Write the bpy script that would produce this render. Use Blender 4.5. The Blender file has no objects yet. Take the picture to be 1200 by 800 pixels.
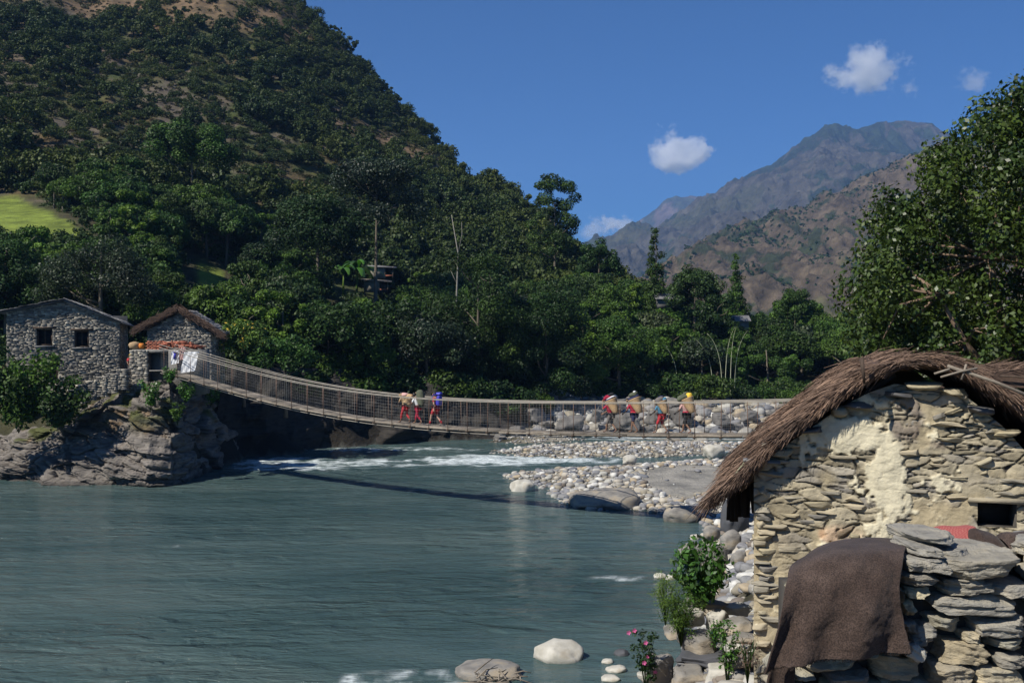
import bpy, bmesh, math, random
import numpy as np
from mathutils import Vector, Matrix

SC = bpy.context.scene
COL = SC.collection
F = 1166.7          # focal length in pixels of a 1200 px wide frame
EYE = 8.7           # camera height above the river
R = math.radians
rs = np.random.RandomState

def at(px, py, D):
    """world point at depth D metres seen under the given picture direction"""
    return np.array([(px - 600.0) / F * D, D, EYE + (400.0 - py) / F * D])

# ------------------------------------------------------------------ noise
def _h(ix, iy, iz, seed):
    n = (ix.astype(np.int64) * 374761393 + iy.astype(np.int64) * 668265263 + iz.astype(np.int64) * 2147483647 + seed * 1274126177) & 0xFFFFFFFF
    n = ((n ^ (n >> 13)) * 1274126177) & 0xFFFFFFFF
    n = ((n ^ (n >> 16)) * 2246822519) & 0xFFFFFFFF
    return ((n ^ (n >> 15)) & 0xFFFFFF) / float(0xFFFFFF)

def vnoise(P, seed=0):
    P = np.asarray(P, float)
    I = np.floor(P); f = P - I; I = I.astype(np.int64)
    u = f * f * (3 - 2 * f)
    out = 0
    for dx in (0, 1):
        for dy in (0, 1):
            for dz in (0, 1):
                w = (u[..., 0] if dx else 1 - u[..., 0]) * (u[..., 1] if dy else 1 - u[..., 1]) * (u[..., 2] if dz else 1 - u[..., 2])
                out = out + w * _h(I[..., 0] + dx, I[..., 1] + dy, I[..., 2] + dz, seed)
    return out * 2 - 1

def fbm(P, octv=4, seed=0, gain=.5):
    P = np.asarray(P, float); a = 1; s = 0; t = 0
    for k in range(octv):
        s = s + a * vnoise(P * (2.03 ** k) + k * 17.3, seed + k); t += a; a *= gain
    return s / t

def ridged(P, octv=4, seed=0):
    P = np.asarray(P, float); a = 1; s = 0; t = 0
    for k in range(octv):
        s = s + a * (1 - 2 * np.abs(vnoise(P * (2.03 ** k) + k * 11.7, seed + k))); t += a; a *= .5
    return s / t

def P3(x, y, z=0):
    x, y, z = np.broadcast_arrays(x, y, z)
    return np.stack([x, y, z], -1)

def sstep(a, b, x):
    t = np.clip((x - a) / (b - a), 0, 1)
    return t * t * (3 - 2 * t)

# ------------------------------------------------------------------ mesh building
class MB:
    def __init__(s): s.V = []; s.F = {}; s.n = 0; s.A = []
    def add(s, V, Fs, attr=None):
        V = np.asarray(V, float).reshape(-1, 3)
        for f in (Fs if isinstance(Fs, (list, tuple)) and len(Fs) and isinstance(Fs[0], np.ndarray) and Fs[0].ndim == 2 else [np.asarray(Fs)]):
            if f.size: s.F.setdefault(f.shape[1], []).append(f.astype(np.int64) + s.n)
        s.V.append(V); s.n += len(V)
        s.A.append(np.full(len(V), .5) if attr is None else np.broadcast_to(np.asarray(attr, float), (len(V),)))
        return s
    def box(s, c, size, rot=None, taper=1, jit=0, rng=None, attr=None):
        q = np.array([[-1, -1, -1], [1, -1, -1], [1, 1, -1], [-1, 1, -1], [-1, -1, 1], [1, -1, 1], [1, 1, 1], [-1, 1, 1]], float) * .5
        q[4:, :2] *= taper
        q = q * np.asarray(size, float)
        if jit: q = q + (rng.rand(8, 3) - .5) * jit
        if rot is not None: q = q @ np.asarray(rot).T
        f = np.array([[0, 3, 2, 1], [4, 5, 6, 7], [0, 1, 5, 4], [1, 2, 6, 5], [2, 3, 7, 6], [3, 0, 4, 7]])
        return s.add(q + np.asarray(c, float), f, attr)
    def tube(s, pts, rad, n=6, caps=True, attr=None):
        pts = np.asarray(pts, float); m = len(pts)
        rad = np.broadcast_to(np.asarray(rad, float), (m,))
        d = np.gradient(pts, axis=0); d /= np.linalg.norm(d, axis=1, keepdims=True) + 1e-9
        up = np.where(np.abs(d[:, 2:3]) > .95, np.array([[1., 0, 0]]), np.array([[0, 0, 1.]]))
        a = np.cross(d, up); a /= np.linalg.norm(a, axis=1, keepdims=True) + 1e-9
        for i in range(1, m):
            if (a[i] * a[i-1]).sum() < 0: a[i] = -a[i]
        b = np.cross(d, a)
        th = np.arange(n) * 2 * np.pi / n
        V = pts[:, None] + rad[:, None, None] * (np.cos(th)[None, :, None] * a[:, None] + np.sin(th)[None, :, None] * b[:, None])
        i = np.arange(m - 1)[:, None] * n; j = np.arange(n)[None]; k = (j + 1) % n
        f = np.stack([i + j, i + k, i + n + k, i + n + j], -1).reshape(-1, 4)
        fs = [f]
        if caps:
            fs.append(np.arange(n)[::-1][None]); fs.append((np.arange(n) + (m - 1) * n)[None])
        s.add(V.reshape(-1, 3), fs, attr)
        return s
    def grid(s, G, attr=None, mask=None, flip=False):
        h, w = G.shape[:2]
        i = np.arange(h - 1)[:, None] * w + np.arange(w - 1)[None]
        f = np.stack([i, i + 1, i + w + 1, i + w], -1)
        if flip: f = f[..., ::-1]
        if mask is not None: f = f[mask]
        return s.add(G.reshape(-1, 3), f.reshape(-1, 4), attr)
    def lathe(s, prof, n=16, c=(0, 0, 0), attr=None, wob=0, seed=0):
        th = np.arange(n) * 2 * np.pi / n
        V = np.array([[(r * math.cos(t), r * math.sin(t), z) for t in th] for r, z in prof])
        if wob: V[..., :2] *= (1 + wob * vnoise(V * 6, seed))[..., None]
        m = len(prof); i = np.arange(m - 1)[:, None] * n; j = np.arange(n)[None]; k = (j + 1) % n
        f = np.stack([i + j, i + k, i + n + k, i + n + j], -1).reshape(-1, 4)
        return s.add(V.reshape(-1, 3) + np.asarray(c, float), [f, np.arange(n)[::-1][None], (np.arange(n) + (m - 1) * n)[None]], attr)
    def xf(s, M):
        M = np.array(M); V = s.verts(); s.V = [V @ M[:3, :3].T + M[:3, 3]]; return s
    def verts(s): return np.concatenate(s.V) if s.V else np.zeros((0, 3))
    def mesh(s, name, smooth=False, colors=None):
        me = bpy.data.meshes.new(name)
        V = s.verts(); me.vertices.add(len(V)); me.vertices.foreach_set('co', V.astype(np.float32).ravel())
        li = []; ls = []; tot = 0
        for k, arrs in s.F.items():
            a = np.concatenate(arrs); li.append(a.ravel()); ls.append(tot + np.arange(len(a)) * k); tot += a.size
        li = np.concatenate(li).astype(np.int32); ls = np.concatenate(ls).astype(np.int32)
        me.loops.add(len(li)); me.loops.foreach_set('vertex_index', li)
        me.polygons.add(len(ls)); me.polygons.foreach_set('loop_start', ls)
        me.update(calc_edges=True); me.validate()
        at_ = me.attributes.new('clump', 'FLOAT', 'POINT'); A = np.concatenate(s.A)
        if len(me.vertices) == len(A): at_.data.foreach_set('value', A.astype(np.float32))
        if colors is not None:
            ca = me.color_attributes.new('tint', 'FLOAT_COLOR', 'POINT')
            c4 = np.ones((len(V), 4), np.float32); c4[:, :3] = colors; ca.data.foreach_set('color', c4.ravel())
        if smooth: me.polygons.foreach_set('use_smooth', np.ones(len(me.polygons), bool))
        return me
    def obj(s, name, mat, parent=None, smooth=False, colors=None, loc=None):
        me = s.mesh(name, smooth, colors)
        return link(name, me, mat, parent, loc)

def link(name, me, mat, parent=None, loc=None):
    o = bpy.data.objects.new(name, me); COL.objects.link(o)
    if mat is not None:
        for m in (mat if isinstance(mat, (list, tuple)) else [mat]): me.materials.append(m)
    if parent is not None: o.parent = parent
    if loc is not None: o.location = loc
    return o

def tag(o, label=None, cat=None, group=None, kind=None):
    if label: o['label'] = label
    if cat: o['category'] = cat
    if group: o['group'] = group
    if kind: o['kind'] = kind
    return o

def thing(name, label, cat, loc=(0, 0, 0), rz=0, group=None):
    o = bpy.data.objects.new(name, None); COL.objects.link(o)
    o.empty_display_size = .2
    o.location = tuple(float(v) for v in loc); o.rotation_euler = (0, 0, rz)
    return tag(o, label, cat, group)

def dup(root, loc, rz=0, s=1.0, label=None, tilt=(0, 0)):
    r = root.copy(); COL.objects.link(r); r.location = tuple(float(v) for v in loc)
    r.rotation_euler = (tilt[0], tilt[1], rz)
    r.scale = (s, s, s) if np.isscalar(s) else s
    if label: r['label'] = label
    for ch in root.children:
        c = ch.copy(); COL.objects.link(c); c.parent = r
        for g in ch.children:
            d = g.copy(); COL.objects.link(d); d.parent = c
    return r

# ------------------------------------------------------------------ materials
def mat_new(name):
    m = bpy.data.materials.new(name); m.use_nodes = True
    nt = m.node_tree; b = nt.nodes['Principled BSDF']
    return m, nt, b

def ramp(nt, cols, fac, interp='LINEAR'):
    r = nt.nodes.new('ShaderNodeValToRGB'); e = r.color_ramp; e.interpolation = interp
    while len(e.elements) < len(cols): e.elements.new(.5)
    for el, (p, c) in zip(e.elements, cols): el.position = p; el.color = (*c, 1)
    nt.links.new(fac, r.inputs[0]); return r.outputs[0]

def mul(nt, a, b, fac=1.0, mode='MULTIPLY'):
    m = nt.nodes.new('ShaderNodeMix'); m.data_type = 'RGBA'; m.blend_type = mode
    if hasattr(fac, 'links'): nt.links.new(fac, m.inputs[0])
    else: m.inputs[0].default_value = fac
    for s, v in ((6, a), (7, b)):
        if hasattr(v, 'links'): nt.links.new(v, m.inputs[s])
        else: m.inputs[s].default_value = (*v, 1)
    return m.outputs[2]

def noise(nt, scale, detail=6, rough=.6, vec=None, stretch=None, dist=0, coord='Object'):
    tc = nt.nodes.new('ShaderNodeTexCoord'); v = tc.outputs[coord]
    if vec is not None: v = vec
    if stretch:
        mp = nt.nodes.new('ShaderNodeMapping'); mp.inputs['Scale'].default_value = stretch
        nt.links.new(v, mp.inputs[0]); v = mp.outputs[0]
    n = nt.nodes.new('ShaderNodeTexNoise'); n.inputs['Scale'].default_value = scale
    n.inputs['Detail'].default_value = detail; n.inputs['Roughness'].default_value = rough
    n.inputs['Distortion'].default_value = dist
    nt.links.new(v, n.inputs['Vector']); return n.outputs[0]

def pm(name, cols, scale=3, rough=.85, bump=.3, bscale=None, bdist=.02, island=None, objr=None, attr=None, tint=False,
       stretch=None, spec=.3, coord='Object', palette=None, clump=None, transl=0, sheen=0, metal=0, detail=6):
    """procedural material: noise ramp of cols, optionally varied per island / object / stored clump value"""
    m, nt, b = mat_new(name)
    n = noise(nt, scale, detail, stretch=stretch, coord=coord)
    col = ramp(nt, cols, n)
    if palette:
        g = nt.nodes.new('ShaderNodeNewGeometry')
        src = g.outputs['Random Per Island']
        if palette[0] == 'object':
            oi = nt.nodes.new('ShaderNodeObjectInfo'); src = oi.outputs['Random']
        k = len(palette[1])
        pc = ramp(nt, [(i / k, c) for i, c in enumerate(palette[1])], src, 'CONSTANT')
        col = mul(nt, col, pc)
    if tint:
        a = nt.nodes.new('ShaderNodeVertexColor'); a.layer_name = 'tint'; col = mul(nt, col, a.outputs[0])
    if island:
        g = nt.nodes.new('ShaderNodeNewGeometry')
        col = mul(nt, col, ramp(nt, [(0, (island[0],) * 3), (1, (island[1],) * 3)], g.outputs['Random Per Island']))
    if objr:
        oi = nt.nodes.new('ShaderNodeObjectInfo')
        col = mul(nt, col, ramp(nt, [(i / (len(objr) - 1), c) for i, c in enumerate(objr)], oi.outputs['Random']))
    if clump:
        a = nt.nodes.new('ShaderNodeAttribute'); a.attribute_name = 'clump'
        col = mul(nt, col, ramp(nt, [(i / (len(clump) - 1), c) for i, c in enumerate(clump)], a.outputs['Fac']))
    nt.links.new(col, b.inputs['Base Color'])
    b.inputs['Roughness'].default_value = rough
    b.inputs['Specular IOR Level'].default_value = spec
    b.inputs['Metallic'].default_value = metal
    if bump:
        bn = noise(nt, bscale or scale * 4, 8, .65, stretch=stretch, coord=coord)
        bp = nt.nodes.new('ShaderNodeBump'); bp.inputs['Strength'].default_value = bump; bp.inputs['Distance'].default_value = bdist
        nt.links.new(bn, bp.inputs['Height']); nt.links.new(bp.outputs[0], b.inputs['Normal'])
    if transl:
        tr = nt.nodes.new('ShaderNodeBsdfTranslucent'); nt.links.new(mul(nt, col, (1.3, 1.5, .7)), tr.inputs[0])
        mx = nt.nodes.new('ShaderNodeMixShader'); mx.inputs[0].default_value = transl
        out = nt.nodes['Material Output']
        nt.links.new(b.outputs[0], mx.inputs[1]); nt.links.new(tr.outputs[0], mx.inputs[2]); nt.links.new(mx.outputs[0], out.inputs[0])
    return m

M = {}
CL = [(.45,) * 3, (.8, .85, .8), (1.25, 1.25, .95)]
def fol(name, dark, lite, rough=.55, spec=.22, transl=.12, clump=CL, objr=None):
    return pm(name, [(.3, dark), (.7, lite)], scale=.6, rough=rough, bump=0, island=(.55, 1.5), clump=clump, spec=spec, transl=transl,
              objr=objr or [(.55, .66, .66), (1, 1, 1), (1.45, 1.3, .8), (.8, .95, .85), (1.2, 1.15, .7), (.6, .72, .6)], detail=2)
M['leaf_dark'] = fol('dark_leaves', (.022, .046, .014), (.046, .080, .024))
M['leaf_mid'] = fol('mid_leaves', (.034, .070, .016), (.066, .118, .026))
M['leaf_lite'] = fol('light_leaves', (.06, .11, .018), (.10, .165, .03))
M['leaf_grey'] = fol('grey_green_leaves', (.030, .042, .028), (.055, .075, .045), rough=.48, spec=.3)
M['leaf_gloss'] = fol('glossy_leaves', (.030, .054, .014), (.062, .090, .024), rough=.42, spec=.35, transl=.12, clump=[(.55, .6, .6), (.9, .9, .85), (1.35, 1.2, .8)])
M['leaf_bush'] = fol('bright_bush_leaves', (.045, .11, .02), (.075, .17, .03), rough=.4, spec=.45, transl=.2)
M['bark'] = pm('bark', [(.3, (.09, .075, .055)), (.7, (.20, .17, .13))], 4, .9, .5, stretch=(3, 3, .6), objr=[(.7, .7, .7), (1.2, 1.2, 1.2)])
M['bark_pale'] = pm('pale_bark', [(.3, (.18, .165, .135)), (.7, (.30, .28, .235))], 4, .9, .3)
STONEPAL = [(.42, .41, .37), (.24, .24, .24), (.34, .32, .28), (.16, .165, .18), (.46, .42, .35), (.30, .27, .21), (.22, .22, .23), (.40, .33, .23), (.58, .57, .53), (.20, .17, .14), (.28, .27, .26)]
M['river_stone'] = pm('river_stone', [(.3, (.75,) * 3), (.7, (1.1,) * 3)], 3, .85, .3, 14, palette=('island', STONEPAL))
M['cobble'] = pm('river_cobble', [(.3, (.7,) * 3), (.7, (1.1,) * 3)], 3, .85, .35, 14, palette=('object', STONEPAL))
M['pale_boulder'] = pm('pale_boulder_rock', [(.3, (.30, .28, .23)), (.55, (.50, .48, .42)), (.75, (.36, .30, .21))], 1.4, .85, .5, 8, bdist=.03)
M['grey_boulder'] = pm('grey_boulder_rock', [(.3, (.11, .105, .10)), (.5, (.24, .225, .20)), (.62, (.32, .27, .20)), (.75, (.17, .17, .17))], 1.2, .85, .6, 7, bdist=.04, stretch=(1, 1, 2.5))
M['bank_rock'] = pm('far_bank_rock', [(.3, (.09, .088, .085)), (.55, (.17, .16, .15)), (.75, (.24, .22, .18))], 1.5, .9, .7, 6, bdist=.06)
M['dark_boulder'] = pm('dark_boulder_rock', [(.3, (.05, .055, .06)), (.7, (.10, .10, .11))], 1.5, .8, .5, 8)
M['cliff'] = pm('cliff_rock', [(.28, (.065, .06, .056)), (.42, (.145, .13, .115)), (.55, (.225, .20, .172)), (.66, (.11, .10, .095)), (.78, (.22, .155, .10))], 1.1, .9, 1, 3.5, bdist=.14, stretch=(.6, .6, 4.5), tint=True)
SLATE = [(.27, .25, .21), (.36, .32, .24), (.22, .205, .18), (.33, .28, .195), (.27, .255, .225), (.42, .38, .28), (.30, .265, .205), (.34, .32, .26)]
M['wall_far'] = pm('far_masonry_stone', [(.3, (.7,) * 3), (.7, (1.15,) * 3)], 2, .9, .4, 10, palette=('island', [(.31, .285, .24), (.21, .20, .18), (.38, .345, .285), (.15, .145, .135), (.27, .25, .21), (.50, .455, .37), (.23, .215, .19)]))
M['wall_near'] = pm('drystone_slate', [(.28, (.7, .69, .66)), (.46, (1.15, 1.15, 1.12)), (.6, (1.35, 1.3, 1.18)), (.66, (1.9, 1.85, 1.65)), (.72, (1.3, 1.2, 1.0))], 6, .85, 1, 34, bdist=.022, stretch=(1, 1, 2.2), palette=('island', SLATE), spec=.25, detail=12)
M['gable_stone'] = pm('gable_slate', [(.25, (.7,) * 3), (.75, (1.2, 1.15, 1.05))], 5, .85, .7, 24, bdist=.012, stretch=(1, 1, 3),
                      palette=('island', [(.36, .32, .225), (.30, .28, .23), (.42, .37, .27), (.34, .305, .23), (.22, .21, .19), (.39, .355, .26)]))
M['core'] = pm('wall_core', [(.3, (.05, .045, .04)), (.7, (.09, .08, .065))], 6, .95, .5)
M['mud'] = pm('mud_plaster', [(.3, (.82,) * 3), (.7, (1.15,) * 3)], 7, .95, .8, 30, bdist=.015, tint=True)
M['thatch'] = pm('thatch_straw', [(.3, (.12, .078, .056)), (.7, (.22, .15, .11))], 3, .8, .6, 30, island=(.4, 1.6), clump=[(.45,) * 3, (.9, .88, .86), (1.5, 1.45, 1.35)])
M['thatch_base'] = pm('thatch_underlayer', [(.3, (.06, .038, .028)), (.7, (.12, .08, .06))], 9, .95, .8, 40)
M['slate'] = pm('roof_slate', [(.3, (.10, .10, .105)), (.7, (.20, .195, .19))], 2, .7, .5, 14, island=(.6, 1.5))
M['wood_dark'] = pm('dark_timber', [(.3, (.045, .032, .024)), (.7, (.10, .07, .05))], 4, .8, .5, 20, stretch=(6, 6, 1))
M['eave_shade'] = pm('painted_eave_shade', [(.3, (.008, .007, .006)), (.7, (.02, .016, .013))], 4, .9, .3)  # near-black colour for the shade painted under the near hut's eave
M['wood_grey'] = pm('weathered_plank', [(.3, (.16, .135, .105)), (.7, (.28, .24, .19))], 4, .85, .5, 16, island=(.65, 1.3))
M['bamboo'] = pm('pale_bamboo', [(.3, (.30, .32, .20)), (.7, (.45, .46, .32))], 3, .6, .2)
M['rust'] = pm('rusty_iron', [(.3, (.10, .06, .045)), (.7, (.19, .12, .085))], 8, .8, .3)
M['wire'] = pm('galvanised_wire', [(.3, (.24, .23, .21)), (.7, (.34, .33, .30))], 2, .55, 0, metal=.3)
M['cable'] = pm('steel_cable', [(.3, (.24, .22, .19)), (.7, (.36, .33, .28))], 2, .6, .2, metal=.3)
M['concrete'] = pm('anchor_plaster', [(.3, (.13, .125, .115)), (.7, (.23, .22, .20))], 2.5, .9, .8, 9, bdist=.05)
M['skin'] = pm('brown_skin', [(.3, (.20, .11, .07)), (.7, (.27, .155, .10))], 6, .55, 0)
M['skin_fair'] = pm('fair_skin', [(.3, (.42, .26, .18)), (.7, (.5, .31, .22))], 6, .55, 0)
M['hair'] = pm('black_hair', [(.3, (.012, .010, .009)), (.7, (.03, .025, .02))], 20, .5, .3)
def cloth(n, c, r=.9, b=.4): return pm(n, [(.3, tuple(v * .8 for v in c)), (.7, tuple(min(1, v * 1.15) for v in c))], 6, r, b, 90, bdist=.004)
M['red'] = cloth('red_cloth', (.46, .035, .045)); M['crimson'] = cloth('crimson_cloth', (.35, .02, .05))
M['blue'] = cloth('blue_nylon', (.05, .05, .42), .5); M['white'] = cloth('white_cloth', (.74, .75, .76)); M['teal'] = cloth('teal_cloth', (.07, .22, .34))
M['grey_cloth'] = cloth('grey_cloth', (.16, .14, .13)); M['olive'] = cloth('olive_canvas', (.09, .10, .065)); M['tan'] = cloth('tan_sacking', (.36, .25, .14))
M['navy'] = cloth('navy_cloth', (.03, .035, .09)); M['yellow'] = cloth('yellow_cloth', (.75, .5, .06)); M['orange'] = cloth('orange_cloth', (.65, .22, .04))
M['pinkc'] = cloth('pink_cloth', (.55, .33, .30)); M['black'] = cloth('black_cloth', (.02, .02, .022))
M['wicker'] = pm('wicker', [(.35, (.38, .24, .12)), (.65, (.66, .46, .26))], 40, .8, .8, 60, bdist=.01)
M['brick'] = pm('red_firewood', [(.3, (.22, .07, .04)), (.7, (.42, .15, .09))], 5, .9, .4, island=(.5, 1.4))
# ------------------------------------------------------------------ terrain
NEARD = [0, 2, 3, 5, 8, 12, 14, 16, 20, 26, 34, 42]
NEAR = {
 -900: [7.1, 7.0, 6.8, 5.6, 3.6, 1.6, .6, -.2, -1.2, -1.5, -1.5, -1.5],
 600: [7.1, 7.05, 6.9, 6.0, 4.4, 2.5, 1.6, .8, -.6, -1.5, -1.5, -1.5],
 740: [7.1, 7.05, 6.9, 6.1, 4.9, 3.2, 2.4, 1.7, .4, -.7, -1.5, -1.5],
 770: [7.1, 7.05, 6.9, 6.2, 5.1, 3.4, 3.0, 2.3, .9, -.5, -1.5, -1.5],
 800: [7.1, 7.05, 6.9, 6.2, 5.2, 3.7, 3.7, 3.6, 1.5, .1, -1.2, -1.5],
 830: [7.1, 7.05, 6.9, 6.2, 5.2, 4.0, 4.1, 4.1, 2.5, 1.0, .1, -.4],
 860: [7.1, 7.05, 6.9, 6.2, 5.2, 4.2, 4.2, 4.1, 3.3, 2.4, 1.3, .45],
 900: [7.1, 7.05, 6.9, 6.2, 5.2, 4.25, 4.3, 4.2, 3.8, 3.0, 2.2, 1.3],
 1200: [7.1, 7.05, 6.9, 6.2, 5.3, 4.3, 4.4, 4.4, 4.2, 3.9, 3.4, 2.6],
 2100: [7.1, 7.05, 6.9, 6.2, 5.6, 5, 5, 5, 5, 5, 5, 5]}
FAR = {
 -900: [(45, -1.5), (50, -1.5), (60, 2), (80, 8), (130, 24), (200, 52), (300, 110), (420, 180), (800, 300)],
 -100: [(45, -1.5), (60, -1.5), (66, 1.5), (69, 5.2), (78, 5.6), (88, 9), (112, 19.5), (120, 22), (150, 30), (160, 36), (200, 58), (300, 118), (420, 190), (800, 280)],
 0: [(45, -1.5), (62, -1.5), (66, 1.5), (69, 5.2), (78, 5.6), (88, 9), (110, 18), (117, 21.3), (150, 30), (160, 36), (200, 58), (300, 118), (420, 190), (800, 280)],
 100: [(45, -1.5), (63, -1.5), (66, 4), (68, 5.6), (78, 6), (90, 9), (115, 20), (122, 22.3), (148, 29.3), (160, 34), (200, 54), (300, 108), (420, 175), (800, 240)],
 200: [(45, -1.5), (63.5, -1.5), (65.5, 5), (67, 6.2), (76, 6.5), (85, 8), (100, 11), (130, 20), (160, 31), (200, 50), (260, 86), (330, 137), (420, 190), (800, 220)],
 250: [(45, -1.5), (69, -1.5), (71, 3), (75, 5), (85, 7), (100, 10), (130, 18.5), (160, 28), (200, 46), (260, 82), (330, 134), (420, 165), (800, 170)],
 290: [(45, -1.5), (75, -1.5), (77, 3), (80, 4.5), (100, 8), (130, 16), (160, 26), (200, 43), (260, 76), (340, 136), (420, 150), (800, 150)],
 385: [(45, -1.5), (81, -1.5), (83, 3), (87, 4.5), (100, 6.5), (130, 12.5), (160, 22), (200, 38), (260, 68), (330, 110), (350, 118), (380, 114), (420, 100), (800, 60)],
 450: [(45, -1.5), (84, -1.5), (86, 3), (90, 4.3), (100, 5.5), (130, 10.5), (160, 18), (200, 33), (260, 62), (330, 93), (370, 86), (800, 30)],
 500: [(45, -1.5), (86, -1.5), (88, 2.5), (92, 4), (105, 5.5), (130, 9.2), (160, 15.6), (200, 30), (260, 58), (310, 75), (350, 66), (800, 15)],
 550: [(45, -1.5), (87, -1.5), (90, 2), (94, 3.8), (110, 6), (130, 8.5), (160, 14.5), (200, 27), (250, 46), (290, 58), (330, 48), (800, 5)],
 600: [(45, -1.5), (88, -1.5), (91, .6), (97, 2.6), (102, 3.8), (115, 6), (130, 8), (160, 13.5), (200, 25), (260, 44), (300, 34), (800, 0)],
 640: [(45, -1.5), (89, -1.5), (92, .5), (98, 2.3), (104, 3.3), (130, 8), (160, 13), (190, 23), (220, 32), (260, 22), (800, 0)],
 690: [(45, -1.5), (91, -1.5), (94, .4), (101, 2.3), (106, 3), (130, 8), (160, 14), (190, 20), (230, 11), (800, 0)],
 740: [(45, -1.5), (92, -1.5), (95, .4), (102, 2.3), (108, 3), (130, 8), (165, 13), (200, 7), (800, 0)],
 820: [(45, -1.5), (92, -1.5), (96, .4), (102, 2.0), (108, 2.6), (130, 6.5), (150, 8.5), (190, 4), (800, 0)],
 900: [(45, -.5), (70, -.9), (80, -1.2), (92, -1.5), (97, .4), (103, 2.0), (110, 2.8), (140, 6), (170, 4), (800, 0)],
 1000: [(45, 1.4), (70, .8), (82, -.9), (94, -1.5), (98, .4), (104, 2.2), (110, 3), (140, 6), (170, 4), (800, 0)],
 1300: [(45, 2.6), (70, 2), (90, 1.5), (110, 3.5), (140, 7), (170, 5), (800, 0)],
 2100: [(45, 5), (110, 6), (300, 60), (800, 160)]}
BAR_A = np.array([[(p - 600) / F * (EYE * F / (y - 400)), EYE * F / (y - 400)] for p, y in
   [(592, 558), (640, 572), (665, 590), (700, 597), (745, 596), (790, 603), (830, 613), (880, 624), (960, 640), (1100, 600), (1100, 532), (960, 532), (880, 537), (790, 543), (720, 548), (660, 551), (620, 553)]])
BAR_B = np.array([[(p - 600) / F * (EYE * F / (y - 400)), EYE * F / (y - 400)] for p, y in
   [(572, 530), (610, 535), (680, 538), (760, 536), (830, 533), (872, 528), (868, 520), (800, 517), (700, 519), (620, 523)]])
BAR_C = np.array([[(p - 600) / F * (EYE * F / (y - 400)), EYE * F / (y - 400)] for p, y in
   [(575, 517.5), (610, 520), (650, 518.5), (690, 515), (660, 511), (600, 512)]])

def poly_sd(x, y, poly):
    """signed distance, positive inside"""
    d = np.full(x.shape, 1e9); ins = np.zeros(x.shape, bool); n = len(poly)
    for i in range(n):
        a = poly[i]; b = poly[(i + 1) % n]; e = b - a
        wx = x - a[0]; wy = y - a[1]
        t = np.clip((wx * e[0] + wy * e[1]) / (e @ e), 0, 1)
        d = np.minimum(d, np.hypot(wx - e[0] * t, wy - e[1] * t))
        c = (a[1] > y) != (b[1] > y)
        with np.errstate(divide='ignore', invalid='ignore'):
            ins ^= c & (x < (b[0] - a[0]) * (y - a[1]) / (b[1] - a[1] + 1e-12) + a[0])
    return np.where(ins, d, -d)

DG = np.concatenate([np.arange(0, 45, .5), np.arange(45, 110, .5), np.arange(110, 420, 2.5), np.arange(420, 801, 20)])
UG = np.arange(-900, 2101, 10.)
def _tab():
    kn = sorted(NEAR); kf = sorted(FAR)
    A = np.array([np.interp(DG, NEARD, NEAR[k]) for k in kn]); B = np.array([np.interp(DG, [a for a, b in FAR[k]], [b for a, b in FAR[k]]) for k in kf])
    TA = np.array([np.interp(UG, kn, A[:, j]) for j in range(len(DG))]); TB = np.array([np.interp(UG, kf, B[:, j]) for j in range(len(DG))])
    w = sstep(41, 46, DG)[:, None]
    T = TA * (1 - w) + TB * w
    S = T.copy()
    k = np.array([1, 2, 3, 2, 1.]); k /= k.sum()
    for _ in range(2):
        P = np.pad(S, ((0, 0), (2, 2)), 'edge'); S = sum(k[i] * P[:, i:i + S.shape[1]] for i in range(5))
    far = sstep(100, 150, DG)[:, None]
    Q = S.copy()
    for _ in range(3):
        P = np.pad(Q, ((2, 2), (0, 0)), 'edge'); Q = sum(k[i] * P[i:i + Q.shape[0]] for i in range(5))
    return S * (1 - far) + Q * far
TAB = _tab()
def ground(x, y, detail=True):
    x = np.asarray(x, float); y = np.asarray(y, float)
    yy = np.maximum(y, .5); u = np.clip(600 + F * x / yy, -899, 2099)
    fi = np.interp(y, DG, np.arange(len(DG))); i = np.clip(fi.astype(int), 0, len(DG) - 2); fi = fi - i
    fu = (u + 900) / 10; j = np.clip(fu.astype(int), 0, len(UG) - 2); fu = fu - j
    z = (TAB[i, j] * (1 - fu) + TAB[i, j + 1] * fu) * (1 - fi) + (TAB[i + 1, j] * (1 - fu) + TAB[i + 1, j + 1] * fu) * fi
    for poly, h, sl in ((BAR_A, .50, .11), (BAR_B, .30, .12), (BAR_C, .25, .15)):
        sd = poly_sd(x, y, poly)
        zb = np.minimum(h, sd * sl) + .06 * fbm(P3(x, y) * .8, 3, 5)
        z = np.where(sd > -6, np.maximum(z, np.where(sd < 0, sd * .5, zb)), z)
    if detail:
        amp = np.interp(y, [0, 20, 60, 100, 160, 300], [.06, .12, .12, .35, 1.6, 5.0])
        z = z + amp * fbm(P3(x, y) / np.interp(y, [0, 60, 160, 300], [1.5, 4, 18, 40])[..., None], 4, 3)
        # gullies and spurs down the hill
        z = z + np.interp(y, [150, 300], [0, 5.0]) * ridged(P3(u / 95., y / 260.), 3, 9)
    return z

def bare_spots(x, y):
    o = 0
    for px, D, r in ((70, 330, 26), (225, 318, 22), (250, 290, 16), (40, 350, 24), (330, 300, 10), (470, 262, 9), (395, 250, 8), (120, 300, 12)):
        cx = (px - 600) / F * D; o = np.maximum(o, np.exp(-(((x - cx) / r) ** 2 + ((y - D) / (r * .9)) ** 2)))
    return sstep(.30, .62, o + .30 * fbm(P3(x, y) / 9., 4, 12))

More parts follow.
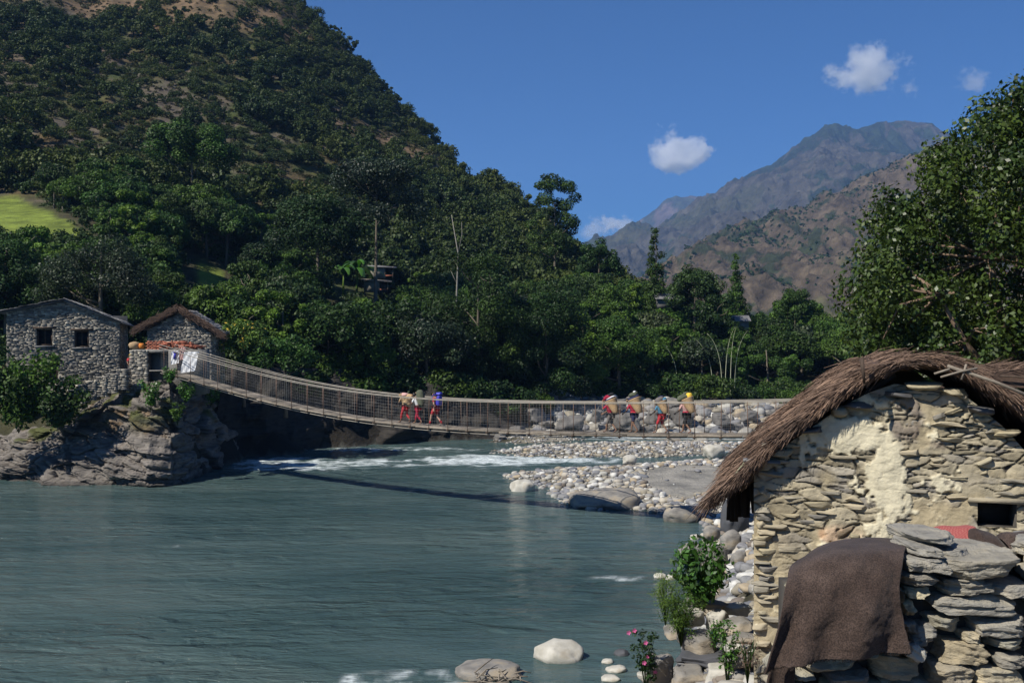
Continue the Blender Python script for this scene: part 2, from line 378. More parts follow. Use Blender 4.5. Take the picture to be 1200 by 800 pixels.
def field_mask(x, y):
    u = 600 + F * x / np.maximum(y, 1)
    w_ = 5 * fbm(P3(x, y) / 6., 3, 4); a = sstep(-140, -120, u) * sstep(112, 96, u + w_ * 2) * sstep(116, 118.5, y + w_ * .5) * sstep(0, -5, y + w_ - np.interp(u, [-140, 20, 100], [153, 151, 126]))
    b = sstep(228, 234, u) * sstep(266, 258, u) * sstep(112, 115, y) * sstep(131, 128, y)
    c = sstep(560, 566, u) * sstep(590, 584, u) * 0
    return np.maximum(a, b)

def build_terrain():
    us = np.concatenate([np.arange(-900, -80, 40), np.arange(-80, 1281, 5), np.arange(1300, 2101, 40)])
    ds = np.concatenate([[0.3, 1], np.arange(2, 45, .45), np.arange(45, 112, .4), np.arange(112, 400, 2), np.arange(400, 801, 25)])
    U, D = np.meshgrid(us, ds); X = (U - 600) / F * D
    Z = ground(X, D)
    G = P3(X, D, Z)
    # slope
    gy, gx = np.gradient(Z); slope = np.hypot(gy / np.gradient(ds)[:, None], 0)
    n1 = fbm(P3(X, D) / 14, 5, 21); n2 = fbm(P3(X, D) / 3.5, 4, 31); n3 = fbm(P3(X, D) / 40, 4, 41)
    col = np.zeros(G.shape)
    grass = np.array([.055, .075, .022]); dry = np.array([.105, .080, .040]); rock = np.array([.11, .095, .075]); rust = np.array([.15, .075, .04])
    def lerp(c, t, w): return c * (1 - w[..., None]) + t * w[..., None]
    col[:] = grass
    up = sstep(60, 130, Z) * .8
    col = lerp(col, dry, np.clip(sstep(-.15, .35, n1 + up * .5 - .1), 0, 1))
    col = lerp(col, rock, sstep(.15, .4, n2 * .6 + n3 * .6))
    col = lerp(col, rust, sstep(.25, .4, n2 * .7 + n1 * .4) * up)
    bp_ = bare_spots(X, D); col = lerp(col, np.array([.15, .105, .065]) * (1 + .8 * np.clip(n2, -1, 1)[..., None]), bp_ * .8)
    soil = np.array([.05, .045, .028])
    col = lerp(col, soil, sstep(160, 130, D) * .8)
    col = lerp(col, np.array([.020, .018, .015]), sstep(5.5, 4.0, Z) * (D > 60) * sstep(610, 560, U) * sstep(215, 240, U))  # deep shade of the bank under the bridge, painted into the ground colour
    grav = np.array([.30, .29, .26])
    g = sstep(3.2, 2.2, Z) * np.maximum((D > 40) * (D < 112) * sstep(585, 640, U), (D <= 40) * 1.)
    col = lerp(col, grav, g * (1 - .35 * sstep(-.2, .3, n2)))
    col = lerp(col, np.array([.17, .145, .105]), sstep(3.2, 2.6, Z) * (D < 40) * sstep(.15, .4, Z))
    wet = sstep(.12, .0, Z)
    col = lerp(col, np.array([.08, .085, .08]), wet * (D < 110))
    sx = (U - 806) / 52; sy = (D - (EYE - .7) * F / (556 - 400)) / 6.5
    col = lerp(col, np.array([.27, .27, .26]), sstep(1.15, .85, np.hypot(sx, sy)))
    fm = field_mask(X, D)
    fs = .7 + .7 * (fbm(P3(X * .3, D * 2), 3, 8) * .5 + .5)
    col = lerp(col, np.array([.15, .205, .035]), fm) * np.where(fm > .5, fs, 1)[..., None]
    nb = sstep(3.2, 4.0, Z) * (D < 40)
    col = lerp(col, np.array([.22, .18, .12]), nb)
    m = pm('ground_cover', [(.25, (.4,) * 3), (.75, (1.5, 1.4, 1.25))], .45, .95, 1, 2, bdist=.25, tint=True, detail=10)
    mb = MB().grid(G)
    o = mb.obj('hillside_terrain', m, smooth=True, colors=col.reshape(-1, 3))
    tag(o, kind='structure')
    # valley floor reaching the horizon
    s = 14000
    V = np.array([[-s, -300, -3.5], [s, -300, -3.5], [s, 16000, -3.5], [-s, 16000, -3.5]])
    o = MB().add(V, np.array([[0, 1, 2, 3]])).obj('ground', pm('valley_floor', [(.3, (.08, .09, .05)), (.7, (.14, .13, .08))], .01, .95, 0)); tag(o, kind='structure')

# ------------------------------------------------------------------ water
def build_water():
    us = np.concatenate([np.arange(-900, -60, 60), np.arange(-60, 1261, 4), np.arange(1290, 2101, 60)])
    ds = np.concatenate([np.arange(13, 58, .33), np.arange(58, 96, .13), np.arange(96, 112, 1)])
    U, D = np.meshgrid(us, ds); X = (U - 600) / F * D
    ys = 400 + EYE * F / D
    # rapids: down the tongue above bar A, between the bars, and past the rocks on the left bank
    def spot(cx, cy, rx, ry): return np.exp(-(((U - cx) / rx) ** 2 + ((ys - cy) / ry) ** 2) ** 1.5)
    rap = np.maximum.reduce([spot(560, 540, 80, 7) * .95, spot(440, 543, 90, 6) * .66, spot(340, 545, 80, 9) * .75, spot(640, 540, 90, 5), spot(760, 529, 120, 3.5) * .8, spot(640, 526, 60, 3) * .6, spot(900, 522, 60, 9) * .9,
        spot(760, 513, 90, 3.5) * .8, spot(880, 513, 60, 5), spot(470, 527, 120, 4) * .5, spot(722, 677, 36, 3.4) * .62, spot(480, 797, 90, 10) * .85, spot(210, 640, 14, 3) * .30, spot(520, 792, 60, 6) * .6])
    w = .026 * fbm(P3(X * .5, D * .9), 4, 61) + .012 * fbm(P3(X * 1.6, D * 2.6), 3, 63)
    turb = ridged(P3(X * .6, D * .9), 5, 71) * .5 + .5
    amp = np.clip(rap, 0, 1)
    Z = w * (1 + 1.5 * sstep(58, 68, D)) + amp * .42 * (turb - .45) * (D > 45)
    fo = sstep(.70, 1.0, turb * .85 + .42 * amp + .22 * fbm(P3(X * 2.5, D * 5), 3, 77)) * sstep(.12, .5, amp)
    streak = sstep(.36, .5, fbm(P3(X * .35, D * 2.6), 4, 81)) * sstep(56, 66, D) * sstep(250, 330, U) * .45
    fo = np.clip(fo + streak * (.3 + amp), 0, 1)
    fo = fo * (.75 + .25 * fbm(P3(X * 4, D * 9), 2, 99))
    G = P3(X, D, Z)
    m, nt, b = mat_new('river_water')
    a = nt.nodes.new('ShaderNodeAttribute'); a.attribute_name = 'clump'
    n = noise(nt, .10, 8, .62, stretch=(.45, 1.6, 1), dist=1.2)
    base = ramp(nt, [(.3, (.034, .064, .064)), (.5, (.055, .092, .090)), (.68, (.088, .126, .118))], n)
    fine = noise(nt, 6, 5, .7, stretch=(.6, 1.6, 1))
    fm = nt.nodes.new('ShaderNodeMath'); fm.operation = 'MULTIPLY'; fm.use_clamp = True
    nt.links.new(a.outputs['Fac'], fm.inputs[0]); nt.links.new(ramp(nt, [(.32, (.25,) * 3), (.55, (1.15,) * 3)], fine), fm.inputs[1])
    c = mul(nt, base, (.70, .76, .76), fm.outputs[0], 'MIX')
    nt.links.new(c, b.inputs['Base Color'])
    rr = nt.nodes.new('ShaderNodeMapRange'); rr.inputs[3].default_value = .10; rr.inputs[4].default_value = .7
    nt.links.new(fm.outputs[0], rr.inputs[0]); nt.links.new(rr.outputs[0], b.inputs['Roughness'])
    b.inputs['IOR'].default_value = 1.33
    b1 = noise(nt, 1.1, 5, .55, stretch=(.55, 1.5, 1), dist=.6); b2 = noise(nt, 5, 4, .6, stretch=(.6, 1.5, 1), dist=.4)
    bp = nt.nodes.new('ShaderNodeBump'); bp.inputs['Strength'].default_value = 1; bp.inputs['Distance'].default_value = .62
    calm = noise(nt, .16, 4, .6, stretch=(.5, 1.3, 1), dist=.8); cr = nt.nodes.new('ShaderNodeMapRange'); cr.inputs[1].default_value = .35; cr.inputs[2].default_value = .65; cr.inputs[3].default_value = .25; nt.links.new(calm, cr.inputs[0]); nt.links.new(cr.outputs[0], bp.inputs['Strength'])
    nt.links.new(b1, bp.inputs['Height'])
    bp2 = nt.nodes.new('ShaderNodeBump'); bp2.inputs['Strength'].default_value = .6; bp2.inputs['Distance'].default_value = .09
    nt.links.new(b2, bp2.inputs['Height']); nt.links.new(bp.outputs[0], bp2.inputs['Normal']); nt.links.new(bp2.outputs[0], b.inputs['Normal'])
    o = MB().grid(G, attr=fo.ravel()).obj('river_water', m, smooth=True); tag(o, kind='structure')

# ------------------------------------------------------------------ mountains
def ridge(name, crest, Dfront, zfront, Dback, amp, seed, cols, label_mask, nu=260, nv=130, sc=1.0, greens=.0, shape=1.0):
    """crest: list of (px, y, D). A real ridge with a front slope, a crest and a back slope"""
    c = np.array(crest, float); us = np.linspace(c[0, 0], c[-1, 0], nu)
    cy = np.interp(us, c[:, 0], c[:, 1]); cD = np.interp(us, c[:, 0], c[:, 2])
    zc = EYE + (400 - cy) / F * cD
    v = np.concatenate([np.linspace(0, 1, nv), np.linspace(1.02, 1.6, 12)])
    U, Vv = np.meshgrid(us, v)
    Df = Dfront; D = np.where(Vv <= 1, Df + (cD[None] - Df) * Vv, cD[None] + (Dback - cD[None]) * (Vv - 1) / .6)
    g = np.where(Vv <= 1, Vv ** shape, 1 - ((Vv - 1) / .6) ** 1.2)
    Z = zfront + (zc[None] - zfront) * g
    X = (U - 600) / F * D
    Pn = P3(X, D * .6) / sc
    taper = np.clip(Vv * 4, 0, 1) * (1 - .75 * np.exp(-((Vv - 1) / .05) ** 2))
    rel = ridged(Pn, 6, seed) + .75 * ridged(Pn * 3.1, 6, seed + 5) + .2 * ridged(Pn * 11, 4, seed + 6)
    Z = Z + amp * rel * taper
    # colours: scrub in the gullies, bare rock on the ribs
    n1 = fbm(Pn * 1.7, 5, seed + 20); n2 = fbm(Pn * 9, 4, seed + 30); n3 = fbm(Pn * 30, 3, seed + 40)
    sc_ = sstep(-.08, .08, n1 * .8 + n2 * .75 + n3 * .35 - rel * .15 + greens)
    col = np.array(cols[0]) * (1 - sc_[..., None]) + np.array(cols[1]) * sc_[..., None]
    col = col * (.85 + .5 * n3[..., None] + .3 * n2[..., None])
    pat = .6 * sstep(.28, .38, fbm(Pn * 2.3 + 9, 4, seed + 50))
    col = col * (1 - pat[..., None]) + np.array(cols[2]) * pat[..., None]
    m = pm(name + '_cover', [(.3, (.5,) * 3), (.7, (1.45, 1.4, 1.35))], 12 / sc, .95, 1, 18 / sc, bdist=sc * .05, tint=True, detail=10)
    o = MB().grid(P3(X, D, Z)).obj(name, m, smooth=True, colors=np.clip(col, .01, 1).reshape(-1, 3)); tag(o, kind='structure')
    return X, D, Z, U, Vv, sc_
# ------------------------------------------------------------------ vegetation
def leaves(rng, C, Rr, n, L, wid=.5, squash=.8, up=.35, shell=.5, droop=0, clumpv=None):
    """n leaf blades spread through the clusters C (k,3) of radius Rr (k)"""
    C = np.asarray(C, float); Rr = np.asarray(Rr, float)
    p = Rr ** 2; p /= p.sum()
    k = rng.choice(len(C), n, p=p)
    d = rng.normal(size=(n, 3)); d /= np.linalg.norm(d, axis=1, keepdims=True)
    r = shell + (1 - shell) * rng.rand(n) ** .6
    P = C[k] + d * (Rr[k] * r)[:, None] * np.array([1, 1, squash])
    N = d * .7 + rng.normal(size=(n, 3)) * .45 + np.array([0, 0, up]); N /= np.linalg.norm(N, axis=1, keepdims=True)
    a = rng.normal(size=(n, 3)) + np.array([0, 0, -droop]); a -= N * (a * N).sum(1, keepdims=True); a /= np.linalg.norm(a, axis=1, keepdims=True)
    b = np.cross(N, a)
    l = L * (.65 + .7 * rng.rand(n))[:, None]; w = l * wid
    V = np.stack([P - a * l * .5, P + b * w * .5 - N * w * .12, P + a * l * .5, P - b * w * .5 - N * w * .12], 1)
    cv = rng.rand(len(C)) if clumpv is None else clumpv
    cl = np.clip(cv[k] * .75 + .25 * rng.rand(n), 0, 1)
    return V.reshape(-1, 3), np.arange(4 * n).reshape(n, 4), np.repeat(cl, 4)

def crown_clusters(rng, kind, R0, H):
    """cluster centres for a crown of radius R0 and height H, base of the crown at z = 0"""
    C = []; Q = []
    if kind == 'round':
        for _ in range(46):
            d = rng.normal(size=3); d /= np.linalg.norm(d); d[2] = abs(d[2]) * 1.1 - .35
            s = .5 + .42 * rng.rand()
            C.append([d[0] * R0 * s, d[1] * R0 * s, H * .45 + d[2] * H * .5 * s * 1.1]); Q.append(R0 * (.17 + .17 * rng.rand()))
    elif kind == 'tall':
        for _ in range(50):
            t = rng.rand(); rr = R0 * (.25 + .75 * math.sin(math.pi * (.12 + .8 * t)) ** .7) * rng.rand() ** .5; th = rng.rand() * 6.28
            C.append([rr * math.cos(th), rr * math.sin(th), H * t]); Q.append(R0 * (.16 + .18 * rng.rand()))
    elif kind == 'spread':
        for _ in range(52):
            rr = R0 * rng.rand() ** .5; th = rng.rand() * 6.28; lay = rng.uniform(.3, .95)
            rr *= 1.25 - .55 * lay
            C.append([rr * math.cos(th), rr * math.sin(th), H * lay * (1 - .18 * (rr / R0) ** 2)]); Q.append(R0 * (.16 + .15 * rng.rand()))
    elif kind == 'tiers':
        for k in range(18):
            t = k / 17.; rr = R0 * (1 - .9 * t) * rng.uniform(.75, 1.15)
            for j in range(max(2, int(9 * (1 - t)) + 1)):
                th = rng.rand() * 6.28; q = rr * (.25 + .75 * rng.rand())
                C.append([q * math.cos(th), q * math.sin(th), H * t - .12 * q + rng.normal() * .15]); Q.append(R0 * (.24 + .14 * rng.rand()) * (1 - .5 * t))
    elif kind == 'loose':
        for _ in range(26):
            d = rng.normal(size=3); d /= np.linalg.norm(d); s = .4 + .65 * rng.rand()
            C.append([d[0] * R0 * s, d[1] * R0 * s, H * .5 + d[2] * H * .52 * s]); Q.append(R0 * (.13 + .14 * rng.rand()))
    return np.array(C), np.array(Q)

def trunk_mb(rng, H, C, r0, nl=7, lean=(0, 0), crown0=0):
    m = MB(); k = 7; t = np.linspace(0, 1, k)
    top = H * .8
    bx = lean[0] * t ** 1.5 + .12 * np.cumsum(rng.normal(size=k)) * t * .5; by = lean[1] * t ** 1.5 + .12 * np.cumsum(rng.normal(size=k)) * t * .5
    pts = P3(bx, by, t * top - .3 * (t == 0)); m.tube(pts, r0 * (1 - .75 * t) * (1 + .5 * np.exp(-t * 9)), 7)
    idx = rng.permutation(len(C))[:nl]
    for i in idx:
        c = np.array(C[i]); z0 = min(top * .95, max(H * .22, c[2] - .45 * np.hypot(c[0], c[1]) - .3)); f = z0 / top
        s = np.array([np.interp(f, t, bx), np.interp(f, t, by), z0])
        mid = s * .5 + c * .5 + rng.normal(size=3) * .12 + np.array([0, 0, -.06 * np.linalg.norm(c - s)])
        m.tube([s, mid, c], [r0 * .42 * (1 - .5 * f), r0 * .25, r0 * .08], 5)
    return m

def make_tree(name, label, cat, kind, R0, Hc, H, nleaf, L, leafmat, seed, r0=.16, group=None, wid=.55, nl=8, bark='bark', squash=.8, loc=(0, 0, 0), rz=0, shell=.5, droop=0, up=.35):
    rng = rs(seed); t = thing(name, label, cat, loc, rz, group)
    C, Q = crown_clusters(rng, kind, R0, Hc); C[:, 2] += H - Hc
    trunk_mb(rng, H, C, r0, nl).obj('trunk', M[bark], t, True)
    V, Fq, A = leaves(rng, C, Q, nleaf, L, wid, squash, up, shell, droop)
    MB().add(V, Fq, A).obj('crown', M[leafmat], t)
    return t

def hit(px, py, d0=80., d1=400.):
    """where the sight line meets the slope"""
    D = np.arange(d0, d1, .5); g = ground((px - 600) / F * D, D); z = EYE + (400 - py) / F * D
    i = int(np.argmax(g >= z)) if (g >= z).any() else 0
    return at(px, py, D[i])
TREES = []          # (px, top, half width px, D) for reference
def visible_clear(x, y, z, H, Rw, zones):
    """False where a crown would stand in front of something the valley floor keeps open"""
    u = 600 + F * x / y; t = 400 - (z + H - EYE) * F / y; b = 400 - (z - EYE) * F / y; w = Rw * F / y
    for (u0, u1, y0, y1, Dm) in zones:
        if y < Dm and u + w > u0 and u - w < u1 and t < y1 and b > y0 - 6: return False
    return True
ZONES = [(-20, 45, 233, 262, 150), (45, 78, 252, 263, 135), (230, 262, 292, 322, 130), (395, 468, 298, 340, 152), (838, 872, 385, 470, 108), (768, 792, 347, 353, 130)]

def build_forest():
    rng = rs(11)
    protos = []
    spec = [('broadleaf_tree', 'round', 3.2, 4.6, 7.5, 9500, .29, 'leaf_dark'), ('broadleaf_tree', 'round', 3.4, 4.2, 7.0, 9000, .31, 'leaf_mid'),
            ('broadleaf_tree', 'tall', 2.6, 6.6, 9.2, 9500, .29, 'leaf_dark'), ('broadleaf_tree', 'spread', 4.0, 3.6, 7.0, 9500, .30, 'leaf_mid'),
            ('broadleaf_tree', 'loose', 2.6, 5.0, 8.0, 6000, .30, 'leaf_lite'), ('broadleaf_tree', 'round', 3.0, 4.4, 6.6, 8600, .29, 'leaf_grey'),
            ('broadleaf_tree', 'spread', 3.8, 4.4, 7.4, 9800, .29, 'leaf_dark'), ('broadleaf_tree', 'tall', 2.4, 5.6, 8.0, 8000, .31, 'leaf_mid'),
            ('broadleaf_tree', 'round', 2.7, 4.0, 6.0, 7200, .32, 'leaf_lite')]
    for i, (nm, kd, R0, Hc, H, n, L, mt) in enumerate(spec):
        t = make_tree(nm, 'x', 'tree', kd, R0, Hc, H, n, L, mt, 100 + i, r0=.15 + .02 * (i % 3), nl=9); protos.append([t, R0, H, mt, False])
    cand = []
    for D0 in np.arange(80, 158, 4.1):
        hw = 740 / F * D0
        for x0 in np.arange(-hw, hw + 14, 4.3):
            cand.append((x0 + rng.uniform(-1.6, 1.6), D0 + rng.uniform(-1.6, 1.6)))
    cand = np.array(cand); gz = ground(cand[:, 0], cand[:, 1])
    u = 600 + F * cand[:, 0] / cand[:, 1]
    fmk = field_mask(cand[:, 0], cand[:, 1])
    zmin = np.where(u > 600, 3.0, np.where(u > 270, 4.0, 6.5))
    ok = (gz > zmin) & (fmk < .05) & (u > -60) & (u < 1235)
    ok &= ~((u < 265) & (cand[:, 1] < 84))
    cand = cand[ok]; gz = gz[ok]; u = u[ok]
    vis = []; rest = []
    for (x, y), z, uu in zip(cand, gz, u):
        k = rng.choice(9, p=[.13, .16, .08, .15, .10, .10, .10, .10, .08])
        s = rng.uniform(.72, 1.18)
        if uu < 250 and y < 100: s *= .85
        if uu > 690: s *= np.interp(y, [100, 115, 150], [.8, 1.0, 1.0])
        R0, H = protos[k][1] * s, protos[k][2] * s
        if not visible_clear(x, y, z, H, R0 * .8, ZONES):
            if rng.rand() < .5 and visible_clear(x, y, z, 2.2, 1.5, ZONES): k = 8; s = .33; H = 2
            else: continue
        # crowns higher than the crest the photograph shows are cut down
        lim = np.interp(uu, [600, 640, 690, 720, 745, 800, 850, 900, 960, 1000, 1200], [208, 226, 268, 288, 300, 318, 335, 345, 362, 365, 360])
        top = 400 - (z + H - EYE) * F / y
        if uu > 600 and top < lim: s *= max(.35, ((400 - lim) / F * y + EYE - z) / H); 
        if s < .36 and uu > 600: continue
        r = (x, y, z, k, s, rng.uniform(0, 6.28), uu)
        vis.append(r)
    # beyond 300 of them, the ones farthest off become one mass
    vis.sort(key=lambda r: r[1] - 12 * r[4])
    used = set()
    def zone_label(uu, y, mt):
        col = {'leaf_dark': 'dark green', 'leaf_mid': 'mid green', 'leaf_lite': 'light yellow-green', 'leaf_grey': 'grey-green'}[mt]
        if uu < 262: w = 'on the slope above the two stone houses'
        elif uu < 600: w = 'on the hillside behind the left half of the footbridge'
        elif uu < 880: w = 'on the far bank behind the load-carrying porters'
        else: w = 'on the far bank beyond the right end of the footbridge'
        return f'{col} broadleaf tree {w}'
    for r in vis[:285]:
        x, y, z, k, s, rz, uu = r; p = protos[k]
        lb = zone_label(uu, y, p[3])
        sc = (s * 1.0, s * 1.0, s * (.9 + .2 * rng.rand()))
        if not p[4]:
            o = p[0]; o.location = (x, y, z - .2); o.rotation_euler = (0, 0, rz); o.scale = sc; o['label'] = lb; p[4] = True
        else: o = dup(p[0], (x, y, z - .2), rz, sc, lb)
        o['group'] = 'broadleaf trees of the valley woods: ' + lb.split(' tree ')[1]
    # merged masses ------------------------------------------------------
    def lod(seed, kind, R0, Hc, H, n, L):
        g = rs(seed); C, Q = crown_clusters(g, kind, R0, Hc); C[:, 2] += H - Hc
        V, Fq, A = leaves(g, C, Q * 1.1, n, L, .7, .85, .4, .35); return V, Fq, A
    lodA = [lod(300 + i, kd, 2.6, 4.4, 5.6, 1500, .42) for i, kd in enumerate(['round', 'tall', 'round', 'spread', 'loose'])]
    lodB = [lod(320 + i, kd, 2.0, 2.4, 2.6, 620, .35) for i, kd in enumerate(['round', 'round', 'loose', 'spread'])]
    def merge(name, items, lods, mat, label):
        m = MB()
        for (x, y, z, s, rz) in items:
            V, Fq, A = lods[rng.randint(len(lods))]
            c, sn = math.cos(rz), math.sin(rz); W = V @ np.array([[c, sn, 0], [-sn, c, 0], [0, 0, 1.]]) * s * np.array([1, 1, rng.uniform(.8, 1.2)])
            tintv = np.clip(.5 + 1.1 * float(fbm(np.array([[x / 20, y / 20, 3.3]]), 3, 88)[0]) + .45 * (rng.rand() - .5), 0, 1)
            m.add(W + np.array([x, y, z - .3]), Fq, np.clip(A * .4 + tintv * .6, 0, 1))
        o = m.obj(name, mat); tag(o, label, 'woodland', kind='stuff'); return o
    far = [(r[0], r[1], r[2], r[4] * 1.15, r[5]) for r in vis[285:]]
    sh = []; tr = []
    for D0 in np.arange(156, 520, 3.9):
        hw0 = (-80 - 600) / F * D0; hw1 = (760 - 600) / F * D0
        for x0 in np.arange(hw0, hw1, 3.9):
            x = x0 + rng.uniform(-2, 2); y = D0 + rng.uniform(-2, 2); uu = 600 + F * x / y
            if y > np.interp(uu, [300, 360, 385, 450, 500, 550, 600, 640, 690, 740], [520, 440, 362, 345, 325, 305, 275, 240, 215, 185]): continue
            sh.append((x, y, uu))
    sh = np.array(sh); z = ground(sh[:, 0], sh[:, 1])
    dens = fbm(P3(sh[:, 0], sh[:, 1]) / 26, 4, 55) + .35 * fbm(P3(sh[:, 0], sh[:, 1]) / 7, 2, 56)
    shr = []
    bs_ = bare_spots(sh[:, 0], sh[:, 1])
    for (x, y, uu), zz, dn, bq in zip(sh, z, dens, bs_):
        if rng.rand() < bq * .82: continue
        bare = sstep(45, 105, zz) * np.interp(uu, [0, 360, 480], [.36, .30, .06])
        if uu < 45: bare *= .4
        if dn < -.62 + bare: continue
        if dn + rng.uniform(-.25, .25) > .06 or zz < 34: tr.append((x, y, zz, rng.uniform(.75, 1.25) * (1.1 if zz < 45 else .9), rng.uniform(0, 6.28)))
        else:
            shr.append((x, y, zz, rng.uniform(.5, 1.0), rng.uniform(0, 6.28)))
            for _ in range(rng.randint(1, 4)): shr.append((x + rng.uniform(-2, 2), y + rng.uniform(-2, 2), zz, rng.uniform(.3, .7), rng.uniform(0, 6.28)))
    mw = fol('far_wood_leaves', (.030, .050, .014), (.056, .080, .022), clump=[(.45, .6, .6), (.85, .9, .8), (1.2, 1.1, .75), (1.8, 1.4, .8)], objr=[(1,) * 3, (1,) * 3])
    merge('woodland', far + tr, lodA, mw, 'dense dark woodland covering the steep left hillside')
    merge('hillside_scrub', shr, lodB, mw, 'scattered green scrub on the upper slope of the left hill')
    tuft = [lod(340 + i, 'round', .7, .8, .8, 46, .34) for i in range(3)]; g2 = rs(909); N = 11000
    D_ = 150 + 330 * g2.rand(N) ** .8; uu_ = g2.uniform(-60, 640, N); x_ = (uu_ - 600) / F * D_; z_ = ground(x_, D_)
    lim_ = np.interp(uu_, [300, 360, 385, 450, 500, 550, 600, 640], [520, 440, 355, 335, 315, 295, 262, 225])
    merge('hillside_grass_tufts', [(a, b, c + .25, g2.uniform(.5, 1.5), g2.rand() * 6) for a, b, c, l_, f_ in zip(x_, D_, z_, lim_, field_mask(x_, D_)) if b < l_ and f_ < .05], tuft,
          fol('dry_tuft_leaves', (.06, .062, .022), (.11, .10, .04), objr=[(1,) * 3, (1,) * 3]), 'olive tufts of grass and low weeds on the open upper slope')
    # ground hugging undergrowth that closes the gaps between the trunks
    und = []
    for D0 in np.arange(76, 158, 3.0):
        for x0 in np.arange(-.62 * D0, .56 * D0, 3.0):
            x = x0 + rng.uniform(-1.3, 1.3); y = D0 + rng.uniform(-1.3, 1.3); und.append((x, y))
    und = np.array(und); z = ground(und[:, 0], und[:, 1]); uu = 600 + F * und[:, 0] / und[:, 1]
    it = []
    for (x, y), zz, q, fk in zip(und, z, uu, field_mask(und[:, 0], und[:, 1])):
        if zz < (4.2 if q > 600 else 4.6) or fk > .05 or (q < 262 and y < 81) : continue
        if not visible_clear(x, y, zz, 2, 1.5, ZONES): 
            if rng.rand() < .5: it.append((x, y, zz - .6, .4, rng.uniform(0, 6.28)))
            continue
        it.append((x, y, zz, rng.uniform(.6, 1.0), rng.uniform(0, 6.28)))
    merge('undergrowth', it, lodB, fol('undergrowth_leaves', (.026, .05, .014), (.05, .085, .024), objr=[(1,) * 3, (1,) * 3]), 'leafy undergrowth between the tree trunks')

def special(name, label, px, D, topy, R0, Hc, kind, n, L, mat, seed, **k):
    x = (px - 600) / F * D; z = float(ground(x, D)); H = EYE + (400 - topy) / F * D - z
    return make_tree(name, label, 'tree', kind, R0, Hc if Hc else H * .8, H, n, L, mat, seed, loc=(x, D, z - .2), **k)

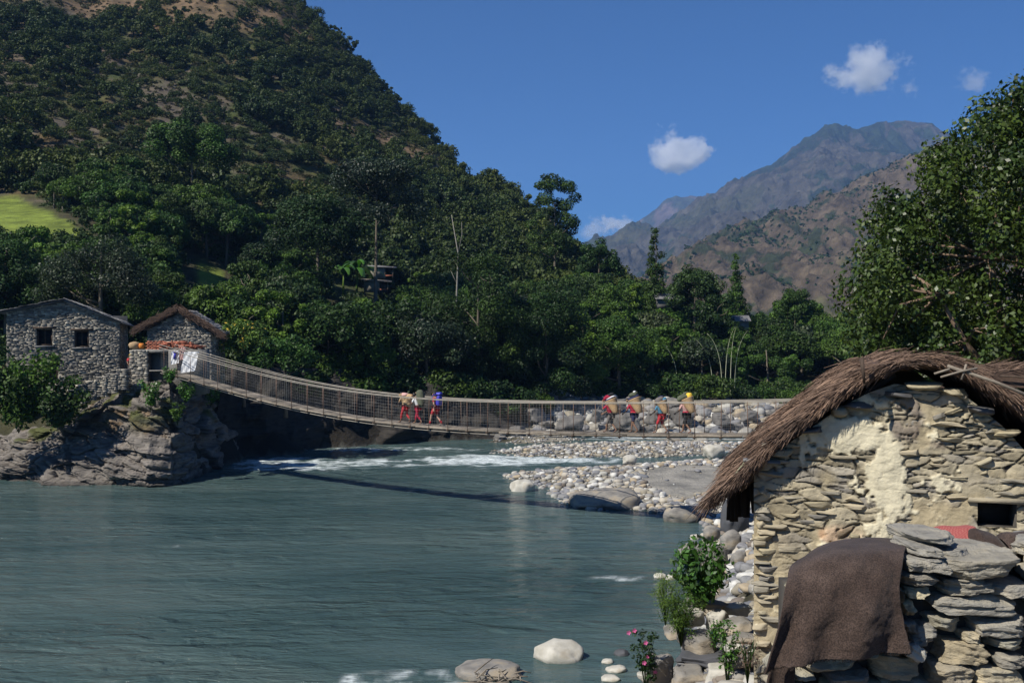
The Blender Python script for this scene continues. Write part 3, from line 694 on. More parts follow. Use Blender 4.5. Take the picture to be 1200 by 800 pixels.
def build_special_trees():
    special('broadleaf_tree', 'tall dark tree standing clear of the ridge line against the sky, flat bushy top', 650, 165, 207, 4.6, 13, 'tall', 15300, 0.33, 'leaf_dark', 401, r0=.3)
    special('broadleaf_tree', 'light green tree on the skyline to the right of the tall ridge tree', 702, 150, 268, 3.6, 9, 'round', 11050, 0.31, 'leaf_mid', 402, r0=.22)
    special('conifer_tree', 'narrow dark pointed conifer on the skyline at the foot of the distant mountain', 768, 130, 268, 2.9, 13, 'tiers', 15300, 0.27, 'leaf_dark', 403, r0=.2)
    special('broadleaf_tree', 'round-headed dark tree with visible trunk, between the two pointed conifers', 814, 122, 298, 3.7, 8.0, 'round', 12750, 0.27, 'leaf_dark', 404, r0=.22)
    special('conifer_tree', 'pointed conifer in front of the brown mountain slope, right of the round-headed tree', 862, 128, 298, 2.9, 11, 'tiers', 13600, 0.27, 'leaf_mid', 405, r0=.18)
    special('broadleaf_tree', 'small round tree top in front of the brown slope, beside the big glossy tree', 932, 128, 326, 2.6, 6.5, 'round', 7140, 0.25, 'leaf_mid', 406, r0=.16)
    special('broadleaf_tree', 'large grey-green tree with small shiny leaves behind the slate-roofed house', 118, 84, 262, 5.2, 9, 'round', 28900, 0.19, 'leaf_grey', 407, r0=.28)
    special('broadleaf_tree', 'dark tree at the left picture edge behind the slate-roofed house', 8, 86, 262, 4.6, 9, 'round', 15300, 0.25, 'leaf_dark', 408, r0=.25)
    special('broadleaf_tree', 'spreading light green tree behind the thatched hut, left of the hillside sheds', 300, 88, 348, 4.4, 6, 'spread', 16150, 0.24, 'leaf_mid', 409, r0=.2)
    special('broadleaf_tree', 'big broad tree crown above the two hillside sheds', 372, 120, 205, 6.0, 12, 'round', 22100, 0.31, 'leaf_dark', 410, r0=.3)
    special('broadleaf_tree', 'tall tree with two bare pale trunks on the hillside above the banana plant', 440, 128, 180, 6.2, 11, 'spread', 20400, 0.31, 'leaf_grey', 411, r0=.3)
    special('broadleaf_tree', 'wide bright feathery tree spreading in the middle of the left slope', 225, 150, 148, 6.6, 6, 'spread', 20400, 0.37, 'leaf_mid', 412, r0=.3)
    special('broadleaf_tree', 'large dark tree hanging over the shaded bank below the middle of the wood', 560, 97, 300, 5.2, 11, 'tall', 25500, 0.25, 'leaf_dark', 413, r0=.25)
    special('broadleaf_tree', 'grey-green riverside tree leaning over the bank behind the three leading walkers', 500, 92.5, 352, 4.6, 7, 'round', 18700, 0.24, 'leaf_grey', 414, r0=.22)
    special('broadleaf_tree', 'dense tree hanging low over the shaded bank left of the walkers', 408, 89, 372, 4.6, 7, 'spread', 18700, 0.24, 'leaf_mid', 415, r0=.22)
    special('broadleaf_tree', 'bushy riverside tree with crown touching the boulders behind the porters', 640, 99, 340, 4.6, 10, 'tall', 22100, 0.24, 'leaf_dark', 416, r0=.24)
    special('broadleaf_tree', 'bright leafy tree low on the far bank above the porters', 725, 106, 372, 4.6, 7.5, 'spread', 18700, 0.25, 'leaf_mid', 417, r0=.24)
    special('broadleaf_tree', 'lacy green tree beside the bamboo canes', 900, 112, 395, 4.2, 7, 'loose', 15300, 0.24, 'leaf_mid', 418, r0=.2)
    # yellow-flowering tree by the bridgehead
    x, D = (286 - 600) / F * 73, 73.; z = 4.2
    t = make_tree('flowering_tree', 'small yellow-flowered tree beside the bridge railing next to the thatched hut', 'tree', 'spread', 2.4, 2.6, 6.0, 3600, .24, 'leaf_lite', 420, r0=.1, loc=(x, D, z))
    rng = rs(77); C, Q = crown_clusters(rs(420), 'spread', 2.4, 2.6); C[:, 2] += 3.4
    V, Fq, A = leaves(rng, C, Q * 1.05, 160, .22, .8, .8, .6, .9); MB().add(V, Fq, A).obj('blossom', M['yellow'], t)
    t = make_tree('broadleaf_tree', 'low mid-green tree spreading over the footbridge railing near the bridgehead', 'tree', 'spread', 2.6, 2.6, 5.6, 5200, .24, 'leaf_mid', 421, r0=.12, loc=((335 - 600) / F * 73, 73, 3.4))
    # bare dead tree
    D = 118; x = (534 - 600) / F * D; z = float(ground(x, D)); t = thing('dead_tree', 'bare forked dead trunk, pale, sticking out of the green canopy', 'tree', (x, D, z))
    h = EYE + (400 - 252) / F * D - z; m = MB()
    m.tube([(0, 0, 0), (.1, 0, h * .4), (.3, 0, h * .72), (-.5, 0, h)], [.14, .12, .09, .03], 6); m.tube([(.3, 0, h * .72), (.75, 0, h * .86), (.7, 0, h * .95)], [.07, .04, .02], 5)
    m.tube([(.15, 0, h * .5), (-.6, .2, h * .6)], [.05, .02], 5)
    m.obj('trunk', M['bark_pale'], t, True)
    # banana plant
    def banana(px, D, topy, seed, label, nl=15):
        rng = rs(seed); D = hit(px, 352)[1]; x = (px - 600) / F * D; z = float(ground(x, D)); H = EYE + (400 - topy) / F * D - z
        t = thing('banana_plant', label, 'plant', (x, D, z), group='banana plants beside the hillside sheds')
        MB().tube([(0, 0, 0), (.05, 0, H * .35), (.1, 0, H * .62)], [.18, .14, .10], 8).obj('stem', M['leaf_lite'], t, True)
        m = MB()
        for i in range(nl):
            th = i * 2.4 + rng.rand(); L = rng.uniform(3.0, 4.6); el = rng.uniform(.35, 1.25); s = np.linspace(0, 1, 9)
            rr = L * s * math.cos(el) * (1 + .1 * s); zz = H * .6 + L * (s * math.sin(el) - .75 * s ** 2.4)
            c = P3(rr * math.cos(th), rr * math.sin(th), zz); w = .42 * np.sin(np.pi * np.clip(s * .93 + .05, 0, 1)) ** .6
            sd = np.array([-math.sin(th), math.cos(th), 0])
            G = np.stack([c - sd * w[:, None] - [0, 0, .10], c, c + sd * w[:, None] - [0, 0, .10]], 0); m.grid(G, attr=rng.rand())
        m.obj('leaf', M['leaf_bush'], t)
    banana(418, 107, 292, 5, 'big banana plant with long arching leaves beside the hillside sheds'); banana(402, 108, 300, 6, 'smaller banana plant left of the big one by the sheds', 8)
    # bamboo
    for i, (px, D, tops, sw) in enumerate([(850, 106, 372, 1.0), (846, 106.5, 380, -1.6), (856, 105.5, 372, .6), (861, 106, 376, 1.4), (794, 107, 392, -1.9), (835, 107.5, 382, -2.6)]):
        x = (px - 600) / F * D; z = float(ground(x, D)); H = EYE + (400 - tops) / F * D - z
        s = np.linspace(0, 1, 14); t = thing('bamboo_cane', ['tallest pale bamboo cane standing on the far bank right of the porters', 'pale bamboo cane curving left beside the tallest one', 'short straight pale bamboo cane in the middle of the clump',
            'outermost right bamboo cane of the clump, bending right', 'lone bamboo cane left of the clump above the last porter', 'thin bamboo cane arching far left out of the clump'][i], 'bamboo', (x, D, z), group='pale bamboo canes on the far bank')
        c = P3(sw * s ** 3, 0 * s, H * (s - .12 * s ** 4)); m = MB().tube(c, .052 * (1 - .75 * s), 6)
        for q in range(1, 13): m.tube([c[q] - [0, 0, .02], c[q] + [0, 0, .02]], .062 * (1 - .75 * s[q]), 6)
        m.obj('cane', M['bamboo'], t, True)
        V, Fq, A = leaves(rs(i), c[[8, 10, 12, 13]], [.5, .6, .6, .4], 130, .3, .16, .8, .1, .3, 1.0); MB().add(V, Fq, A).obj('foliage', M['leaf_lite'], t)

def build_overhang():
    rng = rs(500); pr = []
    for i in range(3):
        pr.append(make_tree('overhanging_shrub', 'x', 'shrub', 'round', 2.2, 3.4, 3.6, 2600, .30, ['leaf_dark', 'leaf_mid', 'leaf_dark'][i], 510 + i, r0=.08, nl=5, loc=(0, 0, -50)))
    used = [False] * 3
    for j, px in enumerate(np.arange(262, 640, 17)):
        D = np.interp(px, [262, 300, 400, 500, 600, 640], [79, 80.5, 86, 89, 93, 95]) + rng.uniform(-.5, 1.5); x = (px + rng.uniform(-5, 5) - 600) / F * D; z = float(ground(x, D)) - .6; k = j % 3; s = rng.uniform(.75, 1.25)
        lb = 'shrub hanging over the shaded left bank under the bridge'
        if not used[k]: o = pr[k]; o.location = (x, D, z); o.scale = (s,) * 3; used[k] = True; o['label'] = lb
        else: o = dup(pr[k], (x, D, z), rng.rand() * 6, s, lb)
        o['group'] = 'shrubs hanging over the shaded bank'
    for j, px in enumerate(np.arange(604, 1000, 13)):
        D = rng.uniform(103, 109); x = (px + rng.uniform(-5, 5) - 600) / F * D
        if 842 < px < 864: D = 110
        o = dup(pr[j % 3], (x, D, float(ground(x, D)) - .5), rng.rand() * 6, rng.uniform(.7, 1.15), 'green shrub at the foot of the trees on the far bank behind the porters'); o['group'] = 'shrubs along the far bank'

def build_near_tree():
    rng = rs(900); D = 30.; base = np.array([(1215 - 600) / F * D, D, 3.6])
    t = thing('glossy_tree', 'large near tree with shiny dark leaves filling the right edge above the thatched roofs', 'tree', base)
    C = []; Q = []
    for _ in range(330):
        d = rng.normal(size=3); d /= np.linalg.norm(d); s = .35 + .65 * rng.rand() ** .5
        c = np.array([d[0] * 5.3 * s, d[1] * 4.2 * s, 7.2 + d[2] * 5.4 * s])
        c[0] -= .14 * (7 - c[2]) * .7
        if c[2] < 1.2: continue
        C.append(c); Q.append(.45 + .5 * rng.rand())
    for u, y in [(1140, 120), (1175, 95), (1200, 88), (1110, 170), (1085, 205), (1062, 232), (1045, 262), (1020, 300), (1010, 330), (1003, 370), (1010, 405), (1035, 420), (1000, 385), (1040, 340), (1060, 370), (1085, 395), (1045, 395), (1075, 345), (1100, 370), (1120, 400), (1060, 310), (1095, 330), (1025, 360), (1125, 350), (1080, 415), (1110, 425), (1050, 425), (1020, 335), (1140, 385), (1130, 325), (1090, 180), (1128, 140)]:
        p = at(u + 14, y + 14, D - 2.5 + rng.rand() * 2.5) - base; C.append(p); Q.append(.55 + .35 * rng.rand())
    C = np.array(C); Q = np.array(Q)
    m = MB(); m.tube([(0, 0, -.5), (-.1, -.1, 1.2), (-.35, -.3, 2.6), (-.9, -.6, 4.2), (-1.5, -.8, 5.8), (-1.9, -1, 7.5)], [.42, .34, .27, .2, .14, .07], 10)
    m.tube([(-.2, -.1, 1.6), (.8, -.2, 3.4), (1.6, -.3, 5.6), (2.2, 0, 8)], [.24, .18, .12, .05], 8)
    m.tube([(-.35, -.3, 2.6), (-1.6, -1.2, 3.7), (-3.0, -1.9, 5.0), (-3.9, -2.2, 6.4)], [.2, .15, .1, .04], 8)
    m.tube([(0, 0, 2.2), (0, 1.2, 4.5), (.3, 1.8, 7), (.2, 1.6, 10)], [.22, .16, .1, .04], 8)
    hubs = np.array([(-.9, -.6, 4.2), (-1.5, -.8, 5.8), (1.6, -.3, 5.6), (-3.0, -1.9, 5.0), (-3.9, -2.2, 6.4), (2.2, 0, 8), (.3, 1.8, 7), (.2, 1.6, 10), (-1.9, -1, 7.5)])
    for i in rng.permutation(len(C))[:120]:
        c = C[i]; h = hubs[np.argmin(np.linalg.norm(hubs - c, axis=1))]; mid = (c + h) / 2 + rng.normal(size=3) * .25
        m.tube([h, mid, c], [.055, .035, .012], 5)
    m.obj('trunk', pm('brown_bark', [(.3, (.13, .085, .055)), (.7, (.27, .19, .13))], 4, .85, .5, stretch=(3, 3, .6)), t, True)
    V, Fq, A = leaves(rng, C, Q, 105000, .15, .62, .9, .25, .25, .5); MB().add(V, Fq, A).obj('crown', M['leaf_gloss'], t)
# ------------------------------------------------------------------ stones and masonry
def cube_grid(n):
    t = np.linspace(-1, 1, n + 1); pts = {}; V = []; Fq = []
    def vid(p):
        k = tuple(np.round(p, 5))
        if k not in pts: pts[k] = len(V); V.append(k)
        return pts[k]
    for ax in range(3):
        for sg in (-1, 1):
            for i in range(n):
                for j in range(n):
                    q = []
                    for a, b in ((0, 0), (1, 0), (1, 1), (0, 1)):
                        p = [0, 0, 0]; p[ax] = sg; p[(ax + 1) % 3] = t[i + a]; p[(ax + 2) % 3] = t[j + b]; q.append(vid(p))
                    Fq.append(q if sg > 0 else q[::-1])
    return np.array(V), np.array(Fq)
CG = {n: cube_grid(n) for n in (1, 2, 3, 4, 6, 10, 30)}
_tpl = {}
def stone_tpl(n, k, rough, seed, kind='round'):
    key = (n, k, rough, seed, kind)
    if key in _tpl: return _tpl[key]
    V, Fq = CG[n]; rng = rs(seed + 1000)
    P = V / ((np.abs(V) ** k).sum(1) ** (1. / k))[:, None]
    for _ in range(9 if kind == 'slab' else 7):      # shave with random planes for broken edges
        d = rng.normal(size=3)
        if kind == 'slab': d[2] *= .25
        d /= np.linalg.norm(d); h = rng.uniform(.72, 1.08) if kind == 'slab' else rng.uniform(.72, 1.0); e = P @ d - h
        P = P - np.maximum(e, 0)[:, None] * d * (1 if kind == 'slab' else .85)
    P = P * (1 + rough * fbm(P * 1.3 + seed, 3, seed))[:, None]
    if kind == 'slab': P[:, [0, 2]] = P[:, [0, 2]] * (1 + .16 * vnoise(np.stack([P[:, 0] * 2.6, P[:, 1] * .6, P[:, 2] * 1.6], -1) + seed * 3.3, seed + 3))[:, None]
    if kind == 'slab' and n >= 4: P[:, 2] += .10 * vnoise(P * np.array([1.5, 1.5, 5]) + seed, seed + 7)
    P = P / np.abs(P).max(0)
    _tpl[key] = (P, Fq); return _tpl[key]

def rotm(rx, ry, rz):
    return np.array(Matrix.Rotation(rz, 3, 'Z') @ Matrix.Rotation(ry, 3, 'Y') @ Matrix.Rotation(rx, 3, 'X'))

def masonry(m, rng, W, top, rowh, slen, depth=.12, proud=.03, holes=(), n=0, z0=0, gap=.012, bottom=None, tilt=.03, skip=0., left=None):
    """dry stone courses on the local plane y = 0 (front towards -y), x from 0 to W, z up to top(x)"""
    z = z0; zmax = max(top(t) for t in np.linspace(0, W, 40))
    while z < zmax:
        h = rng.uniform(*rowh); x = rng.uniform(-slen[0], 0) * .5
        while x < W:
            l = rng.uniform(*slen) * (1 if rng.rand() < .8 else .5); x0 = max(x, -.03); x1 = min(x + l, W + .03); x += l
            hh = h
            if x1 - x0 < .05: continue
            for (a, b, c, d) in holes:
                if z + h * .5 > c and z + h * .5 < d:
                    if x0 < a < x1 and x0 < a: x1 = a
                    elif x0 < b < x1: x0 = b
                    elif x0 >= a and x1 <= b: x1 = x0
            if x1 - x0 < .06 or rng.rand() < skip: continue
            cx = (x0 + x1) / 2; tp = top(cx)
            if z + hh * .6 > tp: continue
            if bottom is not None and z < bottom(cx): continue
            # some courses split in two thin slates
            lays = [(z, hh)] if rng.rand() < .75 else [(z, hh * .5), (z + hh * .5, hh * .5)]
            for zz, h2 in lays:
                pr = rng.uniform(0, proud); dz = h2 * rng.uniform(.84, 1.0)
                c = (cx, depth / 2 - pr, zz + h2 / 2); sz = ((x1 - x0 - gap), depth, max(dz - gap * .6, .02))
                if n == 0: m.box(c, sz, rotm(0, rng.uniform(-tilt, tilt), 0), jit=.03, rng=rng)
                else:
                    P, Fq = stone_tpl(n, rng.choice([3.6, 4.5, 6.0]), .10, rng.randint(14), 'slab')
                    if rng.rand() < .5: P = P * np.array([-1, 1, 1]); Fq = Fq[:, ::-1]
                    m.add((P * np.array(sz) * .5) @ rotm(rng.uniform(-.05, .05), rng.uniform(-tilt, tilt), rng.uniform(-.06, .06)).T + np.array(c), Fq)
        z += h
    return m

def build_cliff():
    """the rock outcrop that carries the bridgehead and the two houses"""
    # foot (waterline) and brow curves in plan, from left to right and round the corner
    k = np.array([-260, -60, 0, 25, 60, 100, 140, 172, 200, 222, 240, 258, 275, 285.])
    Df = np.array([66, 63.5, 62, 62.2, 61, 60.3, 59.6, 59.3, 60.2, 62.5, 66, 70, 75, 80.])
    zt = np.array([2.6, 2.7, 3.1, 3.6, 4.4, 5.4, 6.1, 6.2, 6.3, 6.1, 5.8, 5.4, 5.2, 5.])
    sb = np.array([5, 4.5, 4.5, 4.5, 5, 5.0, 4.8, 4.2, 3.2, 2.4, 2.0, 2.0, 1.8, 1.6])
    us = np.linspace(-260, 285, 560); v = np.linspace(-.12, 1.15, 170)
    U, Vv = np.meshgrid(us, v)
    D0 = np.interp(U, k, Df); x0 = (U - 600) / F * D0
    # direction inland: away from the river, mostly +y on the front, -x round the corner
    ang = np.interp(U, [100, 200, 240, 285], [0, .35, .95, 1.1]); ix, iy = -np.sin(ang), np.cos(ang)
    s = np.interp(U, k, sb); prof = np.interp(Vv, [-.12, 0, .08, .3, .55, .75, 1, 1.15], [-.04, 0, .10, .22, .50, .66, 1.05, 1.6])
    X = x0 + ix * s * prof; Y = D0 + iy * s * prof; Z = np.interp(U, k, zt) * Vv - np.where(Vv > 1, (Vv - 1) * 9, 0)
    Pn = P3(X, Y, Z)
    # slabs dipping to the left: terrace the surface along tilted beds
    bed = Z * 1.0 + X * .16 + .35 * fbm(Pn * .35, 3, 5)
    st = bed / .62; fr = st - np.floor(st)
    step = (sstep(0, .75, fr) - .5) * .16
    big = fbm(Pn * .28, 4, 11) * 1.3
    def cells(Pn, n, amp, sd, an, crack):
        g = rs(sd); lo, hi = Pn.reshape(-1, 3).min(0), Pn.reshape(-1, 3).max(0); S = g.uniform(lo, hi, (n, 3)); S = S[(S[:, 1] < 90)]
        base = Pn.reshape(-1, 3)[g.choice(Pn.size // 3, n)] + g.normal(size=(n, 3)) * .2; S = base * an
        off = g.uniform(-1, 1, n); til = g.normal(size=(n, 3)) * .5; out = []; Q = Pn.reshape(-1, 3) * an
        Q = Q + np.stack([fbm(Q * .9, 2, sd), fbm(Q * .9, 2, sd + 1), fbm(Q * .9, 2, sd + 2)], -1) * .35
        for c in np.array_split(Q, 60):
            d = ((c[:, None] - S[None]) ** 2).sum(-1); o2 = np.argpartition(d, 1, axis=1)[:, :2]; dd = np.take_along_axis(d, o2, 1); sw = dd[:, 0] > dd[:, 1]
            i = np.where(sw, o2[:, 1], o2[:, 0]); d1 = np.sqrt(dd.min(1)); d2 = np.sqrt(dd.max(1))
            out.append(off[i] * amp + ((c - S[i]) * til[i]).sum(1) * amp * .7 - crack * np.exp(-((d2 - d1) / .10)))
        return np.concatenate(out).reshape(Pn.shape[:2])
    tiltM = np.array([[1, 0, .25], [0, 1, 0], [-.25, 0, 1.]]); Pt = Pn @ tiltM
    blk = cells(Pt, 150, .45, 5, np.array([.5, .5, 2.0]), .38) + cells(Pt, 700, .15, 6, np.array([.5, .5, 3.2]), .12)
    disp = big + step + blk + .10 * fbm(Pn * 3, 4, 23)
    w = np.where(Vv > 1, np.clip(1 - (Vv - 1) * 5, 0, 1), 1) * np.clip((Vv + .12) * 8, .3, 1)
    X = X - ix * disp * w; Y = Y - iy * disp * w; Z = Z + .18 * fbm(Pn * 1.3, 3, 29) * w
    G = P3(X, Y, Z)
    veg = sstep(.12, .3, fbm(G * .55, 3, 33) + .18 * (Vv - .5)) * sstep(.45, .7, Vv)
    ton = .95 + .5 * fbm(G * np.array([.5, .5, 2.2]), 4, 37)
    wet = sstep(.35, .05, Z)
    ochre = sstep(.2, .4, fbm(G * 1.2, 3, 41)) * sstep(.2, .6, Vv)
    col = np.ones(G.shape) * ton[..., None]
    col = col * (1 - ochre[..., None] * np.array([0, .2, .42]))
    col = col * (1 - .55 * wet[..., None])
    col = col * (1 - veg[..., None]) + veg[..., None] * np.array([.45, .55, .22])
    o = MB().grid(G).obj('rock_cliff', M['cliff'], smooth=False, colors=col.reshape(-1, 3)); tag(o, kind='structure')
    # second buttress: rock wall running on under the bridge, deep shade painted into its tint
    k2 = np.array([245, 300, 350, 400, 450, 500, 550, 600.]); D2 = np.array([72, 76, 79, 82, 84.2, 86, 87.5, 89.5])
    us = np.linspace(245, 600, 240); v = np.linspace(-.15, 1.3, 40); U, Vv = np.meshgrid(us, v)
    D0 = np.interp(U, k2, D2); X = (U - 600) / F * D0; Z = np.interp(U, [245, 420, 560, 600], [5.2, 4.8, 3.8, 1.0]) * Vv; Pn = P3(X, D0, Z)
    dsp = fbm(Pn * .3, 4, 51) * 1.8 + ridged(Pn * np.array([.4, .4, .9]), 4, 53) * .6
    Y = D0 + np.maximum(Vv, 0) ** 2 * 2.2 - dsp + 1.0; X = X + .3 * dsp
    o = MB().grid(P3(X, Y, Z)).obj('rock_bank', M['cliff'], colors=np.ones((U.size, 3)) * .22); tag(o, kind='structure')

def boulder(name, label, mat, c, size, seed, rz=0, n=10, k=2.6, rough=.16, tilt=(0, 0), group=None, cat='boulder', kind='round'):
    P, Fq = stone_tpl(n, k, rough, seed, kind); V = P * np.array(size) * .5
    V = V + .02 * min(size) * fbm(V * 6 / max(size), 4, seed)[:, None] * 3
    V = V @ rotm(tilt[0], tilt[1], rz).T
    o = MB().add(V, Fq).obj(name, mat, smooth=kind == 'round', loc=tuple(float(q) for q in c))
    return tag(o, label, cat, group)

def wpt(px, py, z=0.0):
    D = (EYE - z) * F / (py - 400); return np.array([(px - 600) / F * D, D, z])

def build_rocks():
    rng = rs(50)
    def B(label, px, py, w, h, mat, seed, z=0, **k):
        p = wpt(px, py, z); s = p[1] / F; sx = w * s; sz = h * s * 1.25
        return boulder('boulder', label, M[mat], (p[0], p[1] + sx * .3, z + sz * .18), (sx, sx * .8, sz * 1.25), seed, **k)
    B('pale pointed boulder alone in the river left of the gravel bar', 612, 576, 31, 13, 'pale_boulder', 3)
    B('long low streaked grey boulder at the water edge of the gravel bar', 712, 597, 84, 22, 'grey_boulder', 5, rz=.1, tilt=(0, .06))
    B('brown boulder with a dark face at the right end of the gravel shore', 800, 612, 42, 18, 'grey_boulder', 7)
    B('black wedge-shaped boulder below the eave of the thatched hut', 864, 616, 36, 30, 'dark_boulder', 8, z=.4, rz=.6)
    B('large smooth white boulder in the river near the bottom of the picture', 655, 776, 60, 20, 'pale_boulder', 9)
    B('small white stone in the water near the green bush, right of its twin', 786, 679, 13, 5, 'pale_boulder', 10)
    B('small white stone in the water, left twin of the pair by the green bush', 774, 677, 15, 5, 'pale_boulder', 11)
    B('tiny pale stone in the water below the black wedge boulder', 815, 632, 12, 6, 'pale_boulder', 12)
    B('pale flat stone awash at the bottom, left of the pink flowers', 712, 777, 14, 4, 'pale_boulder', 13)
    B('pale grey stone awash below the flat one, left of the pink flowers', 723, 788, 26, 6, 'pale_boulder', 14)
    B('low white stone at the very bottom left of the pink flowers', 717, 798, 24, 5, 'pale_boulder', 15)
    B('dark wet stone barely out of the water left of the pink flowers', 729, 768, 18, 6, 'dark_boulder', 16)
    B('brown wet rock littered with driftwood at the bottom of the picture', 572, 797, 80, 14, 'grey_boulder', 17)
    B('round white boulder at the upper rim of the gravel bar', 738, 542, 17, 9, 'pale_boulder', 18, z=.5)
    B('large white boulder at the right end of the second gravel bar', 838, 534, 25, 13, 'pale_boulder', 19, z=.2)
    B('white boulder beyond the second gravel bar', 822, 520, 16, 8, 'pale_boulder', 20, z=.1)
    B('brown rock in the rapids behind the second gravel bar', 789, 518, 20, 6, 'grey_boulder', 21, z=.05)
    for i, (px, py, w, h, mt, z) in enumerate([(838, 665, 34, 26, 'grey_boulder', 1.3), (858, 640, 26, 18, 'grey_boulder', 1.4), (812, 655, 40, 16, 'grey_boulder', .5), (835, 628, 22, 12, 'grey_boulder', .7), (868, 660, 20, 14, 'grey_boulder', 2.2)]):
        B(['grey rounded boulder on the bank left of the hut corner', 'brownish boulder on the bank touching the hut corner', 'long flat grey boulder on the shore above the green bush', 'small grey boulder on the shore below the black wedge boulder', 'grey stone leaning at the hut corner'][i], px, py, w, h, mt, 30 + i, z=z, rz=rng.rand())
    # driftwood sticks on the brown rock
    t = thing('driftwood', 'brown sticks caught on the wet rock at the bottom of the picture', 'driftwood', wpt(590, 794, .25)); m = MB()
    for _ in range(26):
        a = rng.uniform(0, 3.14); L = rng.uniform(.2, .9); c = rng.normal(size=3) * [.5, .3, .05]; d = np.array([math.cos(a), math.sin(a), rng.uniform(-.2, .2)]) * L / 2
        m.tube([c - d, c + rng.normal(size=3) * .03, c + d], [.02, .018, .008], 5)
    m.obj('stick', M['wood_grey'], t)
    # far bank boulders behind the porters
    for i, (px, py, w, h, z) in enumerate([(668, 497, 46, 22, 1.0), (700, 488, 30, 18, 1.6), (735, 496, 44, 26, 1.0), (640, 500, 30, 16, .7), (770, 490, 36, 22, 1.4), (802, 488, 40, 26, 1.4), (845, 492, 30, 18, 1.2), (880, 488, 34, 16, 1.3), (912, 484, 30, 14, 1.5), (606, 505, 30, 14, .5), (628, 488, 34, 22, 1.6), (862, 500, 34, 12, .5), (930, 497, 40, 14, .6), (760, 503, 30, 10, .4), (690, 506, 26, 8, .3), (585, 514, 24, 14, .1), (790, 475, 40, 20, 2.4), (725, 474, 40, 16, 2.4)]):
        B(['leftmost big grey boulder on the far bank below the porters', 'grey boulder on the far bank behind the first porter', 'large jagged grey boulder on the far bank between the first two porters'][i] if i < 3 else 'grey boulder on the far bank seen through the bridge netting', px, py + 2, w * .8, h * .55, 'bank_rock', 60 + i, z=z, n=10, rough=.30, k=5, kind='slab', rz=rng.rand() * 3)['group'] = 'boulders on the far bank behind the bridge'
    # cobbles: the 280 that show largest are single stones, the others one mass
    protos = [stone_tpl(4, 2.5, .14, 80 + i) for i in range(8)]
    P = []
    def scatter(poly, n, smin, smax, zof, pw=2.2, zone=''):
        lo = poly.min(0); hi = poly.max(0); c = 0
        while c < n:
            q = rng.uniform(lo, hi, (n * 3, 2)); q = q[poly_sd(q[:, 0], q[:, 1], poly) > -.25][:n - c]
            u = 600 + F * q[:, 0] / q[:, 1]; ys = 400 + (EYE - .7) * F / q[:, 1]
            sand = np.hypot((u - 806) / 52, (q[:, 1] - (EYE - .7) * F / 156) / 6.5) < 1.0
            keep = ~(sand & (rng.rand(len(q)) < .985)) & (u < 1000); q = q[keep]
            for x, y in q: P.append((x, y, (smin + (smax - smin) * rng.rand() ** pw), zone))
            c += max(len(q), 1)
    scatter(BAR_A, 8500, .12, .60, 0, 3.4, 'on the near gravel bar')
    scatter(BAR_B, 2300, .14, .50, 0, 2.6, 'on the second gravel bar'); scatter(BAR_C, 300, .12, .35, 0, 2, 'on the grey spit under the bridge')
    shore = np.array([(5.2, 20), (4.6, 25), (6.0, 32), (8.0, 40), (9.5, 48), (15, 48), (13, 36), (9, 24), (6.5, 17.5)])
    scatter(shore, 2600, .10, .6, 0, 3.0, 'on the shore beside the hut')
    fb = np.array([(2, 91), (2, 103), (45, 106), (45, 94)]); scatter(fb, 2600, .2, 1.5, 0, 3.6, 'on the far bank')
    arr = np.array([p[:3] for p in P]); Z = ground(arr[:, 0], arr[:, 1]); zz = Z
    size_px = arr[:, 2] / arr[:, 1]; order = np.argsort(-size_px); big = set(order[:250].tolist())
    meshes = [MB().add(v * .5, f).mesh('cobble', True) for v, f in protos]
    for me in meshes: me.materials.append(M['cobble'])
    mass = MB()
    for i, (x, y, s, zone) in enumerate(P):
        sx, sy, sz = s * rng.uniform(.8, 1.25), s * rng.uniform(.7, 1.0), s * rng.uniform(.42, .75); rz = rng.uniform(0, 6.28)
        z = max(zz[i], -.05) + sz * .22
        if i in big:
            o = bpy.data.objects.new('cobble', meshes[rng.randint(8)]); COL.objects.link(o); o.location = (float(x), float(y), float(z)); o.scale = (sx, sy, sz); o.rotation_euler = (rng.uniform(-.25, .25), rng.uniform(-.25, .25), rz)
            tag(o, f'rounded river cobble {zone}', 'stone', f'larger cobbles {zone}')
        else:
            v, f = stone_tpl(2 if s / y < .006 else 3, 2.5, .14, 80 + i % 8)
            mass.add((v * .5 * np.array([sx, sy, sz])) @ rotm(rng.uniform(-.25, .25), rng.uniform(-.25, .25), rz).T + np.array([x, y, z]), f)
    o = mass.obj('gravel', M['river_stone'], smooth=True); tag(o, 'small cobbles and gravel of the river bars and shore', 'gravel', kind='stuff')

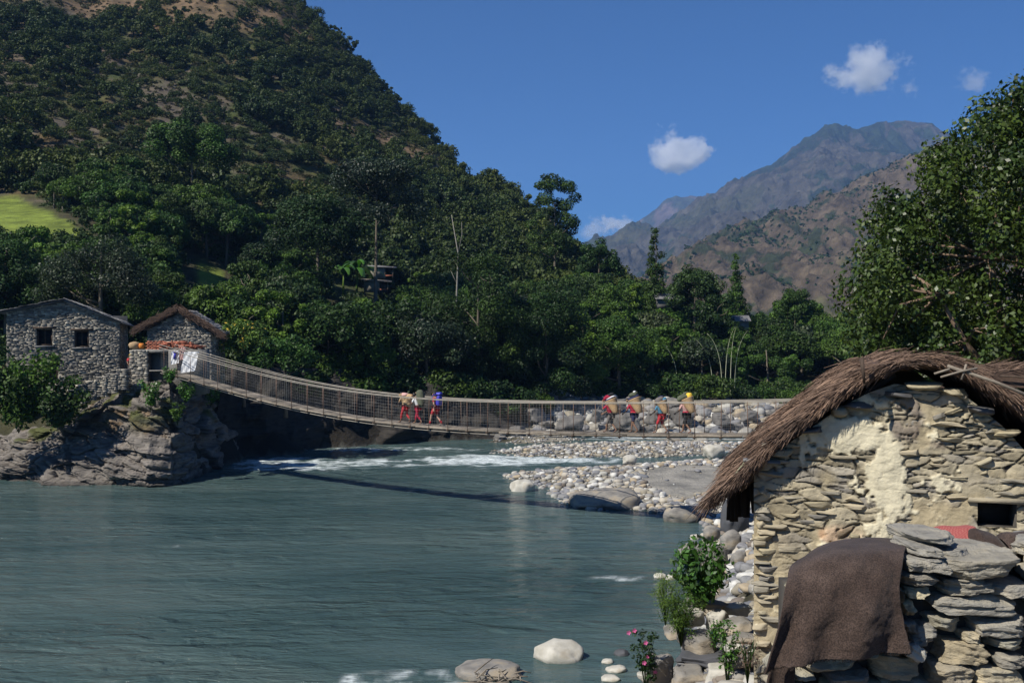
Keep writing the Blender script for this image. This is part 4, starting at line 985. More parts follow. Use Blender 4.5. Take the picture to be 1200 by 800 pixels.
def build_bank():
    """terraced stones, boulders and plants on the near bank under the hut corner"""
    rng = rs(70)
    def S(label, px, py, D, w, h, mat='pale_boulder', rz=0, dep=1.0, seed=0, k=3.0):
        p = at(px, py, D); s = D / F
        return boulder('bank_stone', label, M[mat], p + [0, .1, 0], (w * s * 1.1, w * s * dep, h * s), seed, rz=rz, k=k + 2.5, kind='slab', rough=.12, group='big stones of the bank terrace')
    L = [('mottled pale stone below the green bush', 812, 726, 14.6, 26, 24, 'pale_boulder'), ('rounded pale stone right of the mottled one', 842, 728, 14.6, 28, 26, 'pale_boulder'),
         ('flat grey slab on top of the terrace under the green bush', 828, 712, 14.9, 52, 14, 'grey_boulder'), ('big smooth grey stone in the middle of the terrace', 818, 755, 14.2, 44, 28, 'grey_boulder'),
         ('long flat slate in the lower terrace', 822, 772, 14.0, 56, 12, 'dark_boulder'), ('square brown stone at the lower left of the terrace', 774, 786, 13.8, 30, 36, 'grey_boulder'),
         ('wide flat stone at the bottom of the terrace', 808, 794, 13.6, 44, 22, 'grey_boulder'), ('ochre flat stone at the foot of the hut corner', 866, 762, 13.5, 30, 14, 'pale_boulder'),
         ('tilted grey slab beside the hut corner', 864, 735, 14.2, 40, 18, 'grey_boulder'), ('long brown stone at the base of the hut wall', 868, 778, 13.3, 34, 18, 'grey_boulder'),
         ('thin slate slab lying under the hut corner', 872, 750, 13.6, 36, 9, 'grey_boulder'), ('small round stone above the ochre flat stone', 852, 748, 14.2, 20, 12, 'pale_boulder'),
         ('pale slab beside the flat grey slab', 866, 716, 15.0, 34, 12, 'pale_boulder'), ('grey slab at the water side of the terrace', 792, 742, 14.6, 24, 16, 'grey_boulder'),
         ('stone at the lowest right of the terrace', 848, 793, 13.4, 38, 22, 'pale_boulder'), ('small stone left of the square brown stone', 757, 796, 14.4, 18, 12, 'pale_boulder')]
    for i, (lb, px, py, D, w, h, mt) in enumerate(L): S(lb, px, py, D, w, h, mt, rng.uniform(-.3, .3), 1.0, 110 + i)
    # stony slope behind and below these stones
    m = MB()
    for _ in range(3600):
        D = rng.uniform(13.0, 18.5); px = rng.uniform(752, 885); x = (px - 600) / F * D; z = float(ground(x, D)); s = .06 + .34 * rng.rand() ** 2
        v, f = stone_tpl(3, 3.2, .14, rng.randint(8), 'slab'); m.add((v * .5 * np.array([s, s * .8, s * .35])) @ rotm(rng.uniform(-.3, .3), rng.uniform(-.3, .3), rng.rand() * 6).T + np.array([x, D, z + s * .06]), f)
    o = m.obj('rubble', M['river_stone']); tag(o, 'broken stones between the big stones of the bank terrace', 'rubble', kind='stuff')
    # shore side retaining wall under the terrace
    t = thing('retaining_wall', 'rough dry-stone facing of the bank below the green bush', 'wall', (2.05, 13.35, 2.3), rz=.15)
    mm = masonry(MB(), rng, 1.5, lambda x: 1.55 + .12 * x, (.10, .2), (.22, .5), .3, .08, n=4, tilt=.12); mm.obj('stone_courses', M['gable_stone'], t)
    MB().box((.75, .28, .7), (1.5, .3, 1.3)).obj('core', M['core'], t)
    # plants
    def bush(name, label, px, py, D, R0, H, n, L, mat, seed, wid=.5, droop=.8, stems=9, flowers=None, cat='bush', squash=.9):
        g = rs(seed); p = at(px, py, D); t = thing(name, label, cat, p); C = []; Q = []
        sm = MB()
        for i in range(stems):
            th = g.rand() * 6.28; rr = R0 * g.rand() ** .5 * .8; tip = np.array([rr * math.cos(th), rr * math.sin(th), H * g.uniform(.55, 1)])
            sm.tube([(0, 0, -.15), tip * .5 + [0, 0, .05], tip], [.007, .005, .003], 5)
            for q in (.35, .65, .95): C.append(tip * q + g.normal(size=3) * .04); Q.append(R0 * (.22 + .16 * g.rand()))
        sm.obj('stem', M['leaf_dark'], t)
        V, Fq, A = leaves(g, C, Q, n, L, wid, squash, .35, .2, droop); MB().add(V, Fq, A).obj('foliage', M[mat], t)
        if flowers:
            fm = MB()
            for i in range(flowers):
                c = C[g.randint(len(C))] + g.normal(size=3) * .06 + [0, -.06, 0]
                for a in range(5):
                    th = a * 1.257; d = np.array([math.cos(th), -.35, math.sin(th)]); e = np.array([-math.sin(th), 0, math.cos(th)])
                    fm.add([c, c + d * .022 + e * .013, c + d * .034, c + d * .022 - e * .013], np.array([[0, 1, 2, 3]]))
            fm.obj('blossom', pm('pink_petal', [(.3, (.65, .10, .30)), (.7, (.8, .2, .42))], 5, .6, 0, transl=.2), t)
        return t
    bush('leafy_bush', 'bright green broad-leaved bush on the bank terrace above the water', 822, 712, 14.8, .52, .95, 1500, .105, 'leaf_bush', 1, stems=22)
    bush('feathery_bush', 'loose feathery grey-green bush on the bank, left below the bright bush', 798, 745, 14.2, .38, .72, 4200, .035, 'leaf_mid', 2, wid=.3, droop=.1, stems=18)
    bush('feathery_bush', 'thin feathery shoots reaching over the water beside the bright bush', 780, 720, 14.4, .32, .62, 1900, .03, 'leaf_lite', 3, wid=.25, droop=.1, stems=12)
    bush('flowering_shrub', 'thorny shrub with small pink flowers at the bottom of the bank', 757, 800, 13.6, .22, .70, 700, .05, 'leaf_dark', 4, stems=9, flowers=7)
    bush('creeper', 'green creeper trailing over the stones beside the hut wall', 852, 790, 13.1, .20, .62, 520, .05, 'leaf_bush', 5, stems=10, cat='plant')
    bush('creeper', 'tuft of green leaves between the flat terrace stones', 838, 748, 13.9, .22, .22, 260, .05, 'leaf_bush', 6, stems=7, cat='plant')
    bush('dry_weeds', 'dry brown weeds at the foot of the hut wall', 876, 788, 12.6, .20, .45, 300, .07, 'thatch', 7, wid=.08, droop=-.5, stems=16, cat='plant')
    # bushes by the left cliff
    for i, (px, py, D, R0, H, n, mt, lb) in enumerate([(22, 505, 60.5, 3.0, 4.6, 5000, 'leaf_mid', 'big dark green bush below the left house at the picture edge'), (70, 500, 60.6, 2.0, 2.4, 2800, 'leaf_dark', 'lower dark bush right of the big one on the rocks'), (-25, 500, 60.5, 2.6, 4.8, 3000, 'leaf_dark', 'dark bush cut by the left picture edge'),
        (84, 462, 64, .8, 1.2, 500, 'leaf_mid', 'small bush at the foot of the stone steps'), (176, 480, 61.5, .8, 1.7, 700, 'leaf_bush', 'bright green shrub growing from the cliff below the bridgehead'), (198, 448, 62.5, .7, .9, 420, 'leaf_bush', 'green tuft on the cliff brow under the deck'),
        (208, 495, 60.6, .5, 1.2, 350, 'leaf_lite', 'yellowish grass tuft on the right side of the cliff'), (218, 470, 61.8, .7, 1.2, 400, 'leaf_bush', 'straggling green shrub on the cliff right shoulder'), (247, 474, 66, .8, 1.4, 350, 'leaf_bush', 'leafy shrub on the corner where the cliff turns into shade')]):
        bush('cliff_bush' if i > 3 else 'riverside_bush', lb, px, py, D, R0, H, n, .26 if i < 3 else .17, mt, 40 + i, stems=16, wid=.6)
# ------------------------------------------------------------------ left houses
def loc_part(mb, name, mat, root, off=(0, 0, 0), rz=0, smooth=False, colors=None):
    o = mb.obj(name, mat, root, smooth, colors); o.location = off; o.rotation_euler = (0, 0, rz); return o

def build_houses():
    rng = rs(31)
    # slate roofed house: local x to the right along the gable, y away from the river
    D = 66.; s = D / F
    X0 = (8 - 600) * s; W = 123 * s; zb = 4.6; L = 7.5
    t = thing('stone_house', 'two-storey grey stone house with slate gable roof on the rocks at the left', 'house', (X0, D, zb), rz=.30)
    def zz(y): return EYE + (400 - y) * s - zb
    apx = 62 * s; za = zz(352); zl = zz(366); zr = zz(377)
    top = lambda x: np.interp(x, [0, apx, W], [zl, za, zr])
    wins = [((40 - 8) * s, (57 - 8) * s, zz(405), zz(385)), ((81 - 8) * s, (97 - 8) * s, zz(407), zz(387)), ((48 - 8) * s, (63 - 8) * s, zz(446), zz(424))]
    m = masonry(MB(), rng, W, top, (.065, .11), (.18, .5), .35, .05, wins, n=0, tilt=.02)
    V = np.array([(0, .06, 0), (W, .06, 0), (W, .06, zr), (apx, .06, za), (0, .06, zl)])
    # mortar sheet with the openings cut out, as strips
    xs = sorted({0, W, apx} | {a for w in wins for a in w[:2]})
    for a, b in zip(xs[:-1], xs[1:]):
        mid = (a + b) / 2; hs = sorted([(w[2], w[3]) for w in wins if w[0] < mid < w[1]]); z0 = 0
        for c, d in hs + [(None, None)]:
            if c is None: m.add([(a, .07, z0), (b, .07, z0), (b, .07, top(b) - .03), (a, .07, top(a) - .03)], np.array([[0, 1, 2, 3]]))
            else: m.add([(a, .07, z0), (b, .07, z0), (b, .07, c), (a, .07, c)], np.array([[0, 1, 2, 3]])); z0 = d
    m.obj('front_wall', M['wall_far'], t)
    def side(x, zt, name):
        q = masonry(MB(), rng, L, lambda y: zt, (.10, .16), (.25, .6), .3, .05, n=0)
        o = q.box((L / 2, .25, zt / 2), (L - .02, .3, zt - .04)).obj(name, M['wall_far'], t); return o
    o = side(W, zr, 'side_wall'); o.location = (W, .02, 0); o.rotation_euler = (0, 0, math.pi / 2)
    q = MB().box((.15, L / 2 + .2, zl / 2), (.3, L - .4, zl)).box((W / 2, L, zl / 2), (W, .3, zl)); q.obj('rear_wall', M['wall_far'], t)
    for i, (a, b, c, d) in enumerate(wins):
        dr = i == 2; nm = 'door' if dr else 'window'
        MBx = MB().box(((a + b) / 2, .42, (c + d) / 2), (b - a + .02, .06, d - c + .02)); po = MBx.obj(nm, M['wood_dark'] if dr else M['black'], t)
        f = MB(); th = .09
        for cx, cz, sx, sz in (((a + b) / 2, d - th / 2, b - a, th), (a + th / 2, (c + d) / 2, th, d - c - 2 * th), (b - th / 2, (c + d) / 2, th, d - c - 2 * th)): f.box((cx, .16, cz), (sx, .14, sz))
        if not dr:
            f.box(((a + b) / 2, .16, c + th / 2), (b - a, .14, th)); f.box(((a + b) / 2, .20, (c + d) / 2), (.06, .06, d - c - .2))
        f.obj('frame', M['wood_dark'], po)
        MB().box(((a + b) / 2, .06, d + .07), (b - a + .5, .24, .12)).obj('lintel', M['wood_dark'], po)
        if not dr: MB().box(((a + b) / 2, .02, c - .05), (b - a + .3, .26, .08)).obj('sill', M['slate'], po)
    roof = MB()
    def slope(xa, za_, xb, zb_, y0, y1, n):
        d = np.array([xb - xa, zb_ - za_]); Ld = np.hypot(*d); d /= Ld; nx = np.array([-d[1], d[0]]); nx = nx if nx[1] > 0 else -nx
        rows = int(Ld / .32)
        for r in range(rows + 1):
            y = y0
            while y < y1:
                w = rng.uniform(.3, .6); f = (r + .5) / (rows + 1) * Ld; c = np.array([xa, za_]) + d * f + nx * (.10 + .012 * r % .05)
                roof.box((c[0], y + w / 2, c[1]), (.44, w * .97, .035), rotm(0, -math.atan2(d[1], d[0]) + (.07 if d[1] < 0 else -.07), 0), jit=.05, rng=rng); y += w
    ov = .42
    slope(apx + .02, za + .06, -ov - .2, zl - .1, -.35, L + .3, 0); slope(apx - .02, za + .06, W + ov, zr - .22, -.35, L + .3, 0)
    for (xa, z1, xb, z2) in ((apx, za, -ov, zl - .10), (apx, za, W + ov * .9, zr - .2)):
        d = math.atan2(z2 - z1, xb - xa); Lx = math.hypot(xb - xa, z2 - z1)
        roof.box(((xa + xb) / 2, L / 2, (z1 + z2) / 2 + .055), (Lx, L + .5, .07), rotm(0, -d, 0))
    ro = roof.obj('roof', M['slate'], t)
    # thatched hut behind the bridgehead
    D = 68.5; s = D / F; X0 = (173 - 600) * s; W = 73 * s; zb = 5.4
    t = thing('thatched_hut', 'small grey stone hut with thatched verge and slate roof behind the bridgehead', 'hut', (X0, D, zb), rz=.08)
    zz = lambda y: EYE + (400 - y) * s - zb
    apx = 36 * s; top = lambda x: np.interp(x, [0, apx, W], [zz(388), zz(366), zz(390)])
    m = masonry(MB(), rng, W, top, (.065, .11), (.18, .45), .3, .05, n=0, tilt=.02)
    for a, b in ((0, apx), (apx, W)): m.add([(a, .07, 0), (b, .07, 0), (b, .07, top(b)), (a, .07, top(a))], np.array([[0, 1, 2, 3]]))
    m.obj('front_wall', M['wall_far'], t); Ld = 4.5
    m = masonry(MB(), rng, Ld, lambda y: top(W), (.09, .15), (.22, .5), .3, .05, n=0); m.box((Ld / 2, .2, top(W) / 2), (Ld, .25, top(W) - .05))
    o = m.obj('side_wall', M['wall_far'], t); o.location = (W, .02, 0); o.rotation_euler = (0, 0, math.pi / 2)
    MB().box((.15, Ld / 2 + .1, top(0) / 2), (.3, Ld, top(0) - .02)).box((W / 2, Ld, top(0) / 2), (W, .3, top(0))).obj('rear_wall', M['wall_far'], t)
    roof = MB()
    for (xa, z1, xb, z2) in ((apx - .05, zz(364), -.55, zz(386)), (apx + .05, zz(364), W + .65, zz(392))):
        d = math.atan2(z2 - z1, xb - xa); Lx = math.hypot(xb - xa, z2 - z1)
        roof.box(((xa + xb) / 2, Ld / 2 + .1, (z1 + z2) / 2), (Lx, Ld + .5, .10), rotm(0, -d, 0))
        for r in range(9):
            y = .2
            while y < Ld + .4:
                w = rng.uniform(.3, .6); f = (r + .5) / 9
                roof.box((xa + (xb - xa) * f, y, z1 + (z2 - z1) * f + .10), (.42, w, .04), rotm(0, -d, 0), jit=.05, rng=rng); y += w
    roof.obj('roof', M['slate'], t)
    th = MB()
    for (xa, z1, xb, z2) in ((apx, zz(362), -.75, zz(388)), (apx, zz(362), W + .75, zz(394))):
        for _ in range(1600):
            f = rng.rand(); c = np.array([xa + (xb - xa) * f, -.22 + rng.normal() * .14, z1 + (z2 - z1) * f + .06 - .25 * f * (1 - f) * 0 + rng.normal() * .11])
            d = np.array([xb - xa, 0, z2 - z1]); d /= np.linalg.norm(d); d = d * rng.uniform(.2, .5) + rng.normal(size=3) * .07; w = np.cross(d, [0, 1, 0]); w = w / np.linalg.norm(w) * .02
            th.add([c - w, c + w, c + d + w * .4, c + d - w * .4], np.array([[0, 1, 2, 3]]))
        th.tube([(xa, -.2, z1 + .03), ((xa + xb) / 2, -.22, (z1 + z2) / 2 + .05), (xb, -.2, z2)], [.17, .15, .12], 8)
    th.obj('thatch_verge', M['thatch_base'], t)
    # low wall / anchorage
    D = 64.4; s = D / F; X0 = (152 - 600) * s
    t = thing('anchor_wall', 'low plastered stone wall with a dark recess at the bridgehead', 'wall', (X0, D, 5.3), rz=-.04); zz = lambda y: EYE + (400 - y) * s - 5.3
    x1, x2, x3, x4 = 19 * s, 23 * s, 46 * s, 88 * s; zt = zz(409)
    m = MB().box((x1 / 2 + .05, .62, zt / 2), (x1 - .1, .9, zt - .05), jit=.05, rng=rng)
    qm = masonry(MB(), rng, x1 + .1, lambda x: zt, (.09, .15), (.2, .45), .3, .05, n=0); qm.obj('stone_pier', M['wall_far'], t)
    m.box(((x2 + x3) / 2, .62, zt - .12), (x3 - x2 + .6, 1.1, .22), jit=.03, rng=rng).box(((x2 + x3) / 2, 1.0, zt / 2 - .1), (x3 - x2 + .6, .3, zt - .3))
    m.box(((x2 + x3) / 2, .45, zt * .52), (x3 - x2, .9, .08))
    m.box(((x3 + x4) / 2, .55, zt / 2 - .02), (x4 - x3, 1.1, zt - .04), jit=.05, rng=rng)
    m.obj('plastered_block', M['concrete'], t)
    q = masonry(MB(), rng, 2.4, lambda x: .9, (.1, .16), (.25, .5), .3, .06, n=0); o = q.obj('rubble_footing', M['wall_far'], t); o.location = (-.6, -.25, -.25)
    # things on and over the wall
    def drape(name, label, px, py, w, h, mats, D=64.1, skew=0, cat='laundry'):
        p = at(px, py, D); s = D / F; g = MB(); n = 10
        G = np.array([[(-(w / 2) * s + w * s * i / n - skew * s * j / n, -.04 * math.sin(i * 1.7 + j) - .10 * (j / n), -h * s * j / n * (1 - .1 * i / n) + (.5 * 0)) for i in range(n + 1)] for j in range(n + 1)])
        g.grid(G); G2 = G + np.array([0, .02, 0]); g.grid(G2, flip=True)
        o = g.obj(name, mats, loc=tuple(p), smooth=True); return tag(o, label, cat, 'laundry over the bridgehead wall')
    o = drape('white_sheet', 'square white sheet hung at the start of the bridge', 224.5, 412, 17, 25, M['white'], 63.0, 4)
    o = drape('cloth', 'white cloth with a blue figure hanging over the bridgehead wall', 205.5, 411, 9, 16, M['white'])
    p = at(205.5, 413, 63.9)
    MB().box((0, -.1, -.28), (.16, .03, .5), rotm(0, .1, 0)).box((.04, -.1, -.1), (.3, .03, .10)).obj('blue_pattern', M['blue'], o)
    drape('cloth', 'pinkish garment hanging between the blue-figured cloth and the white sheet', 214, 407, 7, 15, M['pinkc'])
    t = thing('firewood_heap', 'heap of reddish brown firewood and rags on top of the bridgehead wall', 'firewood', at(208, 408, 65.2)); m = MB()
    for _ in range(120):
        c = np.array([rng.uniform(-1.2, 1.3), rng.uniform(-.3, .3), 0]); c[2] = rng.uniform(0, .55) * (1 - abs(c[0]) / 1.6); d = rng.normal(size=3) * [.3, .15, .07]
        m.tube([c - d, c + d], rng.uniform(.03, .07), 6)
    m.obj('stick', M['brick'], t)
    t = thing('brick_stack', 'small stack of red bricks against the thatched hut wall', 'bricks', at(181, 410, 66.0)); m = MB()
    for r in range(6):
        for c in range(5): m.box((-.45 + c * .25 + (.1 if r % 2 else 0), 0, .05 + r * .1), (.23, .12, .085), jit=.01, rng=rng)
    m.obj('brick_courses', M['brick'], t)
    o = MB().lathe([(.02, 0), (.16, .02), (.2, .2), (.15, .34), (.12, .36)], 14).obj('water_pot', M['orange'], loc=tuple(at(166, 408.5, 64.9)), smooth=True); tag(o, 'small orange pot standing on the left block of the bridgehead wall', 'pot')
    o = MB().lathe([(.02, 0), (.3, .02), (.38, .3), (.3, .42), (.05, .5)], 12, wob=.1).obj('sack', M['tan'], loc=tuple(at(158, 409, 65.0)), smooth=True); tag(o, 'brown sack on the bridgehead wall left of the orange pot', 'sack')
    # steps
    t = thing('stone_steps', 'stepped dry-stone retaining wall descending left from the bridgehead', 'steps', at(150, 452, 63.0)); m = MB()
    for i in range(7):
        w = .62; q = masonry(MB(), rng, w, lambda x: 1.35 - .04 * i, (.09, .14), (.2, .45), .8, .06, n=0, z0=0); q.xf(Matrix.Translation((-.1 - w * (i + 1), -.06 * i, -.25 - .22 * i))); m.V += q.V; 
        for k_, arrs in q.F.items(): m.F.setdefault(k_, []).extend([a + m.n for a in arrs])
        m.A += q.A; m.n += q.n
    m.obj('stone_courses', M['wall_far'], t)
    # hillside sheds
    def shed(label, px, py, D, w, h, seed, roofm='slate', dk=.9):
        D = hit(px, 352)[1] - (3 if seed == 2 else 0); q = D / 104; w *= q; h *= q; dk *= q; p = at(px, py, D); t = thing('hillside_shed', label, 'shed', p, rz=.15, group='small sheds on the slope behind the bridge')
        g = rs(seed); MB().box((-w * .2, dk * .5, h * .5), (w * .6, dk, h)).obj('wall', M['wall_far'], t)
        MB().box((w * .28, dk * .9, h * .5), (w * .4, .1, h)).obj('dark_wall', M['wood_dark'], t)
        for x in (w * .46, w * .12): MB().box((x, .05, h * .5), (.09, .09, h)).obj('post', M['wood_grey'], t)
        MB().box((0, dk * .5, h + .06), (w * 1.25, dk + .7, .09), rotm(.14, .05, 0)).obj('roof', M[roofm], t)
        MB().box((w * .28, .05, h * .22), (w * .4, .06, .2)).obj('parapet', M['brick'], t)
        return t
    shed('upper hillside shed with dark slate roof and open front beside the banana plant', 448, 326, 104, 2.4, 1.25, 1, dk=1.6)
    shed('lower hillside shed with pale roof edge just below the slate-roofed one', 441, 342, 101.5, 2.6, 1.2, 2, 'wood_grey', dk=1.4)
    for px, py, D, lb in ((782, 354, 128, 'dark roofed farmhouse half hidden in trees left of the round-headed tree'), (868, 380, 124, 'small dark roofed house half hidden above the bamboo canes')):
        p = at(px, py, D); p[2] -= .6; t = thing('farmhouse', lb, 'house', p); w = 2.6 if px < 800 else 2.0
        MB().box((0, 1, .5), (w, 2, 1.2)).obj('wall', M['concrete'], t)
        r = MB(); r.add([(-w * .62, -.4, 1.0), (w * .62, -.4, 1.0), (w * .62, 1, 1.75), (-w * .62, 1, 1.75), (-w * .62, 2.4, 1.0), (w * .62, 2.4, 1.0)], np.array([[0, 1, 2, 3], [3, 2, 5, 4]])).obj('roof', M['slate'], t)

# ------------------------------------------------------------------ bridge
BPX = [160, 198, 245, 290, 370, 450, 520, 590, 680, 760, 860, 950, 1040, 1120]; BPY = [425, 433, 447.5, 461, 480, 492.5, 499, 503.5, 507, 508.5, 508.8, 507.5, 505, 501]
def bline(px):
    k = (px - 600) / F; y = 49.86 / (1 + .623 * k); return k * y, y
_bp = np.array([(*bline(p), EYE + (400 - q) / F * bline(p)[1]) for p, q in zip(BPX, BPY)])
_bs = np.hypot(_bp[:, 0] - _bp[0, 0], _bp[:, 1] - _bp[0, 1]); _bc = np.polyfit(_bs, _bp[:, 2], 5)
BD = np.array([_bp[-1, 0] - _bp[0, 0], _bp[-1, 1] - _bp[0, 1]]); BL = np.hypot(*BD); BD /= BL; BN = np.array([BD[1], -BD[0]])   # BN points to the camera side
BS0 = float(np.interp(198, BPX, _bs))
def bpt(s, off=0, up=0):
    return np.array([_bp[0, 0] + BD[0] * s + BN[0] * off, _bp[0, 1] + BD[1] * s + BN[1] * off, np.polyval(_bc, s) + up])
def s_of(px): return float(np.interp(px, BPX, _bs))

def build_bridge():
    rng = rs(61)
    t = thing('suspension_bridge', 'long sagging cable footbridge with wire-net sides crossing the river', 'bridge', bpt(BL / 2) - [0, 0, 1]); o0 = np.array(t.location)
    S1 = BL; HW = .55; RH = 1.42; ss = np.arange(BS0, S1, .25)
    def line(off, up, r, name, mat, n=6, m=None, step=.5):
        q = np.array([bpt(s, off, up) for s in np.arange(BS0 - .2, S1, step)]) - o0
        mb = (m or MB()).tube(q, r, n)
        if m is None: mb.obj(name, M[mat], t, True)
    # deck planks laid along the bridge with edge boards
    d = MB(); s = BS0 - .2
    while s < S1 - .1:
        L = rng.uniform(2.2, 3.4)
        for k in range(5):
            off = -.44 + k * .22; a, b = bpt(s, off, rng.uniform(-.01, .015)) - o0, bpt(min(s + L, S1), off, rng.uniform(-.01, .015)) - o0; mid = bpt(s + L / 2, off, 0) - o0
            for p, q in ((a, mid), (mid, b)):
                c = (p + q) / 2; v = q - p; l = np.linalg.norm(v); yaw = math.atan2(v[1], v[0]); pit = -math.asin(v[2] / l)
                d.box(c, (l + .01, .205, .035), rotm(0, pit, yaw))
        s += L
    d.obj('deck', M['wood_grey'], t)
    e = MB()
    for side in (-1, 1):
        s = BS0
        while s < S1 - .1:
            L = rng.uniform(2.4, 3.6); p, q = bpt(s, side * (HW + .02), -.05) - o0, bpt(min(s + L, S1), side * (HW + .02), -.05) - o0; v = q - p; l = np.linalg.norm(v)
            e.box((p + q) / 2 + [0, 0, -.03 * (L > 3)], (l - .03, .05, .085), rotm(0, -math.asin(v[2] / l), math.atan2(v[1], v[0]))); s += L
    e.obj('edge_board', M['wood_grey'], t)
    cb = MB(); s = BS0 + .3; k = 0
    while s < S1:
        c = bpt(s, 0, -.10) - o0; cb.box(c, (.09, 2 * HW + .34, .09), rotm(0, 0, math.atan2(BD[1], BD[0]))); s += 1.22
    cb.obj('crossbeam', M['wood_dark'], t)
    for side in (-1, 1):
        line(side * HW * .9, -.20, .024, 'deck_cable', 'cable'); line(side * (HW + .05), RH, .026, 'hand_cable', 'cable')
        q = np.array([bpt(s_, side * (HW + .06), RH + .05 + .14 * max(0, 1 - (s_ - BS0) / 16) ** 1.5) for s_ in np.arange(BS0 - .2, S1, .5)]) - o0; MB().tube(q, .020, 6).obj('upper_cable', M['cable'], t, True)
        net = MB(); r = .0026
        sv = np.arange(BS0, S1, .17); P0 = np.array([bpt(a, side * (HW + .045), -.02) for a in sv]) - o0
        # vertical wires
        for p in P0:
            net.tube([p, p + [0, 0, RH]], r, 3, caps=False)
        for h in np.arange(.0, RH, .17): net.tube(P0[::4] + [0, 0, h], r, 3, caps=False)
        net.obj('wire_netting', M['wire'], t)
        s = BS0 + .3; k = 0
        while s < S1:
            a = bpt(s, side * (HW + .06), -.2) - o0; b = bpt(s + rng.uniform(-.04, .04), side * (HW + .06), RH + .03) - o0; MB().tube([a, b], .017, 6).obj('hanger', M['rust'], t); s += 1.22; k += 1
    # towers at the near end, hidden behind the hut, and the anchor blocks
    e = bpt(BL - .2) - o0
    MB().box(e + [0, 0, .2], (.9, 1.9, 2.6), rotm(0, 0, math.atan2(BD[1], BD[0]))).obj('near_anchor_block', M['concrete'], t)

# ------------------------------------------------------------------ people
def skin(verts, edges, radii, root=0, sub=1):
    me = bpy.data.meshes.new('tmp'); me.from_pydata([tuple(map(float, v)) for v in verts], edges, []); o = bpy.data.objects.new('tmp', me); COL.objects.link(o)
    md = o.modifiers.new('s', 'SKIN'); md.use_smooth_shade = True
    for i, r in enumerate(radii):
        sv = me.skin_vertices[0].data[i]; sv.radius = (r, r) if np.isscalar(r) else r; sv.use_root = (i == root)
    if sub: sb = o.modifiers.new('b', 'SUBSURF'); sb.levels = sub; sb.render_levels = sub
    dg = bpy.context.evaluated_depsgraph_get(); ev = o.evaluated_get(dg); m2 = ev.to_mesh()
    n = len(m2.vertices); V = np.empty(n * 3, np.float32); m2.vertices.foreach_get('co', V)
    Fs = {}
    for p in m2.polygons: Fs.setdefault(len(p.vertices), []).append(list(p.vertices))
    ev.to_mesh_clear(); bpy.data.objects.remove(o); bpy.data.meshes.remove(me)
    return V.reshape(-1, 3).astype(float), [np.array(v) for v in Fs.values()]

def sphere(c, r, n=10, sc=(1, 1, 1)):
    V, Fq = CG[4]; P = V / np.linalg.norm(V, axis=1, keepdims=True) * r * np.array(sc) + np.array(c); return P, Fq

